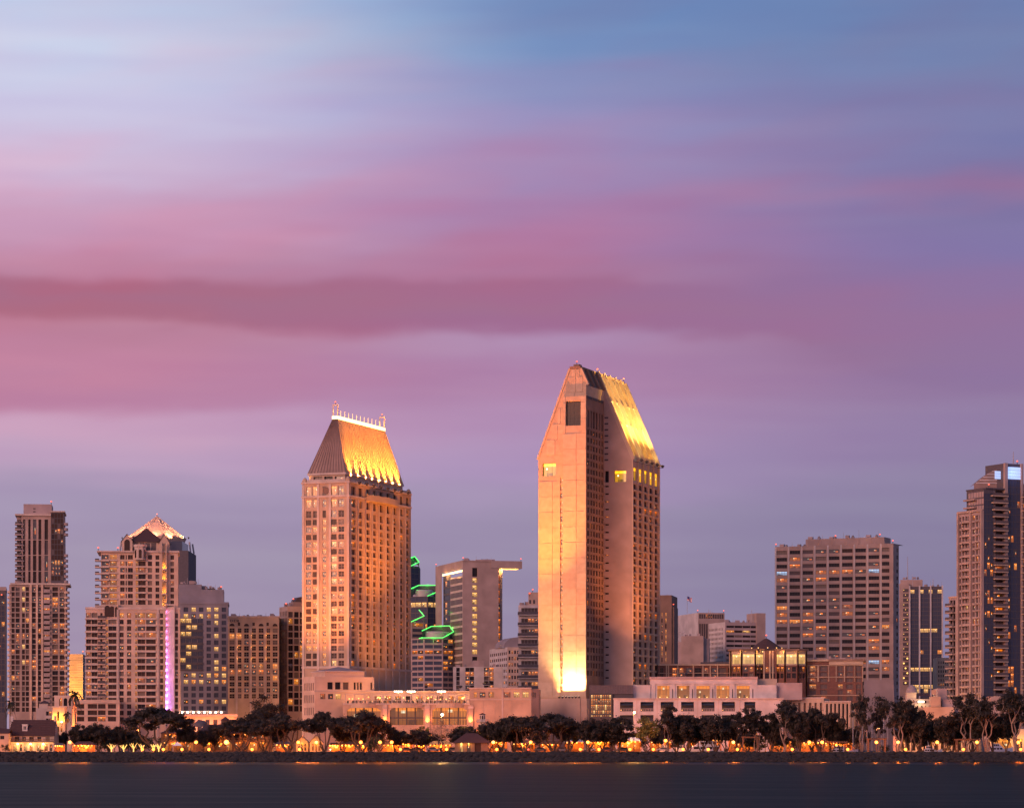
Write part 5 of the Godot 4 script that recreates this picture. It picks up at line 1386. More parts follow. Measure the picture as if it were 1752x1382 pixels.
	b.g("roof:cream").box(Vector3(xl - 1.2, b.hy(1226), 1.4), Vector3(0.4, b.hy(1222), -8)); b.g("white").box(Vector3(xl, 0, -0.6), Vector3(0, b.hy(1226), -8))
	b.g("lamp_bar:steel").box(Vector3(xl, b.hy(1217), -1.1), Vector3(-4.0, b.hy(1216.2), -0.9))
	for k in 9: b.g("lamp_bar:steel").at(lerpf(xl + 0.3, -4.3, k / 8.0), b.hy(1222), -1.0, 0.1, b.hy(1217) - b.hy(1222), 0.1)
	for k in 8:
		bulb_part(b.o, Vector3(lerpf(xl + 1.2, -5.2, k / 7.0), b.hy(1218.6), -0.6), 0.42, "lamp_white")
		if k % 2 == 0: omni(b.o, Vector3(lerpf(xl + 1.2, -5.2, k / 7.0), b.hy(1220.4), 0.6), 22.0, Color(1, 0.8, 0.62))
	finish(b)
	# the hotel with the dark lettering
	b = simple("lettered_hotel", "tan hotel with dark lettering under its roof and a full row of lit windows", 477, 1120, -4, 389.5, 1056, "tan_stone",
		{"px": [[392, 401], [406.6, 412.8], [417, 425.4], [430.4, 437.6], [442, 450.6], [455.8, 462], [466, 474.6]], "py": pitch(1074.6, 10.22, 12, 7.8), "mv": 1, "mh": 1, "deep": 0.55, "frame": "tan_stone", "lit": 0.1, "tone": ["dusk", "warm"],
		"on": func(ci, ri): return "gold" if ri == 7 else ("warm" if ri == 6 and ci in [2, 3, 4, 6] else ("dusk" if [ci, ri] in [[2, 2], [4, 2], [3, 9], [4, 9]] else ""))})
	cap(b, 1056, "parapet:cream", 0.5)
	xl = b.o.get_meta("xl")
	for p in [[392, 401], [417, 425.4], [442, 450.6], [466, 474.6]]:
		var wg := Geo.new(); var cx := (b.fx(p[0]) + b.fx(p[1])) / 2; var r := (b.fx(p[1]) - b.fx(p[0])) / 2
		for j in 8: wg.tri(Vector3(cx, b.hy(1071), 0.03), Vector3(cx + r * cos(PI * j / 8.0), b.hy(1071) + r * sin(PI * j / 8.0), 0.03), Vector3(cx + r * cos(PI * (j + 1) / 8.0), b.hy(1071) + r * sin(PI * (j + 1) / 8.0), 0.03))
		wg.box(Vector3(cx - r, b.hy(1071) - 0.1, 0.002), Vector3(cx + r, b.hy(1071), 0.1))
		part("arched_window", wg, M.glass_warm, b.o)
	for p in [408.5, 433.5, 457.5]: b.g("slot:glass_warm").box(Vector3(b.fx(p) - 0.45, b.hy(1070.5), 0.003), Vector3(b.fx(p) + 0.45, b.hy(1065), 0.05))
	for p in [404.5, 428.6, 453.6]:      # the lit reveals of the recessed bays
		b.g("pilaster:cream").box(Vector3(b.fx(p) - 0.35, 2, 0.003), Vector3(b.fx(p) + 0.35, b.hy(1073), 0.45))
		for q in [1075, 1095, 1115]:
			var l := bulb_part(b.o, Vector3(b.fx(p + 1.6), b.hy(q + 12), 0.7), 0.13, "lamp_warm", "facade_lamp")
			omni(l, Vector3.ZERO, 2.4, Color(1, 0.6, 0.25), 0.1)
	var font := SystemFont.new(); font.font_names = PackedStringArray(["Droid Sans"]); font.font_weight = 700
	var tm := TextMesh.new(); tm.text = "DER"; tm.font = font; tm.font_size = 64; tm.pixel_size = 0.03; tm.depth = 0.25
	var sg := part_mesh("lettering", tm, b.o)
	tm.material = M.charcoal
	var tw := tm.get_aabb().size
	var want := b.fx(408.5) - b.fx(393); 
	sg.transform = Transform3D(Vector3(want / maxf(tw.x, 0.1), 0, 0), Vector3(0.35, 1.0, 0), Vector3(0, 0, 1), Vector3((b.fx(408.5) + b.fx(393)) / 2, b.hy(1062.4), 0.13))
	sg.scale *= Vector3(1.0, 0.9 / maxf(tw.y, 0.1) * 1.05, 1.0)
	clutter(b, 392, 474, 1056, 11)
	finish(b)
	# darker block beside the salmon tower
	b = simple("grid_block", "rose block with a dark window grid and red roof lamps left of the salmon tower", 491.5, 1130, -22, 491.4, 1037, "pink_stone", {}, 0, {}, 1.0)
	b.walls.clear()
	var zl := b.rz(477.5); var xr := b.fx(519)
	wall(b, Vector3(0, 0, zl), Vector3.ZERO, 0, b.hy(1037), even(0.3, -zl - 0.3, 5, 0.6), rows_of(b, pitch(1045, 11.5, 15, 8.6)), {"mat": "pink_stone", "glass": "glass_soft", "mv": 0, "deep": 0.3, "lit": 0.05})
	wall(b, Vector3.ZERO, Vector3(xr, 0, 0), 0, b.hy(1037), front_cols(b, [[493, 501], [503, 511], [513, 518.5]], 0), rows_of(b, pitch(1046.5, 11.5, 15, 9.4)), {"mat": "pink_stone", "mv": 1, "deep": 0.5, "lit": 0.12, "tone": ["warm", "dusk"], "on": func(ci, ri): return "warm" if [ci, ri] in [[0, 1], [1, 6], [1, 10]] else ""})
	var g2 := b.g("pink_stone"); g2.quad(Vector3(0, b.hy(1037), 0), Vector3(xr, b.hy(1037), 0), Vector3(xr, b.hy(1037), zl), Vector3(0, b.hy(1037), zl))
	g2.quad(Vector3(xr, 0, 0), Vector3(xr, 0, zl), Vector3(xr, b.hy(1037), zl), Vector3(xr, b.hy(1037), 0))
	upper(b, 502, 519, 1037, 1029, "penthouse:dim_pink", -2, -8)
	var dm := b.g("barrel_roof:slate")
	for k in 8:
		var a0 := PI * k / 8; var a1 := PI * (k + 1) / 8
		var cx := b.fx(514, -3); var r := 2.3
		dm.quad(Vector3(cx + r * cos(a0), b.hy(1029) + r * 0.9 * sin(a0), -2.5), Vector3(cx + r * cos(a0), b.hy(1029) + r * 0.9 * sin(a0), -8), Vector3(cx + r * cos(a1), b.hy(1029) + r * 0.9 * sin(a1), -8), Vector3(cx + r * cos(a1), b.hy(1029) + r * 0.9 * sin(a1), -2.5))
		dm.tri(Vector3(cx, b.hy(1029), -2.5), Vector3(cx + r * cos(a0), b.hy(1029) + r * 0.9 * sin(a0), -2.5), Vector3(cx + r * cos(a1), b.hy(1029) + r * 0.9 * sin(a1), -2.5))
	for p in [[491, 1037], [503.5, 1029]]: beacon(b, Vector3(b.fx(p[0], -1), b.hy(p[1]), -2.4))
	clutter(b, 493, 502, 1037, 3, -2.0)
	finish(b)

# ---------------------------------------------------------------- the towers with green rooftop tubes
func hex_tower(called: String, label: String, d: float, pts: Array, outline: Array, py: float, bands: Dictionary, drum := []) -> void:
	# pts: picture columns of the visible corners from left to right, with a depth offset each
	var b := bld(called, label, pts[1][0], d, 0)
	var c := []
	for p in pts: c.append(Vector3(b.fx(p[0], p[1]), 0, p[1]))
	var yt := b.hy(py)
	for k in c.size() - 1:
		var L: float = (c[k + 1] - c[k]).length()
		wall(b, c[k], c[k + 1], 0, yt, even(0.3, L - 0.3, maxi(1, int(L / bands.w)), 0.92 if bands.get("white", false) else 0.97), rows_of(b, bands.py), {"mat": bands.mat, "glass": bands.glass, "mv": 1, "deep": 0.18, "frame": bands.get("frame", "slate"), "lit": bands.get("lit", 0.05), "tone": bands.get("tone", ["warm", "pale"]), "on": bands.get("on", func(_a, _b): return "")})
	var back := -26.0
	var g := b.g(bands.mat)
	g.quad(c[-1], Vector3(c[-1].x, 0, back), Vector3(c[-1].x, yt, back), c[-1] + Vector3(0, yt, 0)); g.quad(Vector3(c[0].x, 0, back), c[0], c[0] + Vector3(0, yt, 0), Vector3(c[0].x, yt, back))
	var top := [Vector2(c[0].x, back)]
	for p in c: top.append(Vector2(p.x, p.z))
	top.append(Vector2(c[-1].x, back))
	b.g("roof:slate").prism(top, yt - 0.02, yt + 0.004)
	if drum:
		var dr := b.g("roof_drum:steel"); dr.lathe(Vector3(b.fx(drum[0], -10), yt, -10), [[drum[1], 0], [drum[1], 3.0], [drum[1] * 0.9, 3.6], [0, 3.7]], 16)
	# green light tubes along the roof edge, given as picture points and depth offsets
	for run in outline:
		for k in run.size() - 1:
			var a: Array = run[k]; var e: Array = run[k + 1]
			var tb := Geo.new()
			tb.tube(Vector3(b.fx(a[0], a[2]), b.hy(a[1], 0, a[2]), a[2]), Vector3(b.fx(e[0], e[2]), b.hy(e[1], 0, e[2]), e[2]), 0.27, 0.27, 6)
			part("neon_tube", tb, M.tube_green, b.o)
			var w := b.g("tube_upstand:slate")
			var p0 := Vector3(b.fx(a[0], a[2]), b.hy(a[1], 0, a[2]) - 0.3, a[2]); var p1 := Vector3(b.fx(e[0], e[2]), b.hy(e[1], 0, e[2]) - 0.3, e[2])
			var dn := Vector3(0, minf(0.0, yt - minf(p0.y, p1.y)) - 0.2, 0)
			w.quad(p0 + dn, p1 + dn, p1, p0); w.quad(p1 + dn + Vector3(0, 0, -0.3), p0 + dn + Vector3(0, 0, -0.3), p0 + Vector3(0, 0, -0.3), p1 + Vector3(0, 0, -0.3))
			omni(b.o, (p0 + p1) / 2 + Vector3(0, 0.4, 0.9), 5.0, Color(0.1, 1.0, 0.2), 0.3)
	finish(b)

func green_lit_towers() -> void:
	var dark := {"w": 3.4, "mat": "slate", "glass": "glass_blue", "py": pitch(972, 9.3, 25, 8.2), "lit": 0.10, "tone": ["dusk", "warm"]}
	hex_tower("green_edged_tower", "tallest dark hexagonal tower with a green lit roof edge, half hidden by the salmon tower", 1500, [[690, -8.0], [703, 0.0], [717, -6.0]], [[[699, 955.5, 0.0], [709.5, 952, -8.0], [717, 961.5, -6.0]], [[717, 961.5, -6.0], [703, 968, 0.4]]], 968, dark)
	var mid := {"w": 3.4, "mat": "slate", "glass": "glass_blue", "py": pitch(1021, 9.3, 20, 8.0), "lit": 0.10, "tone": ["dusk", "warm"], "on": func(_c, ri): return "pale" if ri == 1 else ("warm" if ri == 5 and _c % 2 else "")}
	hex_tower("green_edged_tower", "dark hexagonal tower with a green edged roof around a grey drum, beside the courthouse slab", 1470, [[690, -6.0], [731.5, 0.0], [753, -6.0]], [[[700, 1008.5, -2.0], [716, 1001.2, -9.0], [746, 1001.2, -12.0]], [[731.5, 1019.5, 0.4], [753, 1010, -6.0]]], 1020, mid, [724, 5.2])
	var bandy := {"w": 4.5, "mat": "mauve", "white": true, "glass": "glass_blue", "frame": "charcoal", "py": pitch(1066, 9.3, 20, 5.4), "lit": 0.12, "tone": ["gold", "warm"]}
	hex_tower("green_edged_tower", "banded tower with a pointed green roof outline tight against the salmon tower", 1440, [[690, -5.0], [704, 0.0], [725.5, -4.0]], [[[699, 1065.5, 0.3], [725.5, 1053.5, -4.0], [717, 1043.5, -14.0]]], 1064, bandy)
	var low := {"w": 4.2, "mat": "mauve", "white": true, "glass": "glass_blue", "frame": "charcoal", "py": pitch(1094, 9.35, 16, 5.8), "lit": 0.10, "tone": ["gold", "warm"], "on": func(c, ri): return "gold" if [c, ri] in [[3, 0], [3, 1], [4, 1], [2, 1], [1, 2], [0, 2]] else ""}
	hex_tower("green_edged_tower", "lowest hexagonal tower, its whole roof ringed by a green tube", 1410, [[704, -6.0], [725, 0.0], [757.5, 0.0], [776, -7.0]], [[[722, 1079, -3.0], [738, 1071.5, -14.0], [769, 1070.5, -16.0], [776, 1080.5, -7.0], [757.5, 1091, 0.3], [724, 1091, 0.3], [717, 1092, -2.0]]], 1092, low, [746, 6.6])
	# block with two pale piers in front of the banded towers
	var b := bld("pier_block", "low block with pale blank piers and strips of dark glass lit in places", 860, 1240, 0)
	var xl := b.fx(775)
	wall(b, Vector3(xl, 0, 0), Vector3.ZERO, 0, b.hy(1140.5), front_cols(b, [[780.5, 786.5], [796.2, 803.3], [803.7, 811], [828, 836], [836.6, 844.6]], xl), rows_of(b, pitch(1142, 7.6, 8, 6.9)), {"mat": "white", "deep": 0.9, "mv": 0, "lit": 0.1, "on": func(ci, ri): return "gold" if [ci, ri] in [[1, 1], [1, 3], [1, 2], [2, 3], [3, 0], [3, 1], [4, 0], [4, 1], [4, 2], [4, 4], [2, 5]] else ""})
	b.g("white").box(Vector3(xl, 0, -0.95), Vector3(0, b.hy(1140.5), -18))
	upper(b, 808.5, 828.5, 1140.5, 1129.5, "plant_room:mauve", -3, -10)
	clutter(b, 778, 858, 1140.5, 8)
	finish(b)
	b = simple("stepped_office", "pale office with small lit windows and a curved roof behind the pier block", 868, 1340, -14, 837.5, 1107, "white", {}, 0, {}, 20)
	b.walls.clear()
	var zl := b.rz(837.5); var xr := b.fx(890)
	wall(b, Vector3(0, 0, zl), Vector3.ZERO, 0, b.hy(1107), even(0.4, -zl - 0.4, 9, 0.7), rows_of(b, pitch(1115, 10, 8, 5)), {"mat": "white", "mv": 0, "deep": 0.2, "lit": 0.08, "glass": "glass_soft"})
	wall(b, Vector3.ZERO, Vector3(xr, 0, 0), 0, b.hy(1107), even(0.4, xr - 0.4, 4, 0.66), rows_of(b, pitch(1112.5, 10.8, 7, 6)), {"mat": "pink_stone", "mv": 1, "lit": 0.55, "tone": ["warm", "gold", "dusk"]})
	b.g("white").quad(Vector3(0, b.hy(1107), 0), Vector3(xr, b.hy(1107), 0), Vector3(xr, b.hy(1107), zl), Vector3(0, b.hy(1107), zl))
	var vr := b.g("vaulted_roof:grey")
	for k in 10:
		var cx := b.fx(886, -4); var rw := b.fx(886, -4) - b.fx(862, -4)
		var a0 := PI * k / 10; var a1 := PI * (k + 1) / 10; var rh := b.hy(1089) - b.hy(1107)
		vr.quad(Vector3(cx + rw * cos(a0), b.hy(1107) + rh * sin(a0), -4), Vector3(cx + rw * cos(a0), b.hy(1107) + rh * sin(a0), -22), Vector3(cx + rw * cos(a1), b.hy(1107) + rh * sin(a1), -22), Vector3(cx + rw * cos(a1), b.hy(1107) + rh * sin(a1), -4))
		vr.tri(Vector3(cx, b.hy(1107), -4), Vector3(cx + rw * cos(a0), b.hy(1107) + rh * sin(a0), -4), Vector3(cx + rw * cos(a1), b.hy(1107) + rh * sin(a1), -4))
	finish(b)
	b = simple("balconied_office", "white block with deep dark balcony bands just left of the tallest tower", 925, 1220, 4, 887, 1035, "white",
		{"n": 5, "share": 0.97, "m": 1.2, "py": pitch(1040, 18.1, 8, 6.4), "lit": 0.1, "glass": "glass_soft", "on": func(ci, ri): return "gold" if ci > 1 and ri in [1, 2, 6] else ("warm" if ri in [7, 4] and ci > 2 else ""), "deep": 0.6})
	for k in 8:
		var y := b.hy(1051.5 + 18.1 * k)
		b.g("balcony:white").box(Vector3(b.fx(886), y - 0.3, 0.003), Vector3(0.3, y, 1.6)); b.g("balcony_rail:slate").box(Vector3(b.fx(886.2), y + 0.002, 1.5), Vector3(0.2, y + 1.15, 1.56))
	upper(b, 904, 925, 1035, 1012.5, "penthouse:pink_stone", -3, -14)
	for p in [[905.5, 908.8], [912, 915.5]]: b.g("vent:charcoal").box(Vector3(b.fx(p[0], -3), b.hy(1032), -2.99), Vector3(b.fx(p[1], -3), b.hy(1025.5), -2.92))
	for p in [[911.5, 1012.5], [906.3, 1019]]: beacon(b, Vector3(b.fx(p[0], -3), b.hy(p[1]), -2.9))
	clutter(b, 889, 903, 1035, 4)
	finish(b)

func courthouse_group() -> void:
	var b := bld("courthouse_tower", "plain concrete slab tower with a cantilevered roof and one column of lit windows", 792, 1400, -16)
	var zl := b.rz(745); var xr := b.fx(853); var yt := b.hy(960)
	var g := b.g("dim_pink")
	wall(b, Vector3.ZERO, Vector3(xr, 0, 0), 0, yt, front_cols(b, [[808, 817]], 0), rows_of(b, pitch(988.5, 12.25, 13, 8)) + [[b.hy(986), b.hy(971)]], {"mat": "dim_pink", "deep": 0.8, "mv": 0, "on": func(_c, ri): return "off" if ri in [0, 12] else "pale"})
	# left side: frame around a recessed curtain wall
	var L := -zl
	var u0 := L - (-b.rz(756)) as float; var u1 := L + b.rz(791.0) as float
	g.quad(Vector3(0, 0, zl), Vector3(0, 0, zl + u0), Vector3(0, yt, zl + u0), Vector3(0, yt, zl)); g.quad(Vector3(0, 0, zl + u1), Vector3.ZERO, Vector3(0, yt, 0), Vector3(0, yt, zl + u1))
	var yo := b.hy(972.5)
	g.quad(Vector3(0, yo, zl + u0), Vector3(0, yo, zl + u1), Vector3(0, yt, zl + u1), Vector3(0, yt, zl + u0))
	var ym := zl + u0 + (u1 - u0) * 0.38
	wall(b, Vector3(0.7, 0, zl + u0), Vector3(0.7, 0, ym), 0, b.hy(978), even(0.2, ym - zl - u0 - 0.2, 4, 0.95), rows_of(b, pitch(988, 12.25, 14, 9)), {"mat": "slate", "glass": "glass_blue", "deep": 0.1, "on": func(ci, ri): return "warm" if ci == 1 and ri in [0, 3, 4, 5] else ""})
	wall(b, Vector3(0.4, 0, ym), Vector3(0.4, 0, zl + u1), 0, b.hy(984), even(0.2, zl + u1 - ym - 0.2, 10, 0.9), rows_of(b, pitch(987, 12.25, 14, 8.6)), {"mat": "cream", "glass": "glass_soft", "deep": 0.1, "mv": 1})
	g.quad(Vector3(0.7, yo, zl + u0), Vector3(0.7, yo, zl + u1), Vector3(0, yo, zl + u1), Vector3(0, yo, zl + u0))
	var tw := Geo.new(); tw.box(Vector3(0.1, b.hy(977.5), zl + u0 + 0.5), Vector3(0.35, b.hy(974.5), zl + u1 - 0.5))
	part("soffit_light", tw, M.tube_warm, b.o)
	for k in 3: omni(b.o, Vector3(-0.6, b.hy(979), lerpf(zl + u0, zl + u1, 0.2 + 0.3 * k)), 30.0, Color(1, 0.72, 0.4))
	# right glass edge and the cantilevered roof
	wall(b, Vector3(xr, 0, -2.5), Vector3(b.fx(859.5, -2.5), 0, -2.5), 0, yt, [[0.15, 1.6]], rows_of(b, pitch(984, 12.25, 14, 10)), {"mat": "dim_pink", "deep": 0.2, "mv": 0, "on": func(_c, ri): return "dusk" if ri < 6 else "gold"})
	g.quad(Vector3(xr, 0, 0), Vector3(xr, 0, -3), Vector3(xr, yt, -3), Vector3(xr, yt, 0))
	var xe := b.fx(859.5, -2.5)
	g.quad(Vector3(xe, 0, -2.5), Vector3(xe, 0, zl), Vector3(xe, yt, zl), Vector3(xe, yt, -2.5))
	var xc := b.fx(893)
	b.g("canopy:dim_pink").box(Vector3(0.003, yt, 0.3), Vector3(xc, yt + 0.5, zl)); b.g("canopy:dim_pink").box(Vector3(xr - 4, b.hy(971), 0.3), Vector3(xc, yt - 0.002, -6))
	for k in 6:
		var l := Geo.new(); l.box(Vector3(lerpf(xr + 2, xc - 2.5, k / 5.0) - 0.9, b.hy(972.4), -4.5), Vector3(lerpf(xr + 2, xc - 2.5, k / 5.0) + 0.9, b.hy(971.1), -0.6))
		part("soffit_light", l, M.lamp_warm, b.o)
		if k % 2 == 0: omni(b.o, Vector3(lerpf(xr + 2, xc - 2.5, k / 5.0), b.hy(975), -1.5), 24.0, Color(1, 0.72, 0.4))
	b.g("roof_plant:mauve").box(Vector3(b.fx(828), yt + 0.5, -4), Vector3(b.fx(846), yt + 1.4, -9))
	for p in [[745.5, zl], [792, 0.0]]: beacon(b, Vector3(0.2, yt + 0.5, p[1] + (0.4 if p[1] < 0 else -0.4)))
	beacon(b, Vector3(xc - 0.5, yt + 0.5, 0.0))
	clutter(b, 796, 850, 959, 7)
	finish(b)

# ---------------------------------------------------------------- right of the tall tower
func right_group() -> void:
	var b := simple("brown_slab", "narrow brown slab with two strips of lit windows right of the tallest tower", 1149.5, 1330, 10, 1127, 1018, "brown",
		{"px": [[1131.8, 1133.8], [1138.4, 1140.4]], "py": pitch(1048, 9.6, 9, 7.4), "mv": 0, "deep": 0.5, "on": func(ci, ri): return "warm" if (ri * 5 + ci * 3) % 7 < 5 else "off"})
	b.g("brown").box(Vector3(0.003, 0, -0.8), Vector3(b.fx(1153.5, -0.8), b.hy(1038), -16))
	beacon(b, Vector3(b.fx(1152.4, -0.8), b.hy(1038), -1.2)); mast(b, 1142, 1018, 1015)
	finish(b)
	b = simple("flag_building", "pale mauve office with a lit glass top storey and a flag on its roof", 1195, 1480, -14, 1195, 1048, "mauve", {}, 0, {}, 2)
	b.walls.clear()
	var zl := b.rz(1152); var xr := b.fx(1240); var yt := b.hy(1048)
	var g := b.g("white")
	g.quad(Vector3(0, 0, zl), Vector3.ZERO, Vector3(0, yt, 0), Vector3(0, yt, zl)); g.quad(Vector3(0, yt, 0), Vector3(xr, yt, 0), Vector3(xr, yt, zl), Vector3(0, yt, zl))
	wall(b, Vector3.ZERO, Vector3(xr, 0, 0), 0, yt, even(0.4, xr - 0.4, 11, 0.85), rows_of(b, [[1050.5, 1058], [1067, 1102]]), {"mat": "dim_pink", "deep": 0.3, "mv": 1, "glass": "glass_soft", "on": func(ci, ri): return "dusk" if ri == 0 and ci in [3, 4, 5] else "off"})
	for p in [[1194.5, 0.0], [1239, 0.0]]: beacon(b, Vector3(b.fx(p[0]), yt, -0.5))
	var fp := Geo.new(); fp.tube(Vector3(b.fx(1176, -4), yt, -4), Vector3(b.fx(1176, -4), b.hy(1019.5, 0, -4), -4), 0.14, 0.08, 6)
	var pole := part("flagpole", fp, M.steel, b.o)
	var fy := b.hy(1020.5, 0, -4); var fx0 := b.fx(1176.4, -4); var fw := b.fx(1184, -4) - fx0; var fh := fy - b.hy(1028, 0, -4)
	var red := Geo.new(); var wh := Geo.new(); var blu := Geo.new()
	for s in 7:
		var gg := red if s % 2 == 0 else wh
		for k in 8:
			var a := k / 8.0; var e := (k + 1) / 8.0
			var da := -fh * 0.35 * a + 0.15 * sin(a * 7.0); var de := -fh * 0.35 * e + 0.15 * sin(e * 7.0)
			if s < 4 and k < 3: gg = blu
			else: gg = red if s % 2 == 0 else wh
			gg.quad(Vector3(fx0 + fw * a, fy - fh * (s + 1) / 7.0 + da, -4 + 0.3 * sin(a * 6.0)), Vector3(fx0 + fw * e, fy - fh * (s + 1) / 7.0 + de, -4 + 0.3 * sin(e * 6.0)), Vector3(fx0 + fw * e, fy - fh * s / 7.0 + de, -4 + 0.3 * sin(e * 6.0)), Vector3(fx0 + fw * a, fy - fh * s / 7.0 + da, -4 + 0.3 * sin(a * 6.0)))
	var fm := red.add_to(ArrayMesh.new(), mat("flag_red", 0.5, 0.05, 0.05)); wh.add_to(fm, M.boat_white); blu.add_to(fm, mat("flag_blue", 0.04, 0.05, 0.2))
	part_mesh("flag", fm, pole)
	for k in 3: mast(b, 1213 + 3 * k, 1048, 1041 + 2 * k, -6, "roof_mast")
	finish(b)
	b = simple("blank_theatre", "stepped mauve block with four tall slit windows below the flag building", 1204, 1400, 6, 1153, 1104, "mauve", {})
	b.walls.clear()
	b.g("mauve").box(Vector3(b.fx(1152), 0, 0), Vector3(b.fx(1166), b.hy(1098), -16))
	wall(b, Vector3(b.fx(1166), 0, 1.0), Vector3(0, 0, 1.0), 0, b.hy(1088), front_cols(b, [[1173.4, 1177.6], [1180.8, 1184.6], [1187.6, 1191.4], [1194.4, 1198.2]], b.fx(1166), 1.0), rows_of(b, [[1113.5, 1129.5], [1133.5, 1138]]), {"mat": "dim_pink", "mv": 0, "deep": 0.5, "glass": "glass_soft", "on": func(ci, ri): return "warm" if ri == 1 and ci == 0 else "off"})
	b.g("dim_pink").box(Vector3(b.fx(1166), 0, 0.99), Vector3(0, b.hy(1088) - 0.003, -16))
	b.g("side_block:mauve").box(Vector3(0.003, 0, -2), Vector3(b.fx(1213, -2), b.hy(1092), -14))
	b.g("roof_frame:steel").box(Vector3(b.fx(1163), b.hy(1088), -4), Vector3(b.fx(1164), b.hy(1081), -4.4)); b.g("roof_frame:steel").box(Vector3(b.fx(1169), b.hy(1088), -4), Vector3(b.fx(1170), b.hy(1081), -4.4)); b.g("roof_frame:steel").box(Vector3(b.fx(1162.5), b.hy(1081), -4.5), Vector3(b.fx(1170.5), b.hy(1080), -3.9))
	clutter(b, 1172, 1202, 1088, 4)
	finish(b)
	b = bld("banded_office", "pale office with a dotted window grid on one side and dark bands on the other", 1241, 1420, -18)
	zl = b.rz(1212.5); xr = b.fx(1300)
	wall(b, Vector3(0, 0, zl), Vector3.ZERO, 0, b.hy(1064), even(0.4, -zl - 3.0, 10, 0.56), rows_of(b, pitch(1073.5, 8.05, 9, 4.2)), {"mat": "white", "mv": 0, "deep": 0.3, "on": func(ci, ri): return "warm" if ri == 6 and ci in [4, 5] else "off"})
	wall(b, Vector3.ZERO, Vector3(xr, 0, 0), 0, b.hy(1064), even(0.6, xr - 0.6, 4, 0.97), rows_of(b, pitch(1070, 8.15, 9, 3.9)), {"mat": "mauve", "mv": 4, "deep": 0.35, "on": func(ci, ri): return "warm" if ri == 1 and ci == 0 else ("pale" if ri == 1 and ci == 2 else "off")})
	b.g("white").quad(Vector3(0, b.hy(1064), 0), Vector3(xr, b.hy(1064), 0), Vector3(xr, b.hy(1064), zl), Vector3(0, b.hy(1064), zl))
	b.g("lift_shaft:dim_pink").box(Vector3(b.fx(1294), 0, 0.5), Vector3(b.fx(1309.5), b.hy(1048), -12))
	for k in 3: mast(b, 1284 + 2.5 * k, 1064, [1049, 1042, 1052][k], -3)
	clutter(b, 1243, 1290, 1064, 7)
	finish(b)
	brick_complex()
	serrated_block()

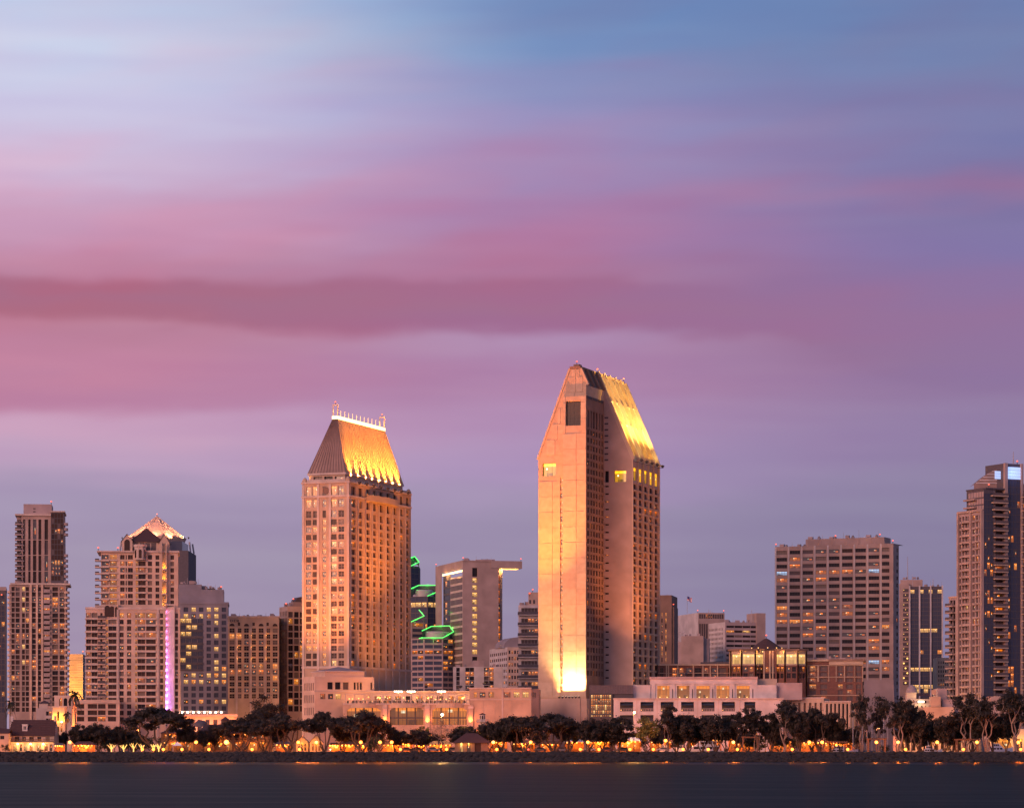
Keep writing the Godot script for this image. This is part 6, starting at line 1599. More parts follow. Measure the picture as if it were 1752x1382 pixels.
func brick_complex() -> void:
	var b := bld("brick_wing", "dark brick wing with pale cornice behind the conference wing", 1254, 1112, 2)
	var xl := b.fx(1126); var yt := b.hy(1138.5)
	block(b, xl, 0, 0, -16, 0, yt, "brick", {"cols": front_cols(b, [[1129, 1135], [1150.7, 1158], [1161.7, 1170], [1174.4, 1184], [1189, 1200.5], [1205, 1212.6], [1218, 1226.5], [1229.8, 1242.8], [1246, 1252]], xl),
		"rows": rows_of(b, [[1142.5, 1150.5], [1152, 1159.6], [1164, 1171]]), "mv": 1, "mh": 1, "deep": 0.5, "glass": "glass_warm", "on": func(ci, ri): return "gold" if ci in [1, 2] and ri < 2 else ("dusk" if [ci, ri] in [[3, 0], [6, 0], [5, 0], [6, 1]] else "off")})
	b.g("cornice:tan_stone").box(Vector3(xl, yt, 0.5), Vector3(0.2, yt + 0.6, -16)); b.g("cornice:tan_stone").box(Vector3(xl, b.hy(1151.7), 0.003), Vector3(0, b.hy(1151), 0.2))
	for px in [1140.5, 1144, 1160, 1186.5, 1203, 1215.5, 1228]: b.g("pilaster:tan_stone").box(Vector3(b.fx(px) - 0.2, 0, 0.004), Vector3(b.fx(px) + 0.2, yt, 0.3))
	upper(b, 1200, 1252, 1138.5, 1132, "penthouse:slate", -4, -14); upper(b, 1145, 1200, 1138.5, 1136, "roof_rail:brown", -2, -3)
	finish(b)
	# the pavilion with lit octagonal bays and a conical roof
	b = bld("lantern_pavilion", "brick pavilion with two glowing octagonal bays under a dark conical roof", 1316, 1100, 0)
	var yb := b.hy(1138); var yw := b.hy(1117.5)
	for p in [[1281, 29.0], [1354.5, 27.0]]:
		var cx := b.fx(p[0]); var r: float = p[1] * b.d0 / F / cos(PI / 8)
		var c0 := Vector3(cx, 0, -r * 0.9)
		for k in 5:     # the facets that face the bay
			var a := -PI - PI / 8 + PI / 4 * k
			var p0 := c0 + Vector3(cos(a) * r, 0, -sin(a) * r); var p1 := c0 + Vector3(cos(a + PI / 4) * r, 0, -sin(a + PI / 4) * r)
			var W := (p1 - p0).length()
			wall(b, p0, p1, yb, yw + 1.0, [[0.5, W - 0.5]], [[yb + 0.5, yw - 0.3]], {"mat": "tan_stone", "deep": 0.35, "mv": 3, "mh": 0, "frame": "tan_stone", "on": func(_c, _r): return "cream"})
			wall(b, p0, p1, 0, yb, [[0.7, W / 2 - 0.25], [W / 2 + 0.25, W - 0.7]], rows_of(b, [[1140.5, 1149], [1151.5, 1160]]), {"mat": "brick", "deep": 0.35, "mv": 1, "mh": 1, "on": func(ci, ri): return "gold" if ri == 0 and (ci + int(p0.x)) % 3 != 1 else "off"})
			for e in [p0, p1]: b.g("pilaster:tan_stone").box(e + Vector3(-0.22, 0, -0.2), e + Vector3(0.22, yw + 1.0, 0.25))
		b.g("flat_roof:brown").lathe(c0, [[r + 0.9, yw + 1.0], [r + 0.9, yw + 1.7], [0.0, yw + 1.9]], 8, PI / 8, true)
		b.g("flat_roof:brown").lathe(c0, [[0.0, yw + 0.99], [r + 0.9, yw + 1.0]], 8, PI / 8, true)
	# middle wall between the bays
	var m0 := b.fx(1306); var m1 := b.fx(1330)
	wall(b, Vector3(m0, 0, -1.2), Vector3(m1, 0, -1.2), 0, yw + 1.0, even(0.5, m1 - m0 - 0.4, 2, 0.7), rows_of(b, [[1140.5, 1149], [1151.5, 1160]]), {"mat": "brick", "deep": 0.3, "mh": 1, "on": func(_c, ri): return "gold" if ri == 0 else "off"})
	for px in [1308, 1318, 1323]: b.g("pilaster:tan_stone").box(Vector3(b.fx(px) - 0.25, 0, -1.196), Vector3(b.fx(px) + 0.25, yw + 1.0, -0.9))
	b.g("core:brick").box(Vector3(b.fx(1256), 0, -14), Vector3(b.fx(1378), yw + 0.9, -26))
	# conical roof with its lit eave and small roof lamps
	var rr := 34.0 * b.d0 / F
	var rc := Vector3(b.fx(1315), 0, -9)
	b.g("drum:tan_stone").lathe(rc, [[rr * 0.8, yw + 1.7], [rr * 0.8, b.hy(1112.5)]], 24)
	b.g("cone_roof:roof_dark").lathe(rc, [[0.0, b.hy(1112.6)], [rr, b.hy(1112.5)], [rr * 0.98, b.hy(1111.5)], [rr * 0.52, b.hy(1101)], [rr * 0.16, b.hy(1092.5)], [0.0, b.hy(1090)]], 16, 0, true)
	var ring := Geo.new(); ring.lathe(rc, [[rr * 0.82, b.hy(1115.2)], [rr * 0.9, b.hy(1115)], [rr * 0.9, b.hy(1113.6)], [rr * 0.82, b.hy(1113.4)]], 24)
	part("eave_light", ring, M.tube_warm, b.o)
	for k in 5:
		var a := -PI * (0.12 + 0.19 * k)
		var l := bulb_part(b.o, rc + Vector3(cos(a) * rr * 0.82, b.hy(1107.6), -sin(a) * rr * 0.82), 0.22, "lamp_warm", "roof_lamp")
		omni(l, Vector3.ZERO, 2.0, Color(1, 0.55, 0.15))
	beacon(b, rc + Vector3(0, b.hy(1090.4), 0))
	for px in [1268, 1296, 1318, 1340, 1366]: omni(b.o, Vector3(b.fx(px), b.hy(1114.5), 0.6), 5.0, Color(1, 0.7, 0.35))
	finish(b)
	b = bld("brick_hotel_wing", "dark brick wing with cream pilasters and large panes right of the pavilion", 1476, 1104, 8)
	xl = b.fx(1381); yt = b.hy(1131)
	var cols := front_cols(b, [[1385.3, 1397], [1403.7, 1416], [1434, 1442.5], [1448.5, 1460], [1465.4, 1474]], xl)
	wall(b, Vector3(xl, 0, 0), Vector3.ZERO, 0, yt, cols, rows_of(b, [[1139, 1148], [1149.6, 1156.6], [1160, 1167], [1170.4, 1178], [1180, 1188], [1191, 1198.5], [1202, 1209.5], [1211.5, 1219]]), {"mat": "brick", "deep": 0.45, "mv": 1, "mh": 0, "glass": "glass_soft", "frame": "brown",
		"on": func(ci, ri): return "amber" if [ci, ri] in [[0, 0], [0, 3], [2, 3]] else ("dusk" if [ci, ri] in [[3, 4], [0, 1], [0, 2], [2, 1], [1, 5]] else ("gold" if ri == 6 and ci > 2 or [ci, ri] == [3, 7] else "off"))})
	b.g("brick").box(Vector3(xl, 0, -0.5), Vector3(0, yt - 0.003, -18))
	b.g("cornice:tan_stone").box(Vector3(xl - 0.2, yt, 0.6), Vector3(b.fx(1418), yt + 0.7, -18)); b.g("cornice:brown").box(Vector3(b.fx(1418), yt, 0.9), Vector3(0.9, b.hy(1127.5), -18)); b.g("cornice:tan_stone").box(Vector3(b.fx(1419), b.hy(1137), 0.004), Vector3(0.3, yt - 0.004, 0.6))
	for c in cols:
		for u in [c[0] - 0.75, c[1] + 0.45]: b.g("pilaster:tan_stone").box(Vector3(xl + u, b.hy(1166), 0.004), Vector3(xl + u + 0.25, b.hy(1139), 0.3))
	for q in [1138.2, 1158, 1189.4]: b.g("string_course:tan_stone").box(Vector3(xl, b.hy(q) - 0.12, 0.006), Vector3(0.1, b.hy(q) + 0.12, 0.22))
	clutter(b, 1384, 1470, 1128, 9, -8.0)
	finish(b)

func serrated_block() -> void:
	var b := bld("serrated_hotel", "wide mauve block of nine serrated bays with dark window bands and red roof lamps", 1529, 1190, 25)
	var xl := b.fx(1326); var zb := b.rz(1538.5)
	var yt := b.hy(929.5)
	var n := 9
	var lit := {Vector2i(4, 3): "gold", Vector2i(5, 3): "gold", Vector2i(3, 3): "gold", Vector2i(4, 0): "dusk", Vector2i(3, 0): "dusk", Vector2i(2, 4): "gold", Vector2i(2, 7): "gold", Vector2i(4, 7): "gold", Vector2i(0, 8): "warm", Vector2i(2, 9): "gold", Vector2i(3, 9): "gold", Vector2i(5, 9): "gold",
		Vector2i(1, 10): "warm", Vector2i(2, 10): "gold", Vector2i(3, 11): "gold", Vector2i(7, 11): "gold", Vector2i(8, 11): "warm", Vector2i(5, 12): "dusk", Vector2i(3, 12): "dusk", Vector2i(6, 12): "dusk", Vector2i(7, 13): "gold", Vector2i(3, 14): "gold", Vector2i(7, 14): "gold", Vector2i(4, 15): "dusk", Vector2i(5, 15): "dusk",
		Vector2i(7, 16): "cool", Vector2i(8, 16): "gold", Vector2i(7, 17): "dusk", Vector2i(8, 17): "gold", Vector2i(8, 19): "gold", Vector2i(8, 20): "gold", Vector2i(0, 3): "cool", Vector2i(7, 3): "cool"}
	var rr := rows_of(b, pitch(936.8, 12.02, 22, 6.4))
	var w := -xl / n
	for k in n:
		var x0 := xl + w * k; var xm := x0 + w * 0.2; var x1 := x0 + w
		var g := b.g("white")  # short faces paler: light from the left put into their colour
		g.quad(Vector3(x0, 0, 0), Vector3(xm, 0, 1.3), Vector3(xm, yt, 1.3), Vector3(x0, yt, 0))
		var W := Vector2(x1 - xm, 1.3).length()
		wall(b, Vector3(xm, 0, 1.3), Vector3(x1, 0, 0), 0, yt, [[0.12, W - 0.28]] if k < n - 1 else [[0.12, W - 1.6]], rr, {"mat": "dim_pink", "deep": 0.5, "mv": 3, "frame": "charcoal", "glass": "glass", "lit": 0.14, "tone": ["dusk", "dusk", "gold"], "on": func(_c, ri): return lit.get(Vector2i(k, ri), "")})
		b.g("roof:grey").prism([Vector2(x0, -14), Vector2(x0, 0), Vector2(xm, 1.3), Vector2(x1, 0), Vector2(x1, -14)], yt - 0.01, yt + 0.006)
	var sr := rr.duplicate()
	wall(b, Vector3.ZERO, Vector3(0, 0, zb), 0, yt, [[-zb * 0.55, -zb * 0.85]], sr, {"mat": "dim_pink", "deep": 0.3, "mv": 0, "lit": 0.08})
	b.g("dim_pink").quad(Vector3(xl, 0, zb), Vector3(xl, 0, 0), Vector3(xl, yt, 0), Vector3(xl, yt, zb)); b.g("dim_pink").quad(Vector3(0, 0, zb), Vector3(xl, 0, zb), Vector3(xl, yt, zb), Vector3(0, yt, zb))
	# serrated penthouse
	var p0 := b.fx(1378, -3); var p1 := b.fx(1513, -3); var pw := (p1 - p0) / 6.0
	for k in 6:
		var x0 := p0 + pw * k
		b.g("penthouse:dim_pink").prism([Vector2(x0, -12), Vector2(x0, -3.6), Vector2(x0 + pw * 0.25, -2.4), Vector2(x0 + pw, -3.6), Vector2(x0 + pw, -12)], yt, b.hy(917))
	# flared foot at the right
	for k in 4: b.g("flared_base:mauve").box(Vector3(-12.0 + k * 0.4, 0, 0.4), Vector3(0.6 + k * 0.5, b.hy(1163 + 11 * k), 1.6 + 1.2 * k))
	for p in [[xl + 0.4, yt, -0.3], [b.fx(1430, -4), b.hy(917), -4.0], [b.fx(1506, -4), b.hy(917), -4.0], [-0.3, yt, -0.3]]: beacon(b, Vector3(p[0], p[1], p[2]))
	clutter(b, 1382, 1510, 917, 12, -8.0); clutter(b, 1330, 1374, 929.5, 5, -8.0)
	finish(b)

func right_towers() -> void:
	# glass office tower with pale edge fins
	var b := simple("glass_tower", "slim glass office tower with pale vertical fins and several fully lit floors", 1613, 1330, 8.4, 1557, 1003, "slate",
		{"n": 7, "share": 0.96, "m": 0.2, "py": pitch(1008.6, 7.4, 25, 6.6), "glass": "glass_blue", "deep": 0.12, "mv": 1, "frame": "slate",
		"on": func(ci, ri): return "pale" if ri in [18, 22] or (ri == 9 and ci > 1 and ci < 6) or (ri == 0 and ci % 2 == 0) or (ri == 23 and ci % 2 == 1) else ("warm" if (ri == 14 and ci in [2, 6]) or (ri == 18 and ci == 1) else "")})
	for px in [1557, 1574, 1593, 1613]: b.g("edge_fin:white").box(Vector3(b.fx(px) - 0.35, 0, 0.004), Vector3(b.fx(px) + 0.35, b.hy(1001.5), 0.7))
	b.g("side_wing:dim_pink").box(Vector3(b.fx(1539, -4), 0, -4), Vector3(b.fx(1556, -4), b.hy(997), -20))
	for k in 20: bulb_part(b.o, Vector3(b.fx(1547 + 3 * (k % 3), -4), b.hy(1008 + 8.4 * k), -3.8), 0.17 if k < 14 else 0.4, "lamp_warm", "balcony_light")
	for k in 20: b.g("side_balcony:slate").box(Vector3(b.fx(1545.6, -4), b.hy(1011.5 + 8.4 * k), -3.99), Vector3(b.fx(1555, -4), b.hy(1006 + 8.4 * k), -3.9))
	upper(b, 1541, 1579, 1003, 990, "penthouse:dim_pink", -6, -16)
	for k in 2: mast(b, [1597, 1562][k], 1003, [989, 986][k])
	mast(b, 1553.5, 990, 950)
	clutter(b, 1580, 1612, 1003, 6); clutter(b, 1543, 1577, 990, 5, -10.0)
	finish(b)
	b = simple("tan_apartments", "small tan apartment block between the glass tower and the big corner condominium", 1626, 1250, 4, 1603.5, 1125, "tan_stone", {"n": 5, "share": 0.5, "py": pitch(1131, 7.6, 7, 4.6), "mv": 0, "lit": 0.2, "tone": ["dusk", "gold"]})
	finish(b)
	corner_condominium()

func corner_condominium() -> void:
	var b := bld("corner_condominium", "tall corner condominium with stacked balconies and a blue lit glass lantern on top", 1683, 1085, -27)
	var zl := b.rz(1640.5); var zu := b.rz(1650); var zt := b.rz(1622)
	var yl := b.hy(873.5); var yu := b.hy(836)
	var row := pitch(880, 11.85, 27, 8.2)
	var rr := rows_of(b, row)
	# left face, lower and wider part
	var L := -zl
	var lc := []
	for p in [[1642, 1645.2], [1646.6, 1650.6], [1652, 1656], [1657.4, 1661.2], [1664, 1668.4], [1670, 1674], [1676, 1679.6]]: lc.append([b.rz(p[0]) - zl, b.rz(p[1]) - zl])
	wall(b, Vector3(0, 0, zl), Vector3.ZERO, 0, yl, lc, rr, {"mat": "mauve", "deep": 0.6, "mv": 0, "glass": "glass_soft", "lit": 0.14, "tone": ["dusk", "gold"], "on": func(ci, ri): return "gold" if [ci, ri] in [[4, 0], [5, 6], [2, 7], [3, 7], [4, 15], [3, 20], [5, 15]] else ("pale" if [ci, ri] in [[2, 13], [3, 13]] else "")})
	for k in 26:
		var y := b.hy(889.6 + 11.85 * k)
		var z0 := b.rz(1646.2); var z1 := b.rz(1661.6)
		for j in 6:
			var a := lerpf(z0, z1, j / 6.0); var e := lerpf(z0, z1, (j + 1) / 6.0)
			var oa := -0.3 - 1.1 * sin(PI * j / 6.0); var oe := -0.3 - 1.1 * sin(PI * (j + 1) / 6.0)
			var bg := b.g("balcony:dim_pink")
			bg.quad(Vector3(oa, y - 0.5, a), Vector3(oe, y - 0.5, e), Vector3(oe, y + 0.35, e), Vector3(oa, y + 0.35, a)); bg.quad(Vector3(oa, y + 0.35, a), Vector3(oe, y + 0.35, e), Vector3(0, y + 0.35, e), Vector3(0, y + 0.35, a)); bg.quad(Vector3(0, y - 0.5, a), Vector3(0, y - 0.5, e), Vector3(oe, y - 0.5, e), Vector3(oa, y - 0.5, a))
		b.g("balcony:dim_pink").box(Vector3(-0.004, y - 0.3, b.rz(1669)), Vector3(-0.5, y + 0.2, b.rz(1679.8)))
	for px in [1641.2, 1662.8, 1681.4]: b.g("frame_pier:dim_pink").box(Vector3(-0.005, 0, b.rz(px) - 0.45), Vector3(-0.75, yl + 0.3, b.rz(px) + 0.45))
	b.g("frame_beam:dim_pink").box(Vector3(-0.006, yl - 0.2, zl), Vector3(-0.7, yl + 0.6, 0))
	var g := b.g("mauve")
	g.quad(Vector3(0, 0, 0), Vector3(0.2, 0, 0), Vector3(0.2, yl, 0), Vector3(0, yl, 0))
	g.quad(Vector3(0, yl, zl), Vector3(0, yl, 0), Vector3(9, yl, 0), Vector3(9, yl, zl)); g.quad(Vector3(30, 0, zl), Vector3(0, 0, zl), Vector3(0, yl, zl), Vector3(30, yl, zl))
	# front: glass strip, balcony column, dark glass, second balcony column
	var x1 := b.fx(1700.5); var x2 := b.fx(1724); var x3 := b.fx(1747); var x4 := b.fx(1790)
	var yf := b.hy(836)
	var gr := rows_of(b, pitch(843.5, 11.85, 30, 11.2))
	wall(b, Vector3(0.2, 0, 0), Vector3(x1, 0, 0), 0, yf, even(0.2, x1 - 0.3, 3, 0.95), gr, {"mat": "slate", "glass": "glass_blue", "deep": 0.1, "mv": 0, "lit": 0.06, "tone": ["dusk", "gold"], "on": func(ci, ri): return "gold" if [ci, ri] in [[2, 10], [1, 10], [2, 11], [1, 15], [2, 15], [0, 17], [1, 17], [2, 17], [2, 22], [2, 26]] else ("dusk" if [ci, ri] in [[0, 14], [1, 14]] else "")})
	wall(b, Vector3(x1, 0, -0.6), Vector3(x2, 0, -0.6), 0, yf, [[1.3, x2 - x1 - 1.0]], rows_of(b, pitch(834.5 + 2.8, 11.85, 31, 8.6)), {"mat": "dim_pink", "deep": 1.0, "mv": 2, "glass": "glass_warm", "on": func(_c, ri): return {14: "dusk", 15: "gold", 17: "gold", 21: "gold", 23: "gold", 26: "gold", 11: "dusk", 30: "gold"}.get(ri, "off")})
	wall(b, Vector3(x2, 0, 0), Vector3(x3, 0, 0), 0, b.hy(817), even(0.15, x3 - x2 - 0.15, 4, 0.97), rows_of(b, pitch(819.5, 11.85, 32, 11.3)), {"mat": "slate", "glass": "glass_blue", "deep": 0.1, "mv": 0, "lit": 0.06, "tone": ["dusk", "gold"], "on": func(ci, ri): return "gold" if [ci, ri] in [[0, 8], [1, 8], [0, 17], [0, 18], [0, 22], [1, 27], [0, 27], [0, 29], [1, 29]] else ("warm" if [ci, ri] in [[2, 12], [0, 12]] else "")})
	wall(b, Vector3(x3, 0, -0.6), Vector3(x4, 0, -0.6), 0, b.hy(824), [[1.2, 6.5]], rows_of(b, pitch(834.5, 11.85, 31, 8.6)), {"mat": "dim_pink", "deep": 1.0, "mv": 2, "on": func(_c, ri): return {2: "gold", 10: "gold", 17: "gold", 27: "gold"}.get(ri, "off")})
	for k in 31:
		var y := b.hy(846.6 + 11.85 * k)
		balcony(b, b.fx(1696 + minf(k, 4) * 1.2), b.fx(1723), y, -0.6, 1.9, "balcony:tan_stone", "balcony_rail:glass_soft")
		balcony(b, b.fx(1747.2), b.fx(1760), y, -0.6, 1.9, "balcony:tan_stone", "balcony_rail:glass_soft")
	b.g("pier:dim_pink").box(Vector3(x2 - 1.3, 0, -0.59), Vector3(x2 - 0.02, b.hy(790), 0.5)); b.g("pier:dim_pink").box(Vector3(x3, 0, -0.59), Vector3(x3 + 0.9, b.hy(790), 0.5))
	# upper left part with balconies, set back
	wall(b, Vector3(1.2, 0, zu), Vector3(1.2, 0, 0), yl, yu, even(1.0, -zu - 1.0, 6, 0.85), rows_of(b, [[840, 849], [852, 861], [863.5, 871]]), {"mat": "slate", "glass": "glass_soft", "deep": 0.2, "mv": 1, "on": func(ci, ri): return "warm" if ri == 0 and ci in [2, 3] else "off"})
	for y in [852.0, 865.5]: b.g("balcony:dim_pink").box(Vector3(1.19, b.hy(y) - 0.4, zu - 0.3), Vector3(-0.2, b.hy(y) + 0.2, zu * 0.45))
	g.box(Vector3(1.21, yl, zu), Vector3(x1, yu, -0.8)); b.g("cornice:slate").box(Vector3(1.0, yu, zu - 0.2), Vector3(x2, yu + 0.5, 0.4))
	g.box(Vector3(x1, 0, -1.7), Vector3(x4, yu - 0.01, zl * 0.8))
	# curved roof hood and the blue lantern
	var hz := b.rz(1667, 1.6)
	var hbk := hz; hz = -4.0
	var hx0 := 1.6; var hx1 := b.fx(1717.5, hz)
	var hd := b.g("roof_hood:roof_seam")
	var from := Vector3(1.6, 0, hbk); var to := Vector3(hx1, 0, hz); var away := Vector3(4.0, 0, -8.0)
	var last := from + Vector3(0, b.hy(826), 0)
	for k in range(1, 13):      # a curtain that rises in a quarter curve across the roof
		var f := k / 12.0
		var nx := from.lerp(to, f); nx.y = b.hy(826 - 29.0 * sin(f * PI / 2))
		hd.quad(Vector3(last.x, yu, last.z), Vector3(nx.x, yu, nx.z), nx, last); hd.quad(last, nx, nx + away, last + away)
		last = nx
	hd.quad(Vector3(to.x, yu, to.z), Vector3(to.x, yu, to.z) + away, last + away, last)
	for k in 5:
		var f0 := asin(clampf((k + 0.6) / 5.6, 0.0, 1.0)) / (PI / 2)
		var p0 := from.lerp(to, f0); var y := b.hy(825.5 - 28.5 * (k + 0.5) / 5.6)
		var rg := b.g("hood_rib:white"); var out := Vector3(-0.1, 0, 0.25)
		rg.quad(Vector3(p0.x, y - 0.16, p0.z) + out, Vector3(to.x, y - 0.16, to.z) + out, Vector3(to.x, y + 0.16, to.z) + out, Vector3(p0.x, y + 0.16, p0.z) + out)
	var lan := func(px0: float, px1: float, y0: float, y1: float, z: float, nx: int, ny: int) -> void:
		for i in nx:
			for j in ny:
				var pg := Geo.new()
				pg.box(Vector3(lerpf(b.fx(px0, z), b.fx(px1, z), float(i) / nx) + 0.05, lerpf(b.hy(y0), b.hy(y1), float(j) / ny) + 0.05, z), Vector3(lerpf(b.fx(px0, z), b.fx(px1, z), (i + 1.0) / nx) - 0.05, lerpf(b.hy(y0), b.hy(y1), (j + 1.0) / ny) - 0.05, z - 0.2))
				part("light_pane", pg, M.screen_blue, b.o)
	b.g("lantern_frame:slate").box(Vector3(b.fx(1719.5), yf, -0.3), Vector3(b.fx(1747.5), b.hy(790.5), -12))
	lan.call(1720.5, 1747, 818, 796, -0.05, 4, 4); lan.call(1703, 1716.5, 817, 803, hz + 1.6, 3, 3); lan.call(1748, 1751, 816, 803, -1.0, 1, 3)
	omni(b.o, Vector3(b.fx(1734), b.hy(807), 2.0), 10.0, Color(0.5, 0.65, 1.0), 0.5)
	mast(b, 1734.5, 790.5, 768, -3); beacon(b, Vector3(b.fx(1744), b.hy(790.5), -1)); beacon(b, Vector3(b.fx(1692), yu + 0.5, 0.2))
	# low wing at the left
	var yw := b.hy(1022, 0.5, zl)
	var wl := zl - 0.3 - zt
	wall(b, Vector3(0.6, 0, zt), Vector3(0.6, 0, zl - 0.3), 0, yw, [[wl * 0.1, wl * 0.34], [wl * 0.38, wl * 0.62], [wl * 0.78, wl * 0.94]], rows_of(b, pitch(1026, 11.85, 16, 8.4), 0.6, zl), {"mat": "mauve", "deep": 0.5, "mv": 1, "lit": 0.06})
	g.quad(Vector3(0.6, yw, zt), Vector3(0.6, yw, zl), Vector3(14, yw, zl), Vector3(14, yw, zt))
	for k in 16:
		var y := b.hy(1035.4 + 11.85 * k, 0.6, zl)
		b.g("balcony:dim_pink").box(Vector3(0.59, y - 0.4, zt - 0.6), Vector3(-0.9, y + 0.1, zt + wl * 0.64)); b.g("balcony_rail:slate").box(Vector3(-0.88, y + 0.102, zt - 0.5), Vector3(-0.8, y + 0.9, zt + wl * 0.63))
	b.g("parapet:pink_stone").box(Vector3(0.3, yw, zt), Vector3(14, yw + 0.6, zl - 0.3))
	finish(b)

# ---------------------------------------------------------------- waterfront village
func stall(called: String, label: String, px0: float, px1: float, pyt: float, d: float, roof: String, tone: String, cat := "kiosk", e := 14.0) -> void:   # an open stall: roof on posts, lit back wall, counter
	var b := bld(called, label, px1, d, 0, cat)
	var xl := b.fx(px0); var yt := b.hy(pyt)
	var dep := 4.0
	var n := maxi(2, int(-xl / 2.2))
	wall(b, Vector3(xl + 0.2, 0, -dep), Vector3(-0.2, 0, -dep), 0, yt - 0.4, even(0.2, -xl - 0.6, n, 0.8), [[0.9, maxf(1.6, yt - 0.8)]], {"mat": "timber", "mv": 1, "deep": 0.1, "lit": 0.9, "tone": [tone, tone, "warm"]})
	var g := b.g("post:timber")
	for k in n + 1: g.at(lerpf(xl + 0.15, -0.15, float(k) / n), 0, 0, 0.16, yt - 0.3, 0.16)
	b.g("counter:timber").box(Vector3(xl + 0.3, 0, -0.4), Vector3(-0.3, 0.95, -0.9))
	var r := b.g("roof:" + roof)
	var ym := yt + minf(1.4, -xl * 0.12)
	var a := Vector3(xl - 0.4, yt - 0.3, 0.5); var c := Vector3(0.4, yt - 0.3, 0.5); var e1 := Vector3(0.4, yt - 0.3, -dep - 0.4); var f1 := Vector3(xl - 0.4, yt - 0.3, -dep - 0.4)
	var p := Vector3(xl * 0.8, ym, -dep / 2); var q := Vector3(xl * 0.2, ym, -dep / 2)
	r.quad(a, c, q, p); r.tri(c, e1, q); r.quad(e1, f1, p, q); r.tri(f1, a, p)
	for k in n * 2:
		bulb_part(b.o, Vector3(lerpf(xl, 0, (k + 0.5) / (n * 2)), yt - 0.55, 0.35), 0.23, "lamp_orange" if k % 2 else "lamp_warm", "string_lamp")
	omni(b.o, Vector3(xl * 0.5, yt - 0.9, -1.4), e * 8.0, Color(1, 0.46, 0.10), 0.3)
	omni(b.o, Vector3(xl * 0.5, yt - 0.7, 1.2), e * 6.0, Color(1, 0.46, 0.10), 0.3)
	finish(b)

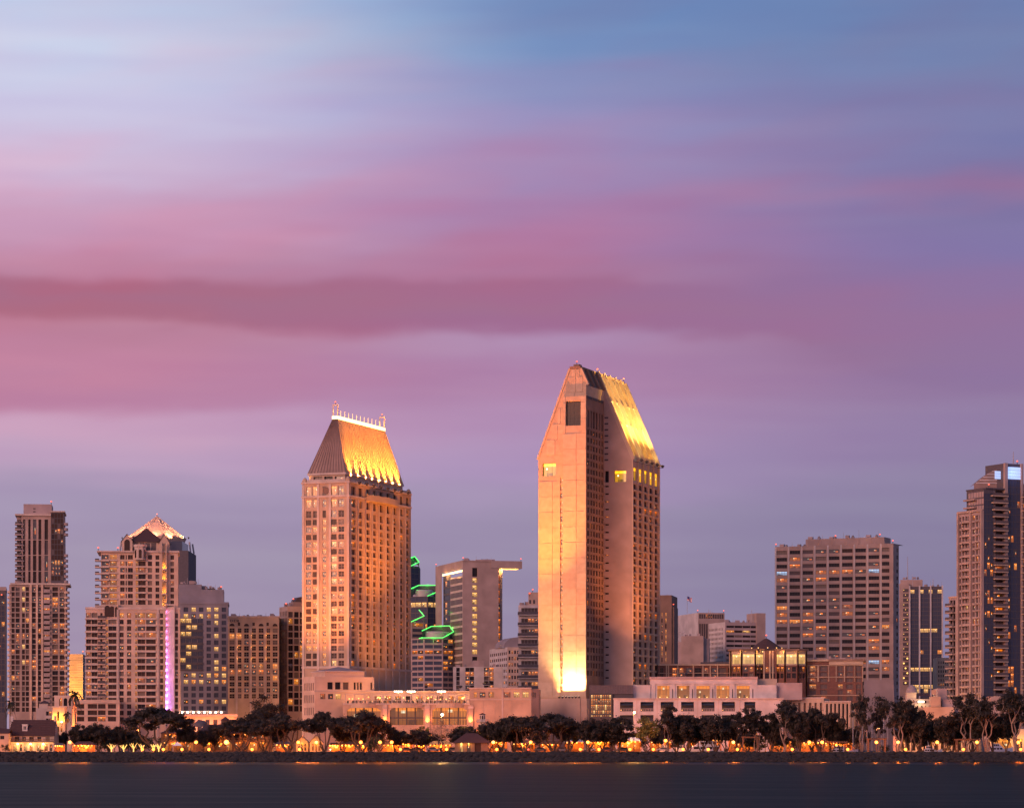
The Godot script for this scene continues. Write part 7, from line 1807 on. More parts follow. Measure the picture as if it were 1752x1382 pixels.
func village() -> void:
	# long roofed cottage at the left edge
	var b := bld("waterfront_cottage", "long cottage with a steep dark red roof and one dormer at the left edge", 91.5, 950, 0, "house")
	var xl := b.fx(14); var ye := b.hy(1258.5); var yr := b.hy(1231)
	var y1 := b.hy(1269.5)
	wall(b, Vector3(xl, 0, 0), Vector3.ZERO, 0, y1, front_cols(b, [[22, 27.5], [33, 37], [40, 45.5], [50, 55], [62, 69.5], [75, 81], [84, 89]], xl), [[0.3, b.hy(1273)]], {"mat": "plaster", "mv": 1, "mh": 1, "deep": 0.3, "on": func(ci, _r): return ["pale", "gold", "pale", "warm", "pale", "gold", "gold"][ci]})
	wall(b, Vector3(xl, 0, -1.2), Vector3(0, 0, -1.2), y1, ye, front_cols(b, [[23.5, 31], [36, 42.5], [48, 56], [62, 69], [76, 83.5]], xl), [[y1 + 0.5, ye - 0.35]], {"mat": "plaster", "mv": 1, "mh": 1, "deep": 0.2, "lit": 0.15, "tone": ["dusk"]})
	var g := b.g("plaster")
	g.quad(Vector3(xl, y1, 0), Vector3(0, y1, 0), Vector3(0, y1, -1.2), Vector3(xl, y1, -1.2))
	b.g("eave_board:timber").box(Vector3(xl - 0.2, y1 - 0.1, 0.35), Vector3(0.2, y1 + 0.12, 0.003))
	rail(b.g("railing:timber"), Vector3(xl, y1 + 0.12, 0.1), Vector3(0, y1 + 0.12, 0.1), 0.85, 34)
	var rd := b.g("roof:roof_dark")
	var zr := -5.5; var zk := -10.0
	rd.quad(Vector3(xl - 0.3, ye - 0.1, -0.6), Vector3(0.3, ye - 0.1, -0.6), Vector3(-0.2, yr, zr), Vector3(xl + 0.2, yr, zr)); rd.quad(Vector3(0.3, ye - 0.1, zk), Vector3(xl - 0.3, ye - 0.1, zk), Vector3(xl + 0.2, yr, zr), Vector3(-0.2, yr, zr))
	for x in [xl + 0.2, -0.2]:
		var s := 1.0 if x > -1.0 else -1.0
		if s > 0: g.quad(Vector3(0, 0, 0), Vector3(0, 0, zk), Vector3(0, ye, zk), Vector3(0, ye, -0.6)); g.tri(Vector3(0, ye - 0.1, -0.6), Vector3(0, ye - 0.1, zk), Vector3(0, yr - 0.1, zr))
		else: g.quad(Vector3(xl, 0, zk), Vector3(xl, 0, 0), Vector3(xl, ye, -0.6), Vector3(xl, ye, zk)); g.tri(Vector3(xl, ye - 0.1, zk), Vector3(xl, ye - 0.1, -0.6), Vector3(xl, yr - 0.1, zr))
	for k in 9: seam(rd, Vector3(xl - 0.3, ye - 0.1 + (yr - ye) * k / 9.0 + 0.04, -0.6 - 4.9 * k / 9.0), Vector3(0.3, ye - 0.1 + (yr - ye) * k / 9.0 + 0.04, -0.6 - 4.9 * k / 9.0), 0.06, Vector3(0, 1, 1))
	# white crow-step gable with its chimney at the left
	var cg := b.g("gable_wall:white")
	var gx0 := b.fx(11.5); var gx1 := b.fx(15.5)
	cg.box(Vector3(gx0, 0, -3.6), Vector3(gx1, b.hy(1246), -7.4)); cg.box(Vector3(gx0 + 0.15, b.hy(1246), -4.4), Vector3(gx1, b.hy(1236), -6.6)); cg.box(Vector3(gx0 + 0.2, b.hy(1236), -5.0), Vector3(gx1 + 0.3, b.hy(1225), -6.0))
	b.g("chimney:plaster").box(Vector3(b.fx(87.5), b.hy(1236), -4.9), Vector3(b.fx(91), b.hy(1224), -6.1))
	var dg := b.g("dormer:white")
	var dx0 := b.fx(35.4); var dx1 := b.fx(44.2); var dz := -2.1
	dg.box(Vector3(dx0, b.hy(1250.5), dz), Vector3(dx1, b.hy(1240), -5)); dg.box(Vector3(dx0 - 0.1, b.hy(1240), dz + 0.1), Vector3(dx1 + 0.1, b.hy(1238.8), -5))
	var dw := part_mesh("dormer_window", pane(0.95, 1.15, 1, 1, "white"), b.o)
	dw.transform = Transform3D(Vector3(0.95, 0, 0), Vector3(0, 1.2, 0), Vector3(0, 0, 1), Vector3((dx0 + dx1) / 2, b.hy(1245), dz + 0.02))
	dw.set_surface_override_material(0, M.glass)
	for k in 44: bulb_part(b.o, Vector3(lerpf(xl + 0.3, -0.3, k / 43.0), y1 - 0.16, 0.4), 0.09, "lamp_warm", "string_lamp")
	for px in [30, 52, 74]:
		var l := bulb_part(b.o, Vector3(b.fx(px), y1 - 0.55, 0.7), 0.3, "lamp_white", "porch_lamp")
		omni(l, Vector3(0, -0.3, 0.4), 16.0, Color(1, 0.68, 0.34), 0.3)
	finish(b)
	b = bld("side_cottage", "low salmon cottage end with a sloping roof cut by the left edge of the view", 14, 946, 0, "house")
	xl = b.fx(-60)
	wall(b, Vector3(xl, 0, 0), Vector3.ZERO, 0, b.hy(1254), front_cols(b, [[-30, -20], [-0.5, 6.5]], xl), [[b.hy(1264.5), b.hy(1258.5)]], {"mat": "rose_stone", "mv": 1, "deep": 0.2, "frame": "charcoal"})
	var sr := b.g("roof:roof_dark")
	sr.quad(Vector3(xl, b.hy(1254.5), 0.4), Vector3(0.3, b.hy(1254.5), 0.4), Vector3(0.3, b.hy(1247), -3), Vector3(xl, b.hy(1240), -3)); sr.quad(Vector3(0.3, b.hy(1254), -7), Vector3(xl, b.hy(1254), -7), Vector3(xl, b.hy(1240), -3), Vector3(0.3, b.hy(1247), -3))
	b.g("rose_stone").quad(Vector3(0, 0, 0), Vector3(0, 0, -7), Vector3(0, b.hy(1254.5), -7), Vector3(0, b.hy(1254.5), 0))
	omni(b.o, Vector3(-2.5, 1.4, 2.5), 5.0, Color(1, 0.55, 0.22))
	finish(b)
	# mission style block and its glowing stair tower
	b = bld("mission_block", "pale mission style block with a small tiled turret above the cottage roof", 122, 1000, 0)
	var x0 := b.fx(61); var yt := b.hy(1211)
	wall(b, Vector3(x0, 0, 0), Vector3.ZERO, 0, yt, front_cols(b, [[78, 82.5], [83, 87.5], [112, 117]], x0), rows_of(b, [[1217, 1224], [1229, 1236]]), {"mat": "cream", "deep": 0.5, "mv": 0, "lit": 0.2, "tone": ["gold"]})
	b.g("cream").box(Vector3(x0, 0, -0.8), Vector3(0, yt - 0.003, -12)); b.g("cornice:pink_stone").box(Vector3(b.fx(82), yt, 0.3), Vector3(0.4, yt + 0.6, -12))
	b.g("turret:cream").box(Vector3(b.fx(64.5), yt, -2), Vector3(b.fx(79.5), b.hy(1202.5), -7))
	var tr := b.g("turret_roof:roof_dark"); var tm := Vector3(b.fx(72), b.hy(1197.5), -4.5)
	var tq := [Vector3(b.fx(63), b.hy(1203), -1.5), Vector3(b.fx(81), b.hy(1203), -1.5), Vector3(b.fx(81), b.hy(1203), -7.5), Vector3(b.fx(63), b.hy(1203), -7.5)]
	for k in 4: tr.tri(tq[k], tq[(k + 1) % 4], tm)
	# rooftop arcade
	wall(b, Vector3(b.fx(91), 0, -1.5), Vector3(b.fx(122), 0, -1.5), yt + 0.6, b.hy(1189.5), front_cols(b, [[100.5, 106], [108, 114.5], [117, 121]], b.fx(91), -1.5), [[yt + 0.7, b.hy(1194)]], {"mat": "pink_stone", "deep": 0.8, "mv": 0, "on": func(ci, _r): return "gold" if ci == 0 else "off"})
	for p in [[100.5, 106], [108, 114.5], [117, 121]]: arch_fill(b.g("arch:pink_stone"), b.fx(p[0], -1.5), b.fx(p[1], -1.5), b.hy(1197.5), b.hy(1193.9), -1.51, 0.5)
	b.g("pink_stone").box(Vector3(b.fx(91), yt + 0.6, -2.5), Vector3(b.fx(122), b.hy(1189.5) - 0.003, -9))
	finish(b)
	b = bld("stair_tower", "narrow stair tower glowing yellow under two wall lanterns behind the cottage", 110, 985, 0)
	x0 = b.fx(89); yt = b.hy(1211)
	wall(b, Vector3(x0, 0, 0), Vector3.ZERO, b.hy(1236), yt, front_cols(b, [[97, 100.5]], x0), [[b.hy(1233), b.hy(1217)]], {"mat": "cream", "deep": 0.5, "mv": 0})
	wall(b, Vector3(x0, 0, 0), Vector3.ZERO, 0, b.hy(1236) - 0.002, front_cols(b, [[91.5, 94], [96.5, 100.5], [103, 106]], x0), [[b.hy(1252), b.hy(1243)]], {"mat": "cream", "deep": 0.4, "mv": 0, "on": func(ci, _r): return "gold" if ci != 1 else "off"})
	b.g("cream").box(Vector3(x0, 0, -0.6), Vector3(0, yt - 0.003, -5)); b.g("cornice:cream").box(Vector3(x0 - 0.3, yt, 0.3), Vector3(0.3, yt + 0.5, -5)); b.g("cornice:cream").box(Vector3(x0 - 0.2, b.hy(1237.5), 0.25), Vector3(0.2, b.hy(1236), 0.003))
	for px in [92.5, 105]:
		for py in [1227, 1235]:
			var l := bulb_part(b.o, Vector3(b.fx(px), b.hy(py), 0.5), 0.32 if py > 1230 else 0.16, "lamp_white" if py > 1230 else "lamp_warm", "wall_lantern")
			omni(l, Vector3(0, 0.2, 0.5), 16.0, Color(1, 0.60, 0.12), 0.2)
	finish(b)
	# two storey arcaded restaurant
	b = bld("arcade_restaurant", "long two storey arcaded restaurant glowing orange under dark hipped roofs", 461, 972, 0)
	x0 = b.fx(275)
	var ar := [[280, 286.5], [289, 299], [302, 314], [317, 330], [348, 362], [368, 382.5], [386, 396], [399, 409], [412, 421.5], [423.5, 439], [441.6, 458]]
	var yA := b.hy(1267.5); var yB := b.hy(1254)
	wall(b, Vector3(x0, 0, 0), Vector3.ZERO, 0, yA, front_cols(b, ar, x0), [[0.5, b.hy(1269.5)]], {"mat": "timber", "deep": 1.3, "mv": 3, "frame": "timber", "on": func(ci, _r): return "gold" if ci % 3 else "warm"})
	wall(b, Vector3(x0, 0, 0), Vector3.ZERO, yA, yB, front_cols(b, ar, x0), [[b.hy(1266), b.hy(1256)]], {"mat": "timber", "deep": 1.6, "mv": 3, "frame": "timber", "on": func(ci, _r): return "gold" if ci in [0, 1, 2, 3, 4, 5] else ("dusk" if ci in [9, 10] else "off")})
	for p in ar: arch_fill(b.g("arch:timber"), b.fx(p[0]), b.fx(p[1]), b.hy(1274), b.hy(1269.4), -0.01, 0.2)
	rail(b.g("railing:timber"), Vector3(x0, yA + 0.1, 0.3), Vector3(0, yA + 0.1, 0.3), 0.9, 60)
	b.g("timber").box(Vector3(x0, 0, -1.8), Vector3(0, yB - 0.003, -12))
	for p in [[273, 334, 1247.0], [336, 404, 1239.0], [402, 463, 1244.0]]:
		var a := b.fx(p[0]); var e := b.fx(p[1]); var h := b.hy(p[2])
		var rg := b.g("roof:roof_dark")
		rg.quad(Vector3(a, yB, 0.8), Vector3(e, yB, 0.8), Vector3(e - 2.4, h, -5.5), Vector3(a + 2.4, h, -5.5)); rg.tri(Vector3(e, yB, 0.8), Vector3(e, yB, -12), Vector3(e - 2.4, h, -5.5)); rg.tri(Vector3(a, yB, -12), Vector3(a, yB, 0.8), Vector3(a + 2.4, h, -5.5)); rg.quad(Vector3(e, yB, -12), Vector3(a, yB, -12), Vector3(a + 2.4, h, -5.5), Vector3(e - 2.4, h, -5.5))
	b.g("round_roof:slate").lathe(Vector3(b.fx(338), 0, -9), [[2.6, b.hy(1243)], [2.2, b.hy(1236)], [1.2, b.hy(1232.5)], [0.0, b.hy(1231.5)]], 12)
	b.g("cupola:timber").lathe(Vector3(b.fx(382), 0, -5.5), [[1.2, b.hy(1242)], [1.2, b.hy(1232)]], 6, 0, true); b.g("cupola:roof_dark").lathe(Vector3(b.fx(382), 0, -5.5), [[1.75, b.hy(1232)], [0.0, b.hy(1225.5)]], 6, 0, true)
	for k in 20:
		var px := 281.0 + 9.2 * k
		bulb_part(b.o, Vector3(b.fx(px), b.hy(1256.6 if k % 2 else 1270.4), 0.5), 0.17, "lamp_orange" if k % 3 else "lamp_warm", "gallery_lamp")
	for px in [295, 322, 355, 376, 418, 448]:
		omni(b.o, Vector3(b.fx(px), b.hy(1272), 1.6), 14.0, Color(1, 0.5, 0.14)); omni(b.o, Vector3(b.fx(px), b.hy(1258), 1.6), 7.0, Color(1, 0.5, 0.14))
	finish(b)
	# small gabled cottages under the trees
	for k in 2:
		var px: float = [527.0, 551.0][k]
		b = bld("gabled_cottage", ["yellow lit gabled cottage, left one of the pair under the umbrella trees", "yellow lit gabled cottage, right one of the pair under the umbrella trees"][k], px, 962, 0, "house")
		x0 = b.fx(px - 21.0)
		var ye2 := b.hy(1270); var yp := b.hy(1259.5 - 2 * k)
		wall(b, Vector3(x0, 0, 0), Vector3.ZERO, 0, ye2, even(0.4, -x0 - 0.4, 3, 0.6), [[0.4, ye2 - 0.5]], {"mat": "plaster", "deep": 0.2, "mv": 1, "on": func(ci, _r): return "gold" if ci != 1 else "warm"})
		b.g("plaster").tri(Vector3(x0, ye2, 0), Vector3(0, ye2, 0), Vector3(x0 / 2, yp, 0)); b.g("plaster").box(Vector3(x0, 0, -0.4), Vector3(0, ye2 - 0.003, -6))
		var rg := b.g("roof:bronze")
		rg.quad(Vector3(0.3, ye2 - 0.15, 0.4), Vector3(0.3, ye2 - 0.15, -6.3), Vector3(x0 / 2, yp + 0.15, -6.3), Vector3(x0 / 2, yp + 0.15, 0.4)); rg.quad(Vector3(x0 - 0.3, ye2 - 0.15, -6.3), Vector3(x0 - 0.3, ye2 - 0.15, 0.4), Vector3(x0 / 2, yp + 0.15, 0.4), Vector3(x0 / 2, yp + 0.15, -6.3))
		bulb_part(b.o, Vector3(x0 * 0.5, ye2 - 0.2, 0.4), 0.2, "lamp_warm", "porch_lamp")
		omni(b.o, Vector3(x0 * 0.5, ye2 - 0.6, 2.2), 12.0, Color(1, 0.62, 0.14))
		finish(b)
	# stalls and shop fronts along the promenade
	stall("festival_kiosk", "small open kiosk with a shallow dark roof and bulbs right of the cottage", 124, 160, 1272.5, 938, "roof_dark", "warm", "kiosk", 26.0)
	stall("shade_pavilion", "low dark roofed pavilion between the cottage and the kiosk", 92, 108, 1273, 936, "slate", "gold", "pavilion", 10.0)
	stall("garden_kiosk", "yellow lit garden kiosk below the twin umbrella trees, left of the gabled cottages", 470, 497, 1271.5, 962, "slate", "gold", "kiosk", 12.0)
	stall("bright_stall", "stall with a dazzling white counter under the umbrella tree", 562, 580, 1272.5, 948, "timber", "pale", "stall", 20.0)
	stall("fruit_stall", "narrow stall with a warm lit back wall right of the dazzling one", 582, 606, 1272, 952, "timber", "gold", "stall", 14.0)
	stall("orange_shop", "orange lit shop front behind parked cars, left of the pale willow", 687, 706, 1270, 958, "timber", "gold", "shop", 16.0)
	stall("market_row", "long low market row strung with orange lights behind the pale willow", 733, 773, 1272, 956, "bronze", "gold", "shop", 24.0)
	stall("harbour_shop", "orange lit shop front just right of the washroom hut", 838, 868, 1267, 955, "timber", "gold", "shop", 18.0)
	stall("canopy_stall", "white canopied stall between the round dark trees", 966, 1000, 1267.5, 952, "boat_white", "dusk", "stall", 8.0)
	stall("grill_stall", "orange lit stall with a bright counter under the dark tree clump", 1008, 1044, 1267, 952, "bronze", "gold", "stall", 22.0)
	stall("dockside_bar", "orange lit dockside bar behind the motor yacht's stern", 1247, 1296, 1262, 1012, "timber", "gold", "bar", 30.0)
	stall("awning_shop", "shop front with a dark blue awning right of the dockside bar", 1318, 1356, 1266, 1012, "canvas_blue", "dusk", "shop", 14.0)
	stall("marina_office", "orange lit marina office right of the blue awning", 1372, 1404, 1268, 1012, "slate", "gold", "shop", 18.0)
	stall("quay_cafe", "low cafe strung with orange lamps in front of the tall fins", 1410, 1462, 1269, 1012, "timber", "gold", "cafe", 26.0)
	stall("noodle_stall", "small orange lit stall right of the fruit stall", 610, 628, 1273, 956, "bronze", "gold", "stall", 14.0)  # from here on, stalls added to fill gaps in the ground glow
	stall("souvenir_stall", "narrow orange lit stall under the short street lamp", 652, 684, 1272, 962, "timber", "warm", "stall", 18.0)
	stall("juice_stall", "tiny warm lit stall between the orange shop and the market row", 709, 728, 1273, 962, "slate", "gold", "stall", 12.0)
	stall("bait_shop", "dim orange lit shop behind the red path lamp", 876, 916, 1270, 960, "bronze", "gold", "shop", 16.0)
	stall("quiet_stall", "low orange lit stall under the tallest dark tree", 924, 958, 1271, 960, "timber", "dusk", "stall", 12.0)
	stall("strung_stall", "stall strung with bright bulbs left of the bright yellow green tree", 1056, 1098, 1266, 960, "boat_white", "warm", "stall", 24.0)
	stall("pier_shop", "peach lit shop right of the bright yellow green tree", 1112, 1150, 1267, 1012, "bronze", "gold", "shop", 18.0)
	stall("ferry_kiosk", "orange lit kiosk above the cabin of the long motor yacht", 1176, 1236, 1264, 1012, "timber", "gold", "kiosk", 24.0)
	# washroom hut
	b = bld("washroom_hut", "dark hip roofed washroom hut with two bright doorways near the water", 836, 930, 0, "hut")
	x0 = b.fx(778); yt = b.hy(1270)
	wall(b, Vector3(x0, 0, 0), Vector3.ZERO, 0, yt, front_cols(b, [[786.3, 792.3], [798.5, 805], [812, 823]], x0), [[0.05, b.hy(1271)]], {"mat": "bronze", "deep": 0.5, "mv": 0, "on": func(ci, _r): return ["pale", "gold", "off"][ci]})
	b.g("bronze").box(Vector3(x0, 0, -0.6), Vector3(0, yt - 0.003, -7))
	var hr := b.g("roof:roof_dark"); var hy := b.hy(1254)
	var ha := Vector3(x0 - 0.9, yt - 0.15, 0.9); var hb := Vector3(0.9, yt - 0.15, 0.9); var hc := Vector3(0.9, yt - 0.15, -7.9); var hd := Vector3(x0 - 0.9, yt - 0.15, -7.9); var he := Vector3(x0 * 0.68, hy, -3.5); var hf := Vector3(x0 * 0.36, hy, -3.5)
	hr.quad(ha, hb, hf, he); hr.tri(hb, hc, hf); hr.quad(hc, hd, he, hf); hr.tri(hd, ha, he)
	for px in [789.3, 801.8]:
		bulb_part(b.o, Vector3(b.fx(px), yt - 0.3, 0.35), 0.2, "lamp_warm", "door_lamp"); omni(b.o, Vector3(b.fx(px), yt - 0.7, 0.8), 6.0, Color(1, 0.66, 0.24))
	finish(b)
	# little lighthouse
	b = bld("lighthouse", "small octagonal toy lighthouse with a railed gallery in front of the salmon podium", 825.5, 985, 0, "lighthouse")
	var lg := b.g("shaft:cream"); lg.lathe(Vector3.ZERO, [[1.75, 0], [1.35, b.hy(1236)]], 8, PI / 8, true)
	b.g("gallery:white").lathe(Vector3.ZERO, [[1.4, b.hy(1236.2)], [2.2, b.hy(1235)], [2.2, b.hy(1234.2)], [0, b.hy(1234.1)]], 8, PI / 8, true)
	for k in 8: rail(b.g("railing:white"), Vector3(cos(TAU * k / 8) * 2.1, b.hy(1234.2), sin(TAU * k / 8) * 2.1), Vector3(cos(TAU * (k + 1) / 8) * 2.1, b.hy(1234.2), sin(TAU * (k + 1) / 8) * 2.1), 0.7, 2)
	b.g("lantern_room:white").lathe(Vector3.ZERO, [[1.0, b.hy(1234.1)], [1.0, b.hy(1222.5)]], 8, PI / 8, true)
	for k in 3:
		var a := -PI * (0.25 + 0.25 * k)
		b.g("window:glass_warm").at(cos(a) * 0.86, b.hy(1231), -sin(a) * 0.86, 0.5, 1.3, 0.3)
	b.g("cap:roof_dark").lathe(Vector3.ZERO, [[1.35, b.hy(1222.6)], [0.3, b.hy(1220)], [0.0, b.hy(1218.8)]], 8, PI / 8, true)
	b.g("window:glass_warm").box(Vector3(-0.28, b.hy(1246.5), 1.0), Vector3(0.28, b.hy(1241), 1.62))
	finish(b)
	# buildings behind the trees at the right
	b = bld("domed_hall", "pale hall with a small grey dome behind the tall gum trees", 1604, 1060, 0)
	x0 = b.fx(1551)
	wall(b, Vector3(x0, 0, 0), Vector3.ZERO, 0, b.hy(1196), even(0.5, -x0 - 0.5, 7, 0.4), rows_of(b, [[1198.5, 1203], [1207, 1213]]), {"mat": "mauve", "deep": 0.3, "mv": 0, "lit": 0.2, "tone": ["dusk"]})
	b.g("mauve").box(Vector3(x0, 0, -0.4), Vector3(0, b.hy(1196) - 0.003, -12)); b.g("tower:cream").box(Vector3(b.fx(1553), b.hy(1196), -1), Vector3(b.fx(1569), b.hy(1185.5), -5)); b.g("cornice:cream").box(Vector3(b.fx(1552), b.hy(1186), -0.7), Vector3(b.fx(1570), b.hy(1184.5), -5.3))
	b.g("dome:grey").lathe(Vector3(b.fx(1563), b.hy(1184.5), -4), [[2.1, 0], [1.95, 0.9], [1.5, 1.9], [0.8, 2.6], [0, 2.9]], 14)
	for k in 3: b.g("gable_roof:roof_dark").tri(Vector3(b.fx(1571 + 7 * k), b.hy(1190.5), 0.02), Vector3(b.fx(1579 + 7 * k), b.hy(1190.5), 0.02), Vector3(b.fx(1575 + 7 * k), b.hy(1184.5), -2))
	for k in 6:
		bulb_part(b.o, Vector3(b.fx(1571.5 + 1.6 * k), b.hy(1200.5), 1.4), 0.36, "lamp_white", "sign_lamp")
	omni(b.o, Vector3(b.fx(1575), b.hy(1200.5), 2.6), 30.0, Color(1, 0.85, 0.6), 0.4)
	finish(b)
	b = bld("sign_tower_block", "peach block with a square tower and an unlit red framed sign at the right", 1634, 1040, 0)
	x0 = b.fx(1581)
	b.g("tan_stone").box(Vector3(x0, 0, 0), Vector3(0, b.hy(1209.5), -14)); b.g("tower:tan_stone").box(Vector3(b.fx(1594), b.hy(1209.5), -0.5), Vector3(b.fx(1610.5), b.hy(1191.5), -5)); b.g("wing:mauve").box(Vector3(b.fx(1615), 0, -3), Vector3(b.fx(1643), b.hy(1196), -12)); b.g("wing:mauve").box(Vector3(b.fx(1609), 0, -6), Vector3(b.fx(1625), b.hy(1177), -16))
	for k in 9: b.g("baluster:tan_stone").at(lerpf(b.fx(1594.5), b.fx(1610), k / 8.0), b.hy(1209.5), 0.1, 0.2, 0.35, 0.2)
	var sf := b.g("sign_frame:rose_stone"); sf.box(Vector3(b.fx(1595.5), b.hy(1188), -1.5), Vector3(b.fx(1603), b.hy(1180), -1.8)); sf.at(b.fx(1596), b.hy(1191.5), -1.65, 0.2, 0.9, 0.2); sf.at(b.fx(1602.5), b.hy(1191.5), -1.65, 0.2, 0.9, 0.2)
	omni(b.o, Vector3(b.fx(1590), b.hy(1226), 9.0), 60.0, Color(1, 0.55, 0.22), 0.5)
	finish(b)
	b = bld("garden_pavilion", "cream lit pavilion with a sloping canopy behind the white trunked trees", 1662, 1012, 0)
	x0 = b.fx(1535)
	wall(b, Vector3(x0, 0, 0), Vector3.ZERO, 0, b.hy(1258), even(1, -x0 - 1, 12, 0.55), [[0.4, b.hy(1264)]], {"mat": "cream", "deep": 0.3, "mv": 1, "lit": 0.35, "tone": ["warm", "amber", "gold"]})
	b.g("cream").box(Vector3(x0, 0, -0.5), Vector3(0, b.hy(1258) - 0.003, -10))
	var cn := b.g("canopy:boat_white"); cn.quad(Vector3(x0, b.hy(1262), 2), Vector3(b.fx(1574), b.hy(1256), 2), Vector3(b.fx(1574), b.hy(1243), -4), Vector3(b.fx(1560), b.hy(1243), -4)); cn.quad(Vector3(b.fx(1574), b.hy(1256), 2), Vector3(b.fx(1600), b.hy(1262), 2), Vector3(b.fx(1588), b.hy(1243), -4), Vector3(b.fx(1574), b.hy(1243), -4))
	for px in [1548, 1580, 1612, 1645]: omni(b.o, Vector3(b.fx(px), 3.2, 4.0), 22.0, Color(1, 0.66, 0.34), 0.3)
	finish(b)
	b = bld("arched_cafe", "yellow lit cafe wall with one wide arch at the right edge under the gum trees", 1790, 1012, 0)
	x0 = b.fx(1692)
	wall(b, Vector3(x0, 0, 0), Vector3.ZERO, 0, b.hy(1247), front_cols(b, [[1701, 1732], [1740, 1750], [1760, 1775]], x0), [[0.2, b.hy(1264)]], {"mat": "cream", "deep": 1.2, "mv": 3, "on": func(_c, _r): return "warm"})
	arch_fill(b.g("arch:cream"), b.fx(1701), b.fx(1732), b.hy(1276), b.hy(1263.9), -0.01, 0.4)
	b.g("cream").box(Vector3(x0, 0, -1.3), Vector3(0, b.hy(1247) - 0.003, -9))
	b.g("upper_block:dim_pink").box(Vector3(b.fx(1696, -16), 0, -16), Vector3(b.fx(1726, -16), b.hy(1190), -26))
	for px in [1704, 1730, 1752]: omni(b.o, Vector3(b.fx(px), 4.0, 3.0), 20.0, Color(1, 0.66, 0.2), 0.3)
	finish(b)

# ---------------------------------------------------------------- trees
var protos := {}

func crown_geo(clumps: Array, leaves: int, size: float, col: Color, seed_: int) -> Geo:   # leaf faces scattered round clump centres: [Vector3, radius, flatten]
	var q := RandomNumberGenerator.new(); q.seed = seed_
	var g := Geo.new(); g.tinted = true
	for c in clumps:
		var t := q.randf_range(0.6, 1.35)
		for k in leaves:
			var u := Vector3(q.randfn(), q.randfn(), q.randfn()).normalized()
			var r: float = c[1] * pow(q.randf(), 0.55) * (1.55 if q.randf() < 0.1 else 1.0)
			var p: Vector3 = c[0] + Vector3(u.x, u.y * c[2], u.z) * r
			var n := (u + Vector3(q.randf_range(-0.8, 0.8), q.randf_range(-0.4, 1.0), q.randf_range(-0.8, 0.8))).normalized()
			var a := n.cross(Vector3(q.randf() - 0.5, q.randf() - 0.5, q.randf() - 0.5)).normalized()
			var e := n.cross(a)
			var s := size * q.randf_range(0.55, 1.2)
			var v := t * q.randf_range(0.75, 1.25)
			g.tint = Color(col.r * v, col.g * v, col.b * v)
			g.quad(p - a * s - e * s * 0.45, p + a * s * 0.2 - e * s * 0.6, p + a * s + e * s * 0.4, p - a * s * 0.3 + e * s * 0.6)
	return g

func limb(g: Geo, a: Vector3, b: Vector3, r0: float, r1: float, q: RandomNumberGenerator, bend := 0.12) -> void:
	var last := a; var lr := r0
	for k in range(1, 5):
		var f := k / 4.0
		var p := a.lerp(b, f) + Vector3(q.randf_range(-1, 1), q.randf_range(-0.3, 0.3), q.randf_range(-1, 1)) * (a.distance_to(b) * bend * (1.0 if k < 4 else 0.0))
		var r := lerpf(r0, r1, f)
		g.tube(last, p, lr, r, 6, k == 4); last = p; lr = r

func leaf_mat() -> StandardMaterial3D:
	if not M.has("leaf"):
		mat("leaf", 1.0, 1.0, 1.0, 0.7)
		M.leaf.vertex_color_use_as_albedo = true; M.leaf.backlight_enabled = true; M.leaf.backlight = Color(0.25, 0.25, 0.2)
	return M.leaf

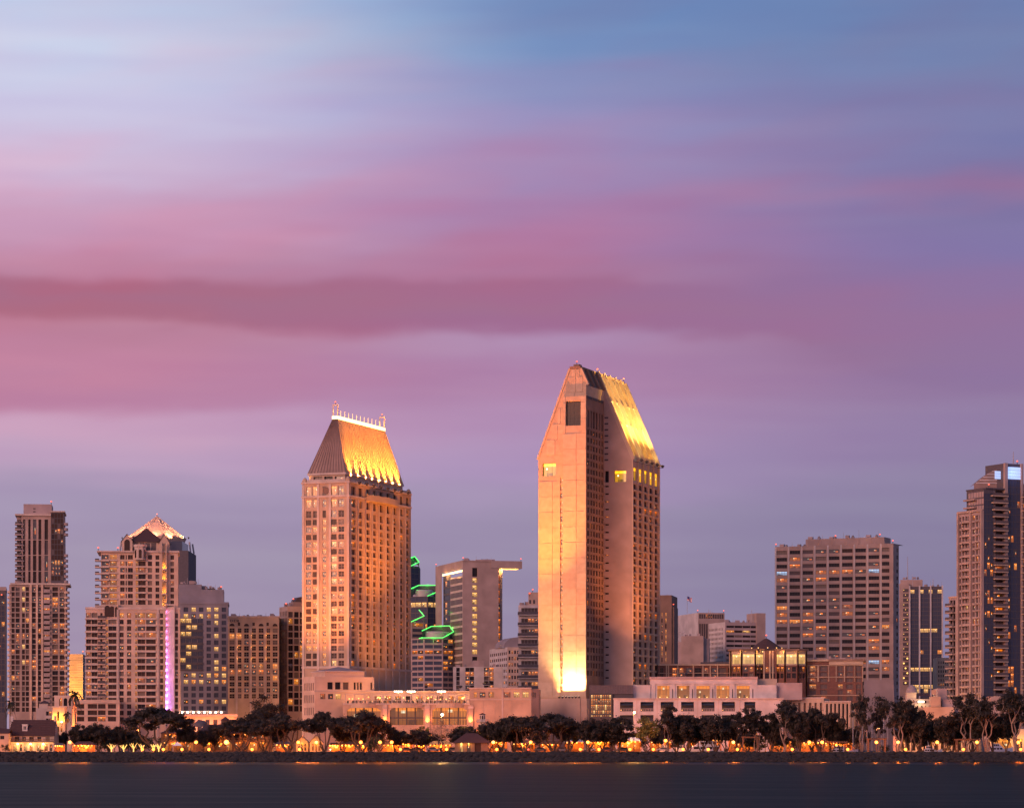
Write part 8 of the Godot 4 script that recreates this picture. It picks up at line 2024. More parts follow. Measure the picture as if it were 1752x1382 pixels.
func tree_parts(kind: String) -> Array:      # [trunk mesh, crown mesh], shared between copies of a kind
	if protos.has(kind): return protos[kind]
	var q := RandomNumberGenerator.new(); q.seed = hash(kind)
	var base := kind.get_slice("_", 0)
	var tg := Geo.new(); var cl := []
	var col := Color(0.023, 0.017, 0.011); var leaves := 150; var size := 0.31; var bark := "bark"
	if base == "umbrella":      # 17 m wide, 12 m high, spreading from forked trunks
		for s in 5:
			var a := TAU * (s + q.randf() * 0.6) / 5
			var top := Vector3(cos(a) * q.randf_range(3.0, 5.0), q.randf_range(6.0, 7.5), sin(a) * q.randf_range(3.0, 5.0))
			limb(tg, Vector3(cos(a) * 0.3, -0.2, sin(a) * 0.3), top, 0.32, 0.14, q)
			for j in 3: limb(tg, top, top + Vector3(q.randf_range(-2.5, 2.5), q.randf_range(1.0, 2.8), q.randf_range(-2.5, 2.5)), 0.13, 0.04, q)
		for k in 60:
			var r := 8.0 * sqrt(q.randf()); var a := q.randf() * TAU
			cl.append([Vector3(cos(a) * r, 9.9 - r * r * 0.048 + q.randf_range(-1.3, 0.9), sin(a) * r * 0.8), q.randf_range(1.0, 1.7), 0.62])
		leaves = 160
	elif base == "round":       # 12 m wide, 11 m high
		for s in 4:
			var a := TAU * (s + q.randf() * 0.6) / 4
			limb(tg, Vector3(cos(a) * 0.3, -0.2, sin(a) * 0.3), Vector3(cos(a) * 2.2, q.randf_range(5.0, 7.0), sin(a) * 2.2), 0.26, 0.1, q)
		for k in 62:
			var u := Vector3(q.randfn(), q.randfn(), q.randfn()).normalized() * pow(q.randf(), 0.4)
			cl.append([Vector3(u.x * 5.2, 6.8 + u.y * 3.5, u.z * 4.6), q.randf_range(0.9, 1.6), 0.8])
		leaves = 150
	elif base == "gum":         # open eucalypt, 17 m high with pale leaning trunks
		bark = "bark_pale"; col = Color(0.026, 0.021, 0.014); size = 0.28; leaves = 110
		for s in 3:
			var a := TAU * (s + q.randf() * 0.5) / 3
			var mid := Vector3(cos(a) * 1.2, 6.0 + q.randf() * 2, sin(a) * 1.2)
			limb(tg, Vector3(cos(a) * 0.3, -0.2, sin(a) * 0.3), mid, 0.24, 0.16, q, 0.1)
			for j in 3:
				var top := mid + Vector3(q.randf_range(-2.6, 2.6), q.randf_range(3.5, 7.5), q.randf_range(-2.2, 2.2))
				limb(tg, mid, top, 0.15, 0.05, q, 0.12)
				for i in 5: cl.append([top + Vector3(q.randf_range(-1.9, 1.9), q.randf_range(-2.6, 1.6), q.randf_range(-1.9, 1.9)), q.randf_range(0.8, 1.5), 0.85])
		for k in 8: cl.append([Vector3(q.randf_range(-3.2, 3.2), q.randf_range(7.0, 10.5), q.randf_range(-2.5, 2.5)), q.randf_range(0.8, 1.4), 0.8])
	elif base == "conifer":     # broad dense dark mass, 19 m high and 20 m wide
		limb(tg, Vector3(0, -0.2, 0), Vector3(0, 12, 0), 0.5, 0.15, q, 0.02)
		limb(tg, Vector3(3, -0.2, 0), Vector3(4, 11, 0), 0.4, 0.12, q, 0.04)
		for k in 95:
			var u := Vector3(q.randfn(), q.randfn(), q.randfn()).normalized() * pow(q.randf(), 0.4)
			cl.append([Vector3(u.x * 8.6, 9.5 + u.y * 7.6 - absf(u.x) * 2.0, u.z * 6.0), q.randf_range(1.1, 2.0), 0.9])
		leaves = 165
	elif base == "willow":      # fine drooping twigs, lamp light put into their pale colour, 10 m high
		bark = "bark_pale"; col = Color(0.30, 0.20, 0.12); size = 0.13; leaves = 46
		for s in 5:
			var a := TAU * s / 5
			var top := Vector3(cos(a) * 2.2, q.randf_range(6.0, 8.0), sin(a) * 2.0)
			limb(tg, Vector3(cos(a) * 0.2, -0.2, sin(a) * 0.2), top, 0.17, 0.06, q)
			for j in 7: limb(tg, top, top + Vector3(q.randf_range(-2.2, 2.2), q.randf_range(-1.6, 2.2), q.randf_range(-1.6, 1.6)), 0.05, 0.02, q)
		for k in 42: cl.append([Vector3(q.randf_range(-4.4, 4.4), q.randf_range(4.6, 9.4), q.randf_range(-3, 3)), q.randf_range(0.7, 1.3), 1.1])
	elif base == "lit":         # green tree, street lamp light put into its yellow leaf colour, 11 m high
		col = Color(0.16, 0.14, 0.03); leaves = 60
		for s in 4:
			var a := TAU * (s + 0.3) / 4
			limb(tg, Vector3(cos(a) * 0.2, -0.2, sin(a) * 0.2), Vector3(cos(a) * 2.0, 5.5, sin(a) * 2.0), 0.22, 0.08, q)
		for k in 46:
			var u := Vector3(q.randfn(), q.randfn(), q.randfn()).normalized() * pow(q.randf(), 0.45)
			cl.append([Vector3(u.x * 3.7, 7.0 + u.y * 3.6, u.z * 3.4), q.randf_range(0.8, 1.3), 0.8])
	elif base == "shrub":
		col = Color(0.05, 0.05, 0.02); leaves = 46; size = 0.2
		limb(tg, Vector3(0, -0.1, 0), Vector3(0.3, 1.6, 0), 0.12, 0.04, q)
		for k in 16: cl.append([Vector3(q.randf_range(-2.4, 2.4), q.randf_range(0.8, 3.0), q.randf_range(-1.2, 1.2)), q.randf_range(0.6, 1.1), 0.8])
	elif base == "palm":        # 11 m palm
		col = Color(0.035, 0.032, 0.018)
		limb(tg, Vector3(0, -0.2, 0), Vector3(0, 10, 0), 0.22, 0.16, q, 0.01)
		var pg := Geo.new(); pg.tinted = true; pg.tint = col
		for k in 26:
			var a := TAU * k / 26.0 + q.randf() * 0.2; var up := q.randf_range(-0.5, 1.2)
			var last := Vector3(0, 10, 0)
			for j in range(1, 6):
				var f := j / 5.0
				var p := Vector3(cos(a) * 2.5 * f, 10 + up * 2.2 * f - 2.4 * f * f, sin(a) * 2.5 * f)
				var w := Vector3(-sin(a), 0, cos(a)) * (0.34 * (1.1 - f))
				pg.quad(last - w, p - w * 0.8, p + w * 0.8 + Vector3(0, -0.2, 0), last + w + Vector3(0, -0.2, 0)); last = p
		protos[kind] = [tg.add_to(ArrayMesh.new(), M[bark]), pg.add_to(ArrayMesh.new(), leaf_mat())]
		return protos[kind]
	protos[kind] = [tg.add_to(ArrayMesh.new(), M[bark]), crown_geo(cl, leaves, size, col, hash(kind) + 1).add_to(ArrayMesh.new(), leaf_mat())]
	return protos[kind]

func tree(kind: String, px: float, d: float, width: float, pyt: float, label: String, called := "", group := "") -> void:   # width and top as seen in the picture
	var spec: Array = {"umbrella": [17.5, 11.4], "round": [12.4, 11.3], "gum": [9.4, 16.2], "conifer": [19.5, 18.0], "willow": [10.6, 10.4], "lit": [9.0, 11.3], "shrub": [6.2, 3.9], "palm": [5.4, 11.2]}[kind.get_slice("_", 0)]
	var m := tree_parts(kind)
	var nm: String = called if called else {"umbrella": "umbrella_tree", "round": "round_tree", "gum": "gum_tree", "conifer": "cypress_tree", "willow": "willow_tree", "lit": "leafy_tree", "shrub": "shrub", "palm": "palm_tree"}[kind.get_slice("_", 0)]
	var o := thing(nm, label, "shrub" if "shrub" in nm else "tree", P(px, d, GY + 0.05), rng.randf() * TAU, group)
	var sx: float = width * d / F / spec[0]; var sy: float = (H(pyt, d) - GY) / spec[1]
	sx *= 1.14
	o.scale = Vector3(sx, sy, sx)
	part_mesh("trunk", m[0], o); part_mesh("crown", m[1], o)

func park_trees() -> void:
	rng.seed = 99
	var T := [
		["palm_a", 128, 985, 24, 1177, "tall palm in front of the golden slab"],
		["palm_b", 17, 990, 20, 1194, "palm in the shadow at the foot of the slender condominium"],
		["palm_a", 113, 975, 16, 1216, "short palm beside the glowing stair tower"],
		["round_a", 108, 962, 24, 1250, "small dark tree hiding the foot of the stair tower"],
		["round_a", 134, 960, 40, 1236, "dark round tree right behind the kiosk"],
		["round_b", 168, 962, 46, 1234, "dark round tree between the kiosk and the wrapped trees"],
		["round_c", 204, 966, 30, 1240, "small dark tree behind the wrapped trees"],
		["umbrella_a", 266, 948, 118, 1208, "broadest umbrella tree, in front of the violet light strip"],
		["round_b", 318, 960, 36, 1234, "dark tree at the right flank of the broadest umbrella tree"],
		["conifer_a", 456, 985, 104, 1187, "great dark cypress mass in front of the lettered hotel"],
		["umbrella_b", 412, 940, 92, 1228, "umbrella tree over the middle of the arcaded restaurant"],
		["round_c", 366, 966, 34, 1238, "dark tree rising behind the restaurant roof"],
		["umbrella_c", 494, 936, 104, 1220, "umbrella tree left of the gabled cottages"],
		["umbrella_a", 556, 940, 62, 1216, "umbrella tree whose forked trunk stands between cottages and bright stall"],
		["umbrella_b", 618, 934, 102, 1215, "wide umbrella tree with many bare stems below the corner block"],
		["round_a", 676, 955, 44, 1245, "low dark tree beside the short street lamp"],
		["round_b", 712, 938, 56, 1245, "dark tree left of the pale willow"],
		["lit_a", 724, 948, 26, 1240, "yellow green tree with lamplight in its leaf colour tucked against the pale willow's left side"],
		["willow_a", 755, 945, 56, 1228, "pale willow with lamplight put into its leaf colour below the tall lamp"],
		["lit_b", 790, 952, 30, 1241, "yellow green tree with lamplight in its leaf colour between the pale willow and the hut"],
		["round_c", 792, 940, 58, 1244, "dark low tree overhanging the washroom hut's left end"],
		["shrub_a", 812, 956, 30, 1258, "dark shrub at the foot of the toy lighthouse"],
		["round_a", 858, 938, 52, 1226, "dark round tree right of the toy lighthouse"],
		["umbrella_c", 900, 934, 78, 1222, "dark spreading tree under the angled podium corner"],
		["umbrella_a", 946, 938, 88, 1219, "tallest dark spreading tree below the white blaze"],
		["round_b", 1006, 936, 58, 1226, "dark round tree before the glazed lobby"],
		["round_c", 1056, 938, 66, 1224, "dark round tree under the first pillars of the gallery"],
		["lit_a", 1106, 932, 46, 1224, "bright yellow green tree with lamplight in its leaf colour beside the tall street lamp"],
		["gum_a", 1142, 938, 44, 1208, "ragged dark tree just right of the bright yellow green tree"],
		["round_a", 1178, 940, 56, 1220, "dark tree above the bow of the long motor yacht"],
		["round_b", 1224, 938, 56, 1219, "dark tree above the cabin of the long motor yacht"],
		["umbrella_b", 1262, 942, 64, 1218, "spreading tree in front of the dockside bar"],
		["gum_b", 1294, 944, 42, 1206, "wispy tree at the right end of the lit upper bays"],
		["gum_c", 1342, 938, 50, 1199, "tall ragged tree in front of the blank peach wall"],
		["round_c", 1370, 936, 50, 1214, "dark tree between the ragged tree and the tall fins"],
		["umbrella_c", 1404, 940, 76, 1207, "layered dark tree in front of the tall fins"],
		["round_a", 1438, 950, 34, 1238, "low dark tree at the right foot of the tall fins"],
		["gum_a", 1474, 936, 30, 1192, "thin gum tree among the sailboat masts"],
		["gum_b", 1537, 934, 50, 1185, "tall gum tree with white trunks right of the masts"],
		["round_b", 1574, 938, 54, 1207, "dark tree below the brilliant sign lamps"],
		["gum_c", 1560, 940, 24, 1204, "thin leaning gum tree between two dark ones"],
		["round_c", 1617, 936, 50, 1221, "low dark tree in front of the peach block"],
		["gum_a", 1654, 936, 58, 1190, "tall gum tree at the foot of the corner condominium"],
		["gum_b", 1690, 934, 52, 1184, "tallest gum tree, right of the one at the corner condominium"],
		["round_a", 1664, 942, 58, 1222, "dark tree filling in below the two tallest gums"],
		["gum_c", 1738, 934, 58, 1180, "gum tree cut by the right edge of the view"],
		["round_b", 1722, 944, 44, 1214, "dark tree in front of the yellow lit cafe"],
		["palm_b", 1592, 942, 14, 1255, "small palm among the white trunks"],
		["round_c", 348, 958, 34, 1247, "low dark tree before the restaurant between its first two roofs"],
		["umbrella_b", 452, 946, 70, 1226, "umbrella tree between the restaurant's right arches and the garden kiosk"],
		["round_a", 586, 946, 50, 1222, "dark tree between the bright stall and the fruit stall"],
		["umbrella_a", 648, 946, 50, 1228, "spreading tree left of the short street lamp"],
		["round_b", 836, 946, 44, 1232, "dark tree just right of the washroom hut"],
		["round_c", 880, 942, 60, 1222, "dark round tree over the harbour shop's right end"],
		["round_a", 974, 940, 54, 1226, "dark tree over the canopied stall's left end"],
		["round_b", 1030, 944, 54, 1227, "dark tree over the grill stall"],
		["round_c", 1158, 944, 48, 1222, "dark tree over the stern of the long motor yacht"],
		["round_a", 1202, 946, 50, 1222, "dark tree over the middle of the long motor yacht"],
		["round_b", 1242, 944, 46, 1224, "dark tree at the dockside bar's left corner"],
		["round_a", 1320, 946, 44, 1216, "dark tree over the blue awning's left end"],
		["round_b", 1390, 944, 56, 1222, "dark tree over the marina office"],
		["round_a", 1422, 944, 48, 1226, "dark tree over the quay cafe's left end"],
		["gum_c", 1504, 944, 26, 1206, "slender gum tree behind the pergola's right post"],
		["round_c", 1548, 944, 46, 1216, "dark tree between the tall white trunked gum and the sign lamps"],
		["round_b", 1596, 946, 42, 1226, "dark tree behind the small palm"],
		["round_a", 1638, 944, 46, 1222, "dark tree left of the corner condominium's gums"],
		["round_c", 1700, 946, 48, 1216, "dark tree right of the two tallest gums"],
		["shrub_a", 8, 938, 20, 1270, "dark bush in front of the salmon cottage end"],
		["shrub_a", 74, 940, 18, 1281, "low bush under the cottage windows"],
		["shrub_a", 1512, 950, 24, 1272, "bush between the sailboat masts and the pergola"],
	]
	for t in T: tree(t[0], t[1], t[2], t[3], t[4], t[5])
	var back := [[152, "left of the violet strip's foot"], [186, "below the small balconies of the terraced condominium"], [226, "below the violet strip"], [300, "at the white lamp shelter's left end"], [600, "below the corner block's slits"], [632, "below the first podium arch"], [690, "below the second podium arch"], [738, "behind the pale willow"], [800, "left of the toy lighthouse"], [918, "below the angled podium corner"], [1040, "below the gallery's first opening"], [1080, "behind the tall street lamp"], [1130, "below the gallery's third opening"], [1196, "below the gallery's fourth opening"], [1280, "below the gallery's last opening"], [1334, "below the blank peach wall"], [1468, "at the right foot of the tall fins"], [1580, "behind the cream lit pavilion"], [1630, "behind the peach block's corner"]]
	for k in back.size(): tree(["round_a", "round_b", "round_c"][k % 3], back[k][0], 998, 44 + 7 * (k % 3), 1240 + 4 * (k % 4), "street tree along the avenue " + back[k][1], "street_tree", "street trees along the avenue")
	var low := [[172, "left of the leftmost wrapped tree"], [196, "behind the leftmost wrapped tree"], [220, "between the two bright V shaped trees"], [246, "behind the wrapped tree leaning left"], [284, "left of the restaurant's arches"], [606, "behind the fruit stall"], [640, "left of the souvenir stall"], [1094, "behind the strung stall"], [1160, "behind the stern of the long motor yacht"], [1300, "between the dockside bar and the blue awning"], [1364, "between the blue awning and the marina office"]]
	for k in low.size(): tree("shrub_" + ["a", "b", "c"][k % 3], low[k][0], 1000 if low[k][0] > 1090 else 978, 44, 1254 + 5 * (k % 3), "tall dark garden shrub " + low[k][1], "garden_shrub", "tall garden shrubs behind the promenade")
	# trees wrapped in strings of lights
	var W := [[190, 938, 15, 1272.5, "leftmost light wrapped tree, a wide bright V"], [211, 942, 13, 1273, "light wrapped tree between the two bright V shaped ones"], [228, 938, 13, 1271, "second bright V shaped light wrapped tree"], [242, 941, 11, 1273, "light wrapped tree leaning left, right of the second V"], [262, 940, 8, 1273, "slim light wrapped tree at the umbrella tree's trunk"], [271, 942, 9, 1272.5, "rightmost light wrapped tree beside the restaurant"]]
	for w in W:
		var o := thing("wrapped_tree", w[4], "tree", P(w[0], w[1], GY + 0.05), 0, "trees wrapped in lights")
		var hh: float = H(w[3], w[1]) - GY; var ww: float = w[2] * w[1] / F
		var tg := Geo.new(); var lg := Geo.new()
		for s in 5:
			var a := TAU * (s + rng.randf() * 0.5) / 5
			var p := Vector3(0, hh * 0.3, 0); var e := Vector3(cos(a) * ww * 0.5, hh * rng.randf_range(0.8, 1.0), sin(a) * ww * 0.4)
			limb(tg, Vector3.ZERO, p, 0.14, 0.1, rng, 0.02); limb(tg, p, e, 0.08, 0.03, rng, 0.04)
			for k in 16:
				var c := (Vector3.ZERO.lerp(p, k / 6.0) if k < 6 else p.lerp(e, (k - 6) / 9.0)) + Vector3(rng.randf_range(-0.1, 0.1), 0, 0.1)
				lg.lathe(c, [[0.0, -0.12], [0.12, 0.0], [0.0, 0.12]], 5)
		part("trunk", tg, M.bark, o); part("string_light", lg, M.lamp_warm, o).set_meta("kind", "stuff")
		omni(o, Vector3(0, hh * 0.6, 0.8), 7.0, Color(1, 0.66, 0.25), 0.4)

# ---------------------------------------------------------------- lamps
func lamp_post(called: String, label: String, px: float, d: float, h: float, globe: String, e: float, col: Color, r: float, group: String, arm := 0.0) -> void:
	var o := thing(called, label, "lamp", P(px, d, GY), 0, group)
	var g := Geo.new()
	g.lathe(Vector3.ZERO, [[0.22, 0], [0.22, 0.25], [0.09, 0.4], [0.06, h - r]], 8)
	if arm > 0.0: g.tube(Vector3(0, h - r, 0), Vector3(arm, h + 0.1, 0), 0.05, 0.05, 6)
	part("post", g, M.charcoal, o)
	bulb_part(o, Vector3(arm, h, 0), r, globe, "lamp_globe")
	var c := Geo.new(); c.lathe(Vector3(arm, h + r * 0.95, 0), [[r * 1.2, 0.0], [r * 0.9, 0.08], [0, 0.2]], 8)
	part("lamp_cap", c, M.charcoal, o)
	omni(o, Vector3(arm, h - 0.02, r + 0.12), e, col, r)

func lamps() -> void:
	var orange := Color(1.0, 0.46, 0.10)
	var low := [[243, "below the first wrapped trees"], [262, "at the foot of the broadest umbrella tree"], [279, "in front of the restaurant's left end"], [311, "by the white party tent"], [357, "in front of the restaurant's middle arches"], [431, "in front of the restaurant's right arches"], [512, "in front of the left gabled cottage"], [685, "in front of the orange lit shop"], [764, "in front of the market row"], [850, "in front of the harbour shop"], [993, "below the canopied stall"], [1025, "below the grill stall"], [1078, "left of the bright yellow green tree"], [1118, "right of the bright yellow green tree"], [1169, "at the bow of the long motor yacht"], [1212, "amidships of the long motor yacht"], [1262, "in front of the dockside bar"], [1356, "in front of the blue awning"], [1451, "in front of the quay cafe"], [1550, "below the tall white trunked gum"], [1649, "below the corner condominium's gums"], [1747, "at the right edge of the view"]]
	for l in low: lamp_post("path_lamp", "low orange path lamp above the rocks, " + l[1], l[0], 911.5, 0.85, "lamp_orange", 16.0, orange, 0.5, "low lamps along the shoreline path")
	lamp_post("path_lamp", "low white path lamp above the rocks below the bright stall", 565, 911.5, 0.8, "lamp_white", 2.0, Color(1, 0.85, 0.65), 0.2, "low lamps along the shoreline path")
	lamp_post("path_lamp", "low red path lamp above the rocks below the tallest dark tree", 904, 911.5, 0.85, "lamp_red", 3.0, Color(1, 0.15, 0.05), 0.3, "low lamps along the shoreline path")
	var mid := [[119, "left of the kiosk by the stair tower"], [335, "before the restaurant's left arches"], [387, "before the restaurant's middle, the brightest of the row"], [510, "at the left gabled cottage"], [541, "at the right gabled cottage"], [617, "under the wide umbrella tree"], [650, "left of the short street lamp"], [670, "right of the short street lamp"], [844, "at the harbour shop's left corner"], [908, "under the spreading tree by the podium corner"], [1006, "before the canopied stall"], [1139, "at the stern of the long motor yacht"], [1255, "left corner of the dockside bar"], [1385, "left of the marina office"], [1407, "right of the marina office"], [1500, "at the pergola among the masts"], [1537, "under the tall white trunked gum"], [1604, "before the cream lit pavilion"], [1672, "under the two tallest gums"], [1743, "before the yellow lit cafe"]]
	for k in mid.size():
		var l: Array = mid[k]
		lamp_post("post_lamp", "orange globe post lamp " + l[1], l[0], 926, 3.1 if k != 11 else 3.6, "lamp_orange" if k % 4 and k != 2 else "lamp_warm", 75.0 if k != 2 else 130.0, orange, 0.56 if k != 2 else 0.8, "globe lamps in the park")
	lamp_post("street_lamp", "short street lamp above the stalls with a warm white head", 660, 958, 7.2, "lamp_warm", 70.0, Color(1, 0.74, 0.4), 0.42, "street lamps in the park")
	lamp_post("street_lamp", "tall street lamp shining on the pale willow", 755, 957, 12.2, "lamp_white", 260.0, Color(1, 0.76, 0.42), 0.5, "street lamps in the park", 0.3)
	lamp_post("street_lamp", "tall street lamp shining on the bright yellow green tree", 1084, 955, 12.9, "lamp_warm", 200.0, Color(1, 0.74, 0.38), 0.5, "street lamps in the park", 0.3)
	# avenue lamps added unseen among the crowns to warm the lower facades
	var far := [[40, "behind the cottage roof"], [150, "behind the round trees at the kiosk"], [232, "behind the broadest umbrella tree"], [300, "at the white lamp shelter's left"], [372, "at the white lamp shelter's right"], [440, "behind the great cypress"], [520, "behind the umbrella trees at the annex"], [590, "below the first podium arch"], [660, "between the podium arches"], [708, "left of the pale willow's lamp"], [815, "beside the toy lighthouse"], [880, "below the podium's plain wall"], [940, "below the tower plinth"], [990, "below the glazed lobby"], [1060, "below the gallery's first pillar"], [1150, "below the gallery's third opening"], [1230, "below the gallery's fifth opening"], [1310, "below the blank peach wall"], [1390, "before the tall fins"], [1460, "at the right foot of the fins"]]
	for l in [[338, 1098, "in the street before the grey office block"], [398, 1088, "in the street left of the lettered hotel"], [440, 1090, "in the street before the lettered hotel"], [486, 1100, "in the street before the dark window grid"], [130, 1100, "in the street at the slender condominium"], [760, 1180, "in the street before the banded green edged tower"], [1170, 1090, "in the street before the brick wing"], [1430, 1080, "in the street before the brick hotel wing"], [1500, 1140, "in the street before the serrated block"], [1580, 1090, "in the street before the glass tower"]]:
		lamp_post("added_street_lamp", "added amber lamp " + l[2], l[0], l[1], 9.0, "lamp_orange", 330.0, Color(1.0, 0.68, 0.42), 0.3, "lamps added in the streets behind the podiums", 1.2)  # street lamps added to brighten the shaded blocks behind
	for l in far: lamp_post("added_street_lamp", "added amber avenue lamp " + l[1], l[0], 1006, 7.6, "lamp_orange", 330.0, Color(1.0, 0.48, 0.20), 0.3, "unseen lamps added along the avenue behind the park", 1.2)

# ---------------------------------------------------------------- boats, cars, pergolas
func shore_things() -> void:
	yacht(1196, 962, 88, 1267.5, "long white motor yacht moored behind the lamps below the gallery", "motor_yacht")
	yacht(1444, 962, 50, 1276.5, "low white motor boat in front of the quay cafe", "motor_boat")
	yacht(1712, 962, 44, 1272, "white motor yacht in front of the yellow lit cafe", "motor_yacht")
	yacht(1596, 966, 34, 1276, "small white boat in front of the cream lit pavilion", "motor_boat")
	yacht(1140, 966, 22, 1273.5, "small white boat right of the bright yellow green tree", "motor_boat")
	var S := [[1462, 1211, "first sailboat from the left, mast by the fins"], [1478, 1210, "sailboat with its mast behind the thin gum"], [1486, 1206, "tallest masted sailboat before the serrated block"], [1494.5, 1216, "sailboat right of the tallest mast"], [1511, 1221, "sailboat at the pergola's left post"], [1514.5, 1212, "sailboat at the pergola's right post"], [1521.5, 1224, "last sailboat before the white trunked gum"]]
	for s in S:
		var o := thing("sailboat", s[2], "sailboat", P(s[0], 972, 0.0), rng.randf_range(-0.3, 0.3), "sailboats in the marina")
		var hg := Geo.new(); hull(hg, 9.0, 2.6, 1.5); part("hull", hg, M.boat_white, o)
		var cg := Geo.new(); cg.box(Vector3(-1.8, 1.5, -0.7), Vector3(1.6, 2.1, 0.7)); part("cabin", cg, M.boat_white, o)
		var mg := Geo.new(); mg.tube(Vector3(-0.4, 1.5, 0), Vector3(-0.4, H(s[1], 972), 0), 0.16, 0.12, 6); part("mast", mg, M.steel, o)
		var bg := Geo.new(); bg.tube(Vector3(-0.4, 3.0, 0), Vector3(-4.0, 3.1, 0), 0.12, 0.12, 6); bg.tube(Vector3(-0.5, 3.2, 0), Vector3(-3.8, 3.3, 0), 0.2, 0.16, 6); part("boom", bg, M.canvas_blue, o)
		var rg := Geo.new(); rg.tube(Vector3(4.3, 1.6, 0), Vector3(-0.4, H(s[1], 972) - 0.3, 0), 0.03, 0.03, 4); rg.tube(Vector3(-4.3, 1.6, 0), Vector3(-0.4, H(s[1], 972) - 0.3, 0), 0.03, 0.03, 4); part("stay", rg, M.steel, o)
	for p in [[1500, 34, 1262.5, "dark timber pergola among the masts"], [1655, 42, 1263.5, "dark timber pergola below the two tallest gums"], [1284, 30, 1259.5, "dark timber pergola left of the blue awning"], [1428, 44, 1267.5, "dark timber pergola before the quay cafe"]]:
		var o := thing("pergola", p[3], "pergola", P(p[0], 930, GY + 0.1), 0, "timber pergolas in the park")
		var w: float = p[1] * 930 / F; var h: float = H(p[2], 930) - GY - 0.1
		for s in [-1, 1]:
			for t in [-1, 1]:
				var g := Geo.new(); g.at(s * w * 0.42, 0, t * 1.3, 0.28, h - 0.5, 0.28); part("post", g, M.timber, o)
			var bg := Geo.new(); bg.box(Vector3(-w / 2, h - 0.5, s * 1.3 - 0.12), Vector3(w / 2, h - 0.2, s * 1.3 + 0.12)); part("beam", bg, M.timber, o)
		for k in 12:
			var rg := Geo.new(); rg.at(lerpf(-w * 0.48, w * 0.48, k / 11.0), h - 0.2, 0, 0.12, 0.18, 3.4); part("rafter", rg, M.timber, o)
	# white party tent
	var tn := thing("party_tent", "small white peaked tent by the restaurant's left arches", "tent", P(303, 924, GY + 0.1), 0)
	var tg := Geo.new(); tg.lathe(Vector3(0, 1.9, 0), [[2.1, 0], [0.9, 0.6], [0, 1.3]], 4, PI / 4, true); part("canopy", tg, M.boat_white, tn)
	for k in 4:
		var pg := Geo.new(); pg.at(1.4 * (1 if k & 1 else -1), 0, 1.4 * (1 if k & 2 else -1), 0.08, 1.95, 0.08); part("pole", pg, M.steel, tn)
	# fence of the marina quay and a bench or two would be hidden; cars along the park road
	var C := [[696, "dark car before the orange lit shop", 0.03], [712, "second dark car before the orange lit shop", 0.02], [741, "silver car left of the market row", 0.3], [776, "dark car beside the washroom hut's left end", 0.04], [858, "white car before the harbour shop", 0.35], [886, "dark car left of the red path lamp", 0.03], [925, "dark car under the tallest dark tree", 0.05], [962, "silver car before the canopied stall", 0.3], [1008, "white car before the grill stall's left end", 0.4], [1038, "dark red car before the grill stall", 0.06], [1066, "dark car left of the bright yellow green tree", 0.03], [1134, "white car right of the bright yellow green tree", 0.4]]
	var first: Node3D
	for c in C:
		var m := mat("paint_%d" % c[0], c[2] * (1.6 if "red" in c[1] else 1.0), c[2] * (0.3 if "dark red" in c[1] else 1.0), c[2] * (0.3 if "dark red" in c[1] else 1.0), 0.3)
		m.clearcoat_enabled = true; m.clearcoat = 0.6
		if first == null:
			first = car(m); first.name = numbered("parked_car"); add_child(first)
			tag(first, c[1], "car", "cars parked along the park road"); first.position = P(c[0], 944, GY + 0.11)
		else:
			var o := copy(first, "parked_car", c[1], P(c[0], 944, GY + 0.11), 0.0 if rng.randf() < 0.5 else PI)
			(o.get_node("body") as MeshInstance3D).set_surface_override_material(0, m)

func hull(g: Geo, L: float, B: float, h: float) -> void:     # along x, bow at +x, waterline at 0
	var n := 8
	for k in n:
		var f0 := float(k) / n; var f1 := float(k + 1) / n
		var x0 := -L / 2 + L * f0; var x1 := -L / 2 + L * f1
		var b0 := B / 2 * (1.0 - pow(f0, 3.0)); var b1 := B / 2 * (1.0 - pow(f1, 3.0))
		var h0 := h * (1.0 + 0.35 * f0 * f0); var h1 := h * (1.0 + 0.35 * f1 * f1)
		g.quad(Vector3(x0, -0.3, b0 * 0.7), Vector3(x1, -0.3, b1 * 0.7), Vector3(x1, h1, b1), Vector3(x0, h0, b0))
		g.quad(Vector3(x1, -0.3, -b1 * 0.7), Vector3(x0, -0.3, -b0 * 0.7), Vector3(x0, h0, -b0), Vector3(x1, h1, -b1))
		g.quad(Vector3(x0, h0, b0), Vector3(x1, h1, b1), Vector3(x1, h1, -b1), Vector3(x0, h0, -b0))
	g.quad(Vector3(-L / 2, -0.3, -B * 0.35), Vector3(-L / 2, -0.3, B * 0.35), Vector3(-L / 2, h, B / 2), Vector3(-L / 2, h, -B / 2))

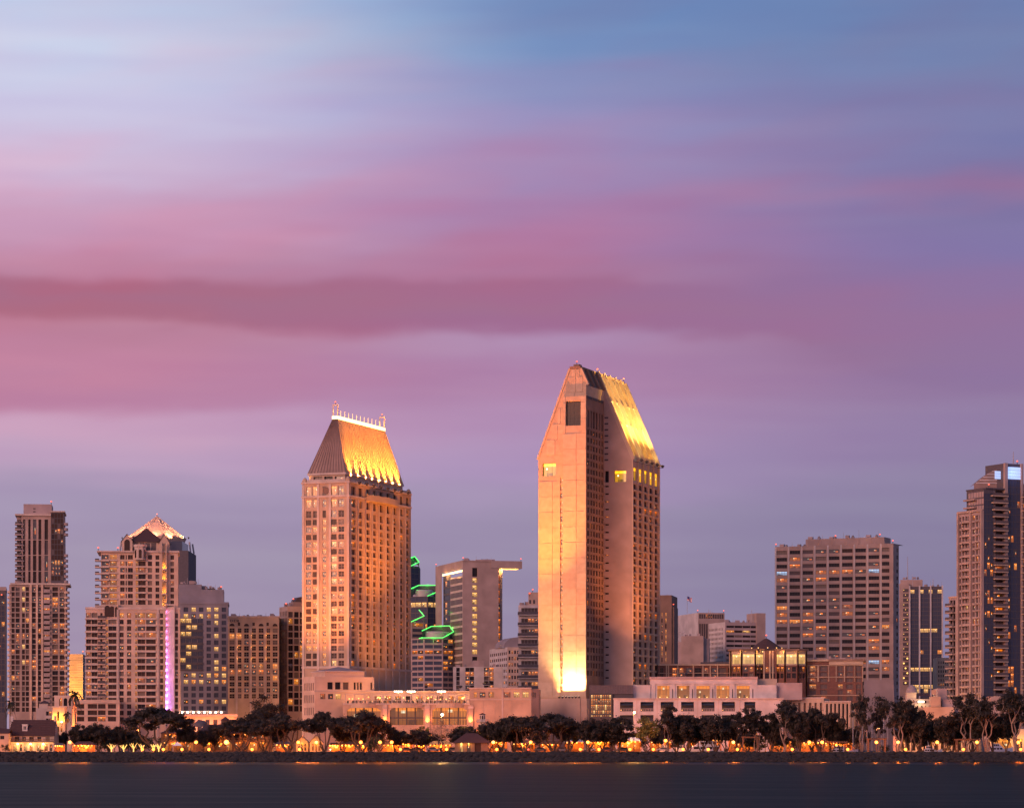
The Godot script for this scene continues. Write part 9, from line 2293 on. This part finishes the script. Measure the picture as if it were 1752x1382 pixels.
func yacht(px: float, d: float, width: float, pyt: float, label: String, called: String) -> void:
	var o := thing(called, label, "boat", P(px, d, 0.0), PI if width > 60 else 0.0)
	var L := width * d / F; var top := H(pyt, d)
	var hg := Geo.new(); var hh := minf(3.4, top * 0.6); hull(hg, L, L * 0.3, hh); part("hull", hg, M.boat_white, o)
	var cg := Geo.new()
	var step := (top - hh) / 2.0
	for s in 2:
		var a := -L * (0.40 - 0.06 * s); var e := L * (0.22 - 0.14 * s); var w := L * (0.11 - 0.02 * s); var y0 := hh + step * s; var y1 := y0 + step
		cg.quad(Vector3(a, y0, w), Vector3(e, y0, w), Vector3(e - step * 1.1, y1, w * 0.9), Vector3(a, y1, w * 0.9)); cg.quad(Vector3(e, y0, -w), Vector3(a, y0, -w), Vector3(a, y1, -w * 0.9), Vector3(e - step * 1.1, y1, -w * 0.9))
		cg.quad(Vector3(e, y0, w), Vector3(e, y0, -w), Vector3(e - step * 1.1, y1, -w * 0.9), Vector3(e - step * 1.1, y1, w * 0.9)); cg.quad(Vector3(a, y0, -w), Vector3(a, y0, w), Vector3(a, y1, w * 0.9), Vector3(a, y1, -w * 0.9)); cg.quad(Vector3(a, y1, w * 0.9), Vector3(e - step * 1.1, y1, w * 0.9), Vector3(e - step * 1.1, y1, -w * 0.9), Vector3(a, y1, -w * 0.9))
		for k in 4:
			for t in [-1, 1]:
				var wg := Geo.new(); wg.box(Vector3(lerpf(a, e - step, (k + 0.15) / 4.0), y0 + step * 0.35, t * w * 0.97 - 0.06), Vector3(lerpf(a, e - step, (k + 0.85) / 4.0), y0 + step * 0.8, t * w * 0.97 + 0.06))
				part("window", wg, M.glass, o)
	part("cabin", cg, M.boat_white, o)
	var mg := Geo.new(); mg.tube(Vector3(-L * 0.2, top, 0), Vector3(-L * 0.24, top + 1.8, 0), 0.08, 0.05, 5); part("radar_mast", mg, M.boat_white, o)

func car(m: Material) -> Node3D:
	var o := Node3D.new()
	var g := Geo.new()
	var prof := [[-2.2, 0.35], [-2.2, 0.85], [-1.6, 0.95], [-1.1, 1.42], [0.5, 1.45], [1.15, 0.98], [2.05, 0.82], [2.2, 0.6], [2.2, 0.35]]
	for k in prof.size():
		var a: Array = prof[k]; var e: Array = prof[(k + 1) % prof.size()]
		g.quad(Vector3(a[0], a[1], -0.85), Vector3(a[0], a[1], 0.85), Vector3(e[0], e[1], 0.85), Vector3(e[0], e[1], -0.85))
	for k in range(1, prof.size() - 1):
		g.tri(Vector3(prof[0][0], prof[0][1], 0.85), Vector3(prof[k + 1][0], prof[k + 1][1], 0.85), Vector3(prof[k][0], prof[k][1], 0.85)); g.tri(Vector3(prof[0][0], prof[0][1], -0.85), Vector3(prof[k][0], prof[k][1], -0.85), Vector3(prof[k + 1][0], prof[k + 1][1], -0.85))
	part("body", g, m, o)
	for t in [-1, 1]:
		var w := Geo.new(); var z: float = t * 0.86
		w.quad(Vector3(-1.35, 0.98, z), Vector3(0.9, 0.98, z), Vector3(0.42, 1.38, z), Vector3(-1.0, 1.36, z)); part("side_window", w, M.glass, o)
		for x in [-1.35, 1.35]:
			var wh := Geo.new(); wh.x = Transform3D(Basis(Vector3.RIGHT, PI / 2), Vector3(x, 0.33, t * 0.74)); wh.lathe(Vector3.ZERO, [[0.0, -0.12], [0.33, -0.12], [0.33, 0.12], [0.0, 0.13]], 14); part("wheel", wh, M.charcoal, o)
		var hl := Geo.new(); hl.box(Vector3(2.16, 0.62, t * 0.6 - 0.16), Vector3(2.23, 0.76, t * 0.6 + 0.16)); part("headlight", hl, M.glass_soft, o)
		var tl := Geo.new(); tl.box(Vector3(-2.23, 0.66, t * 0.62 - 0.16), Vector3(-2.17, 0.82, t * 0.62 + 0.16)); part("tail_light", tl, M.roof_dark, o)
	return o
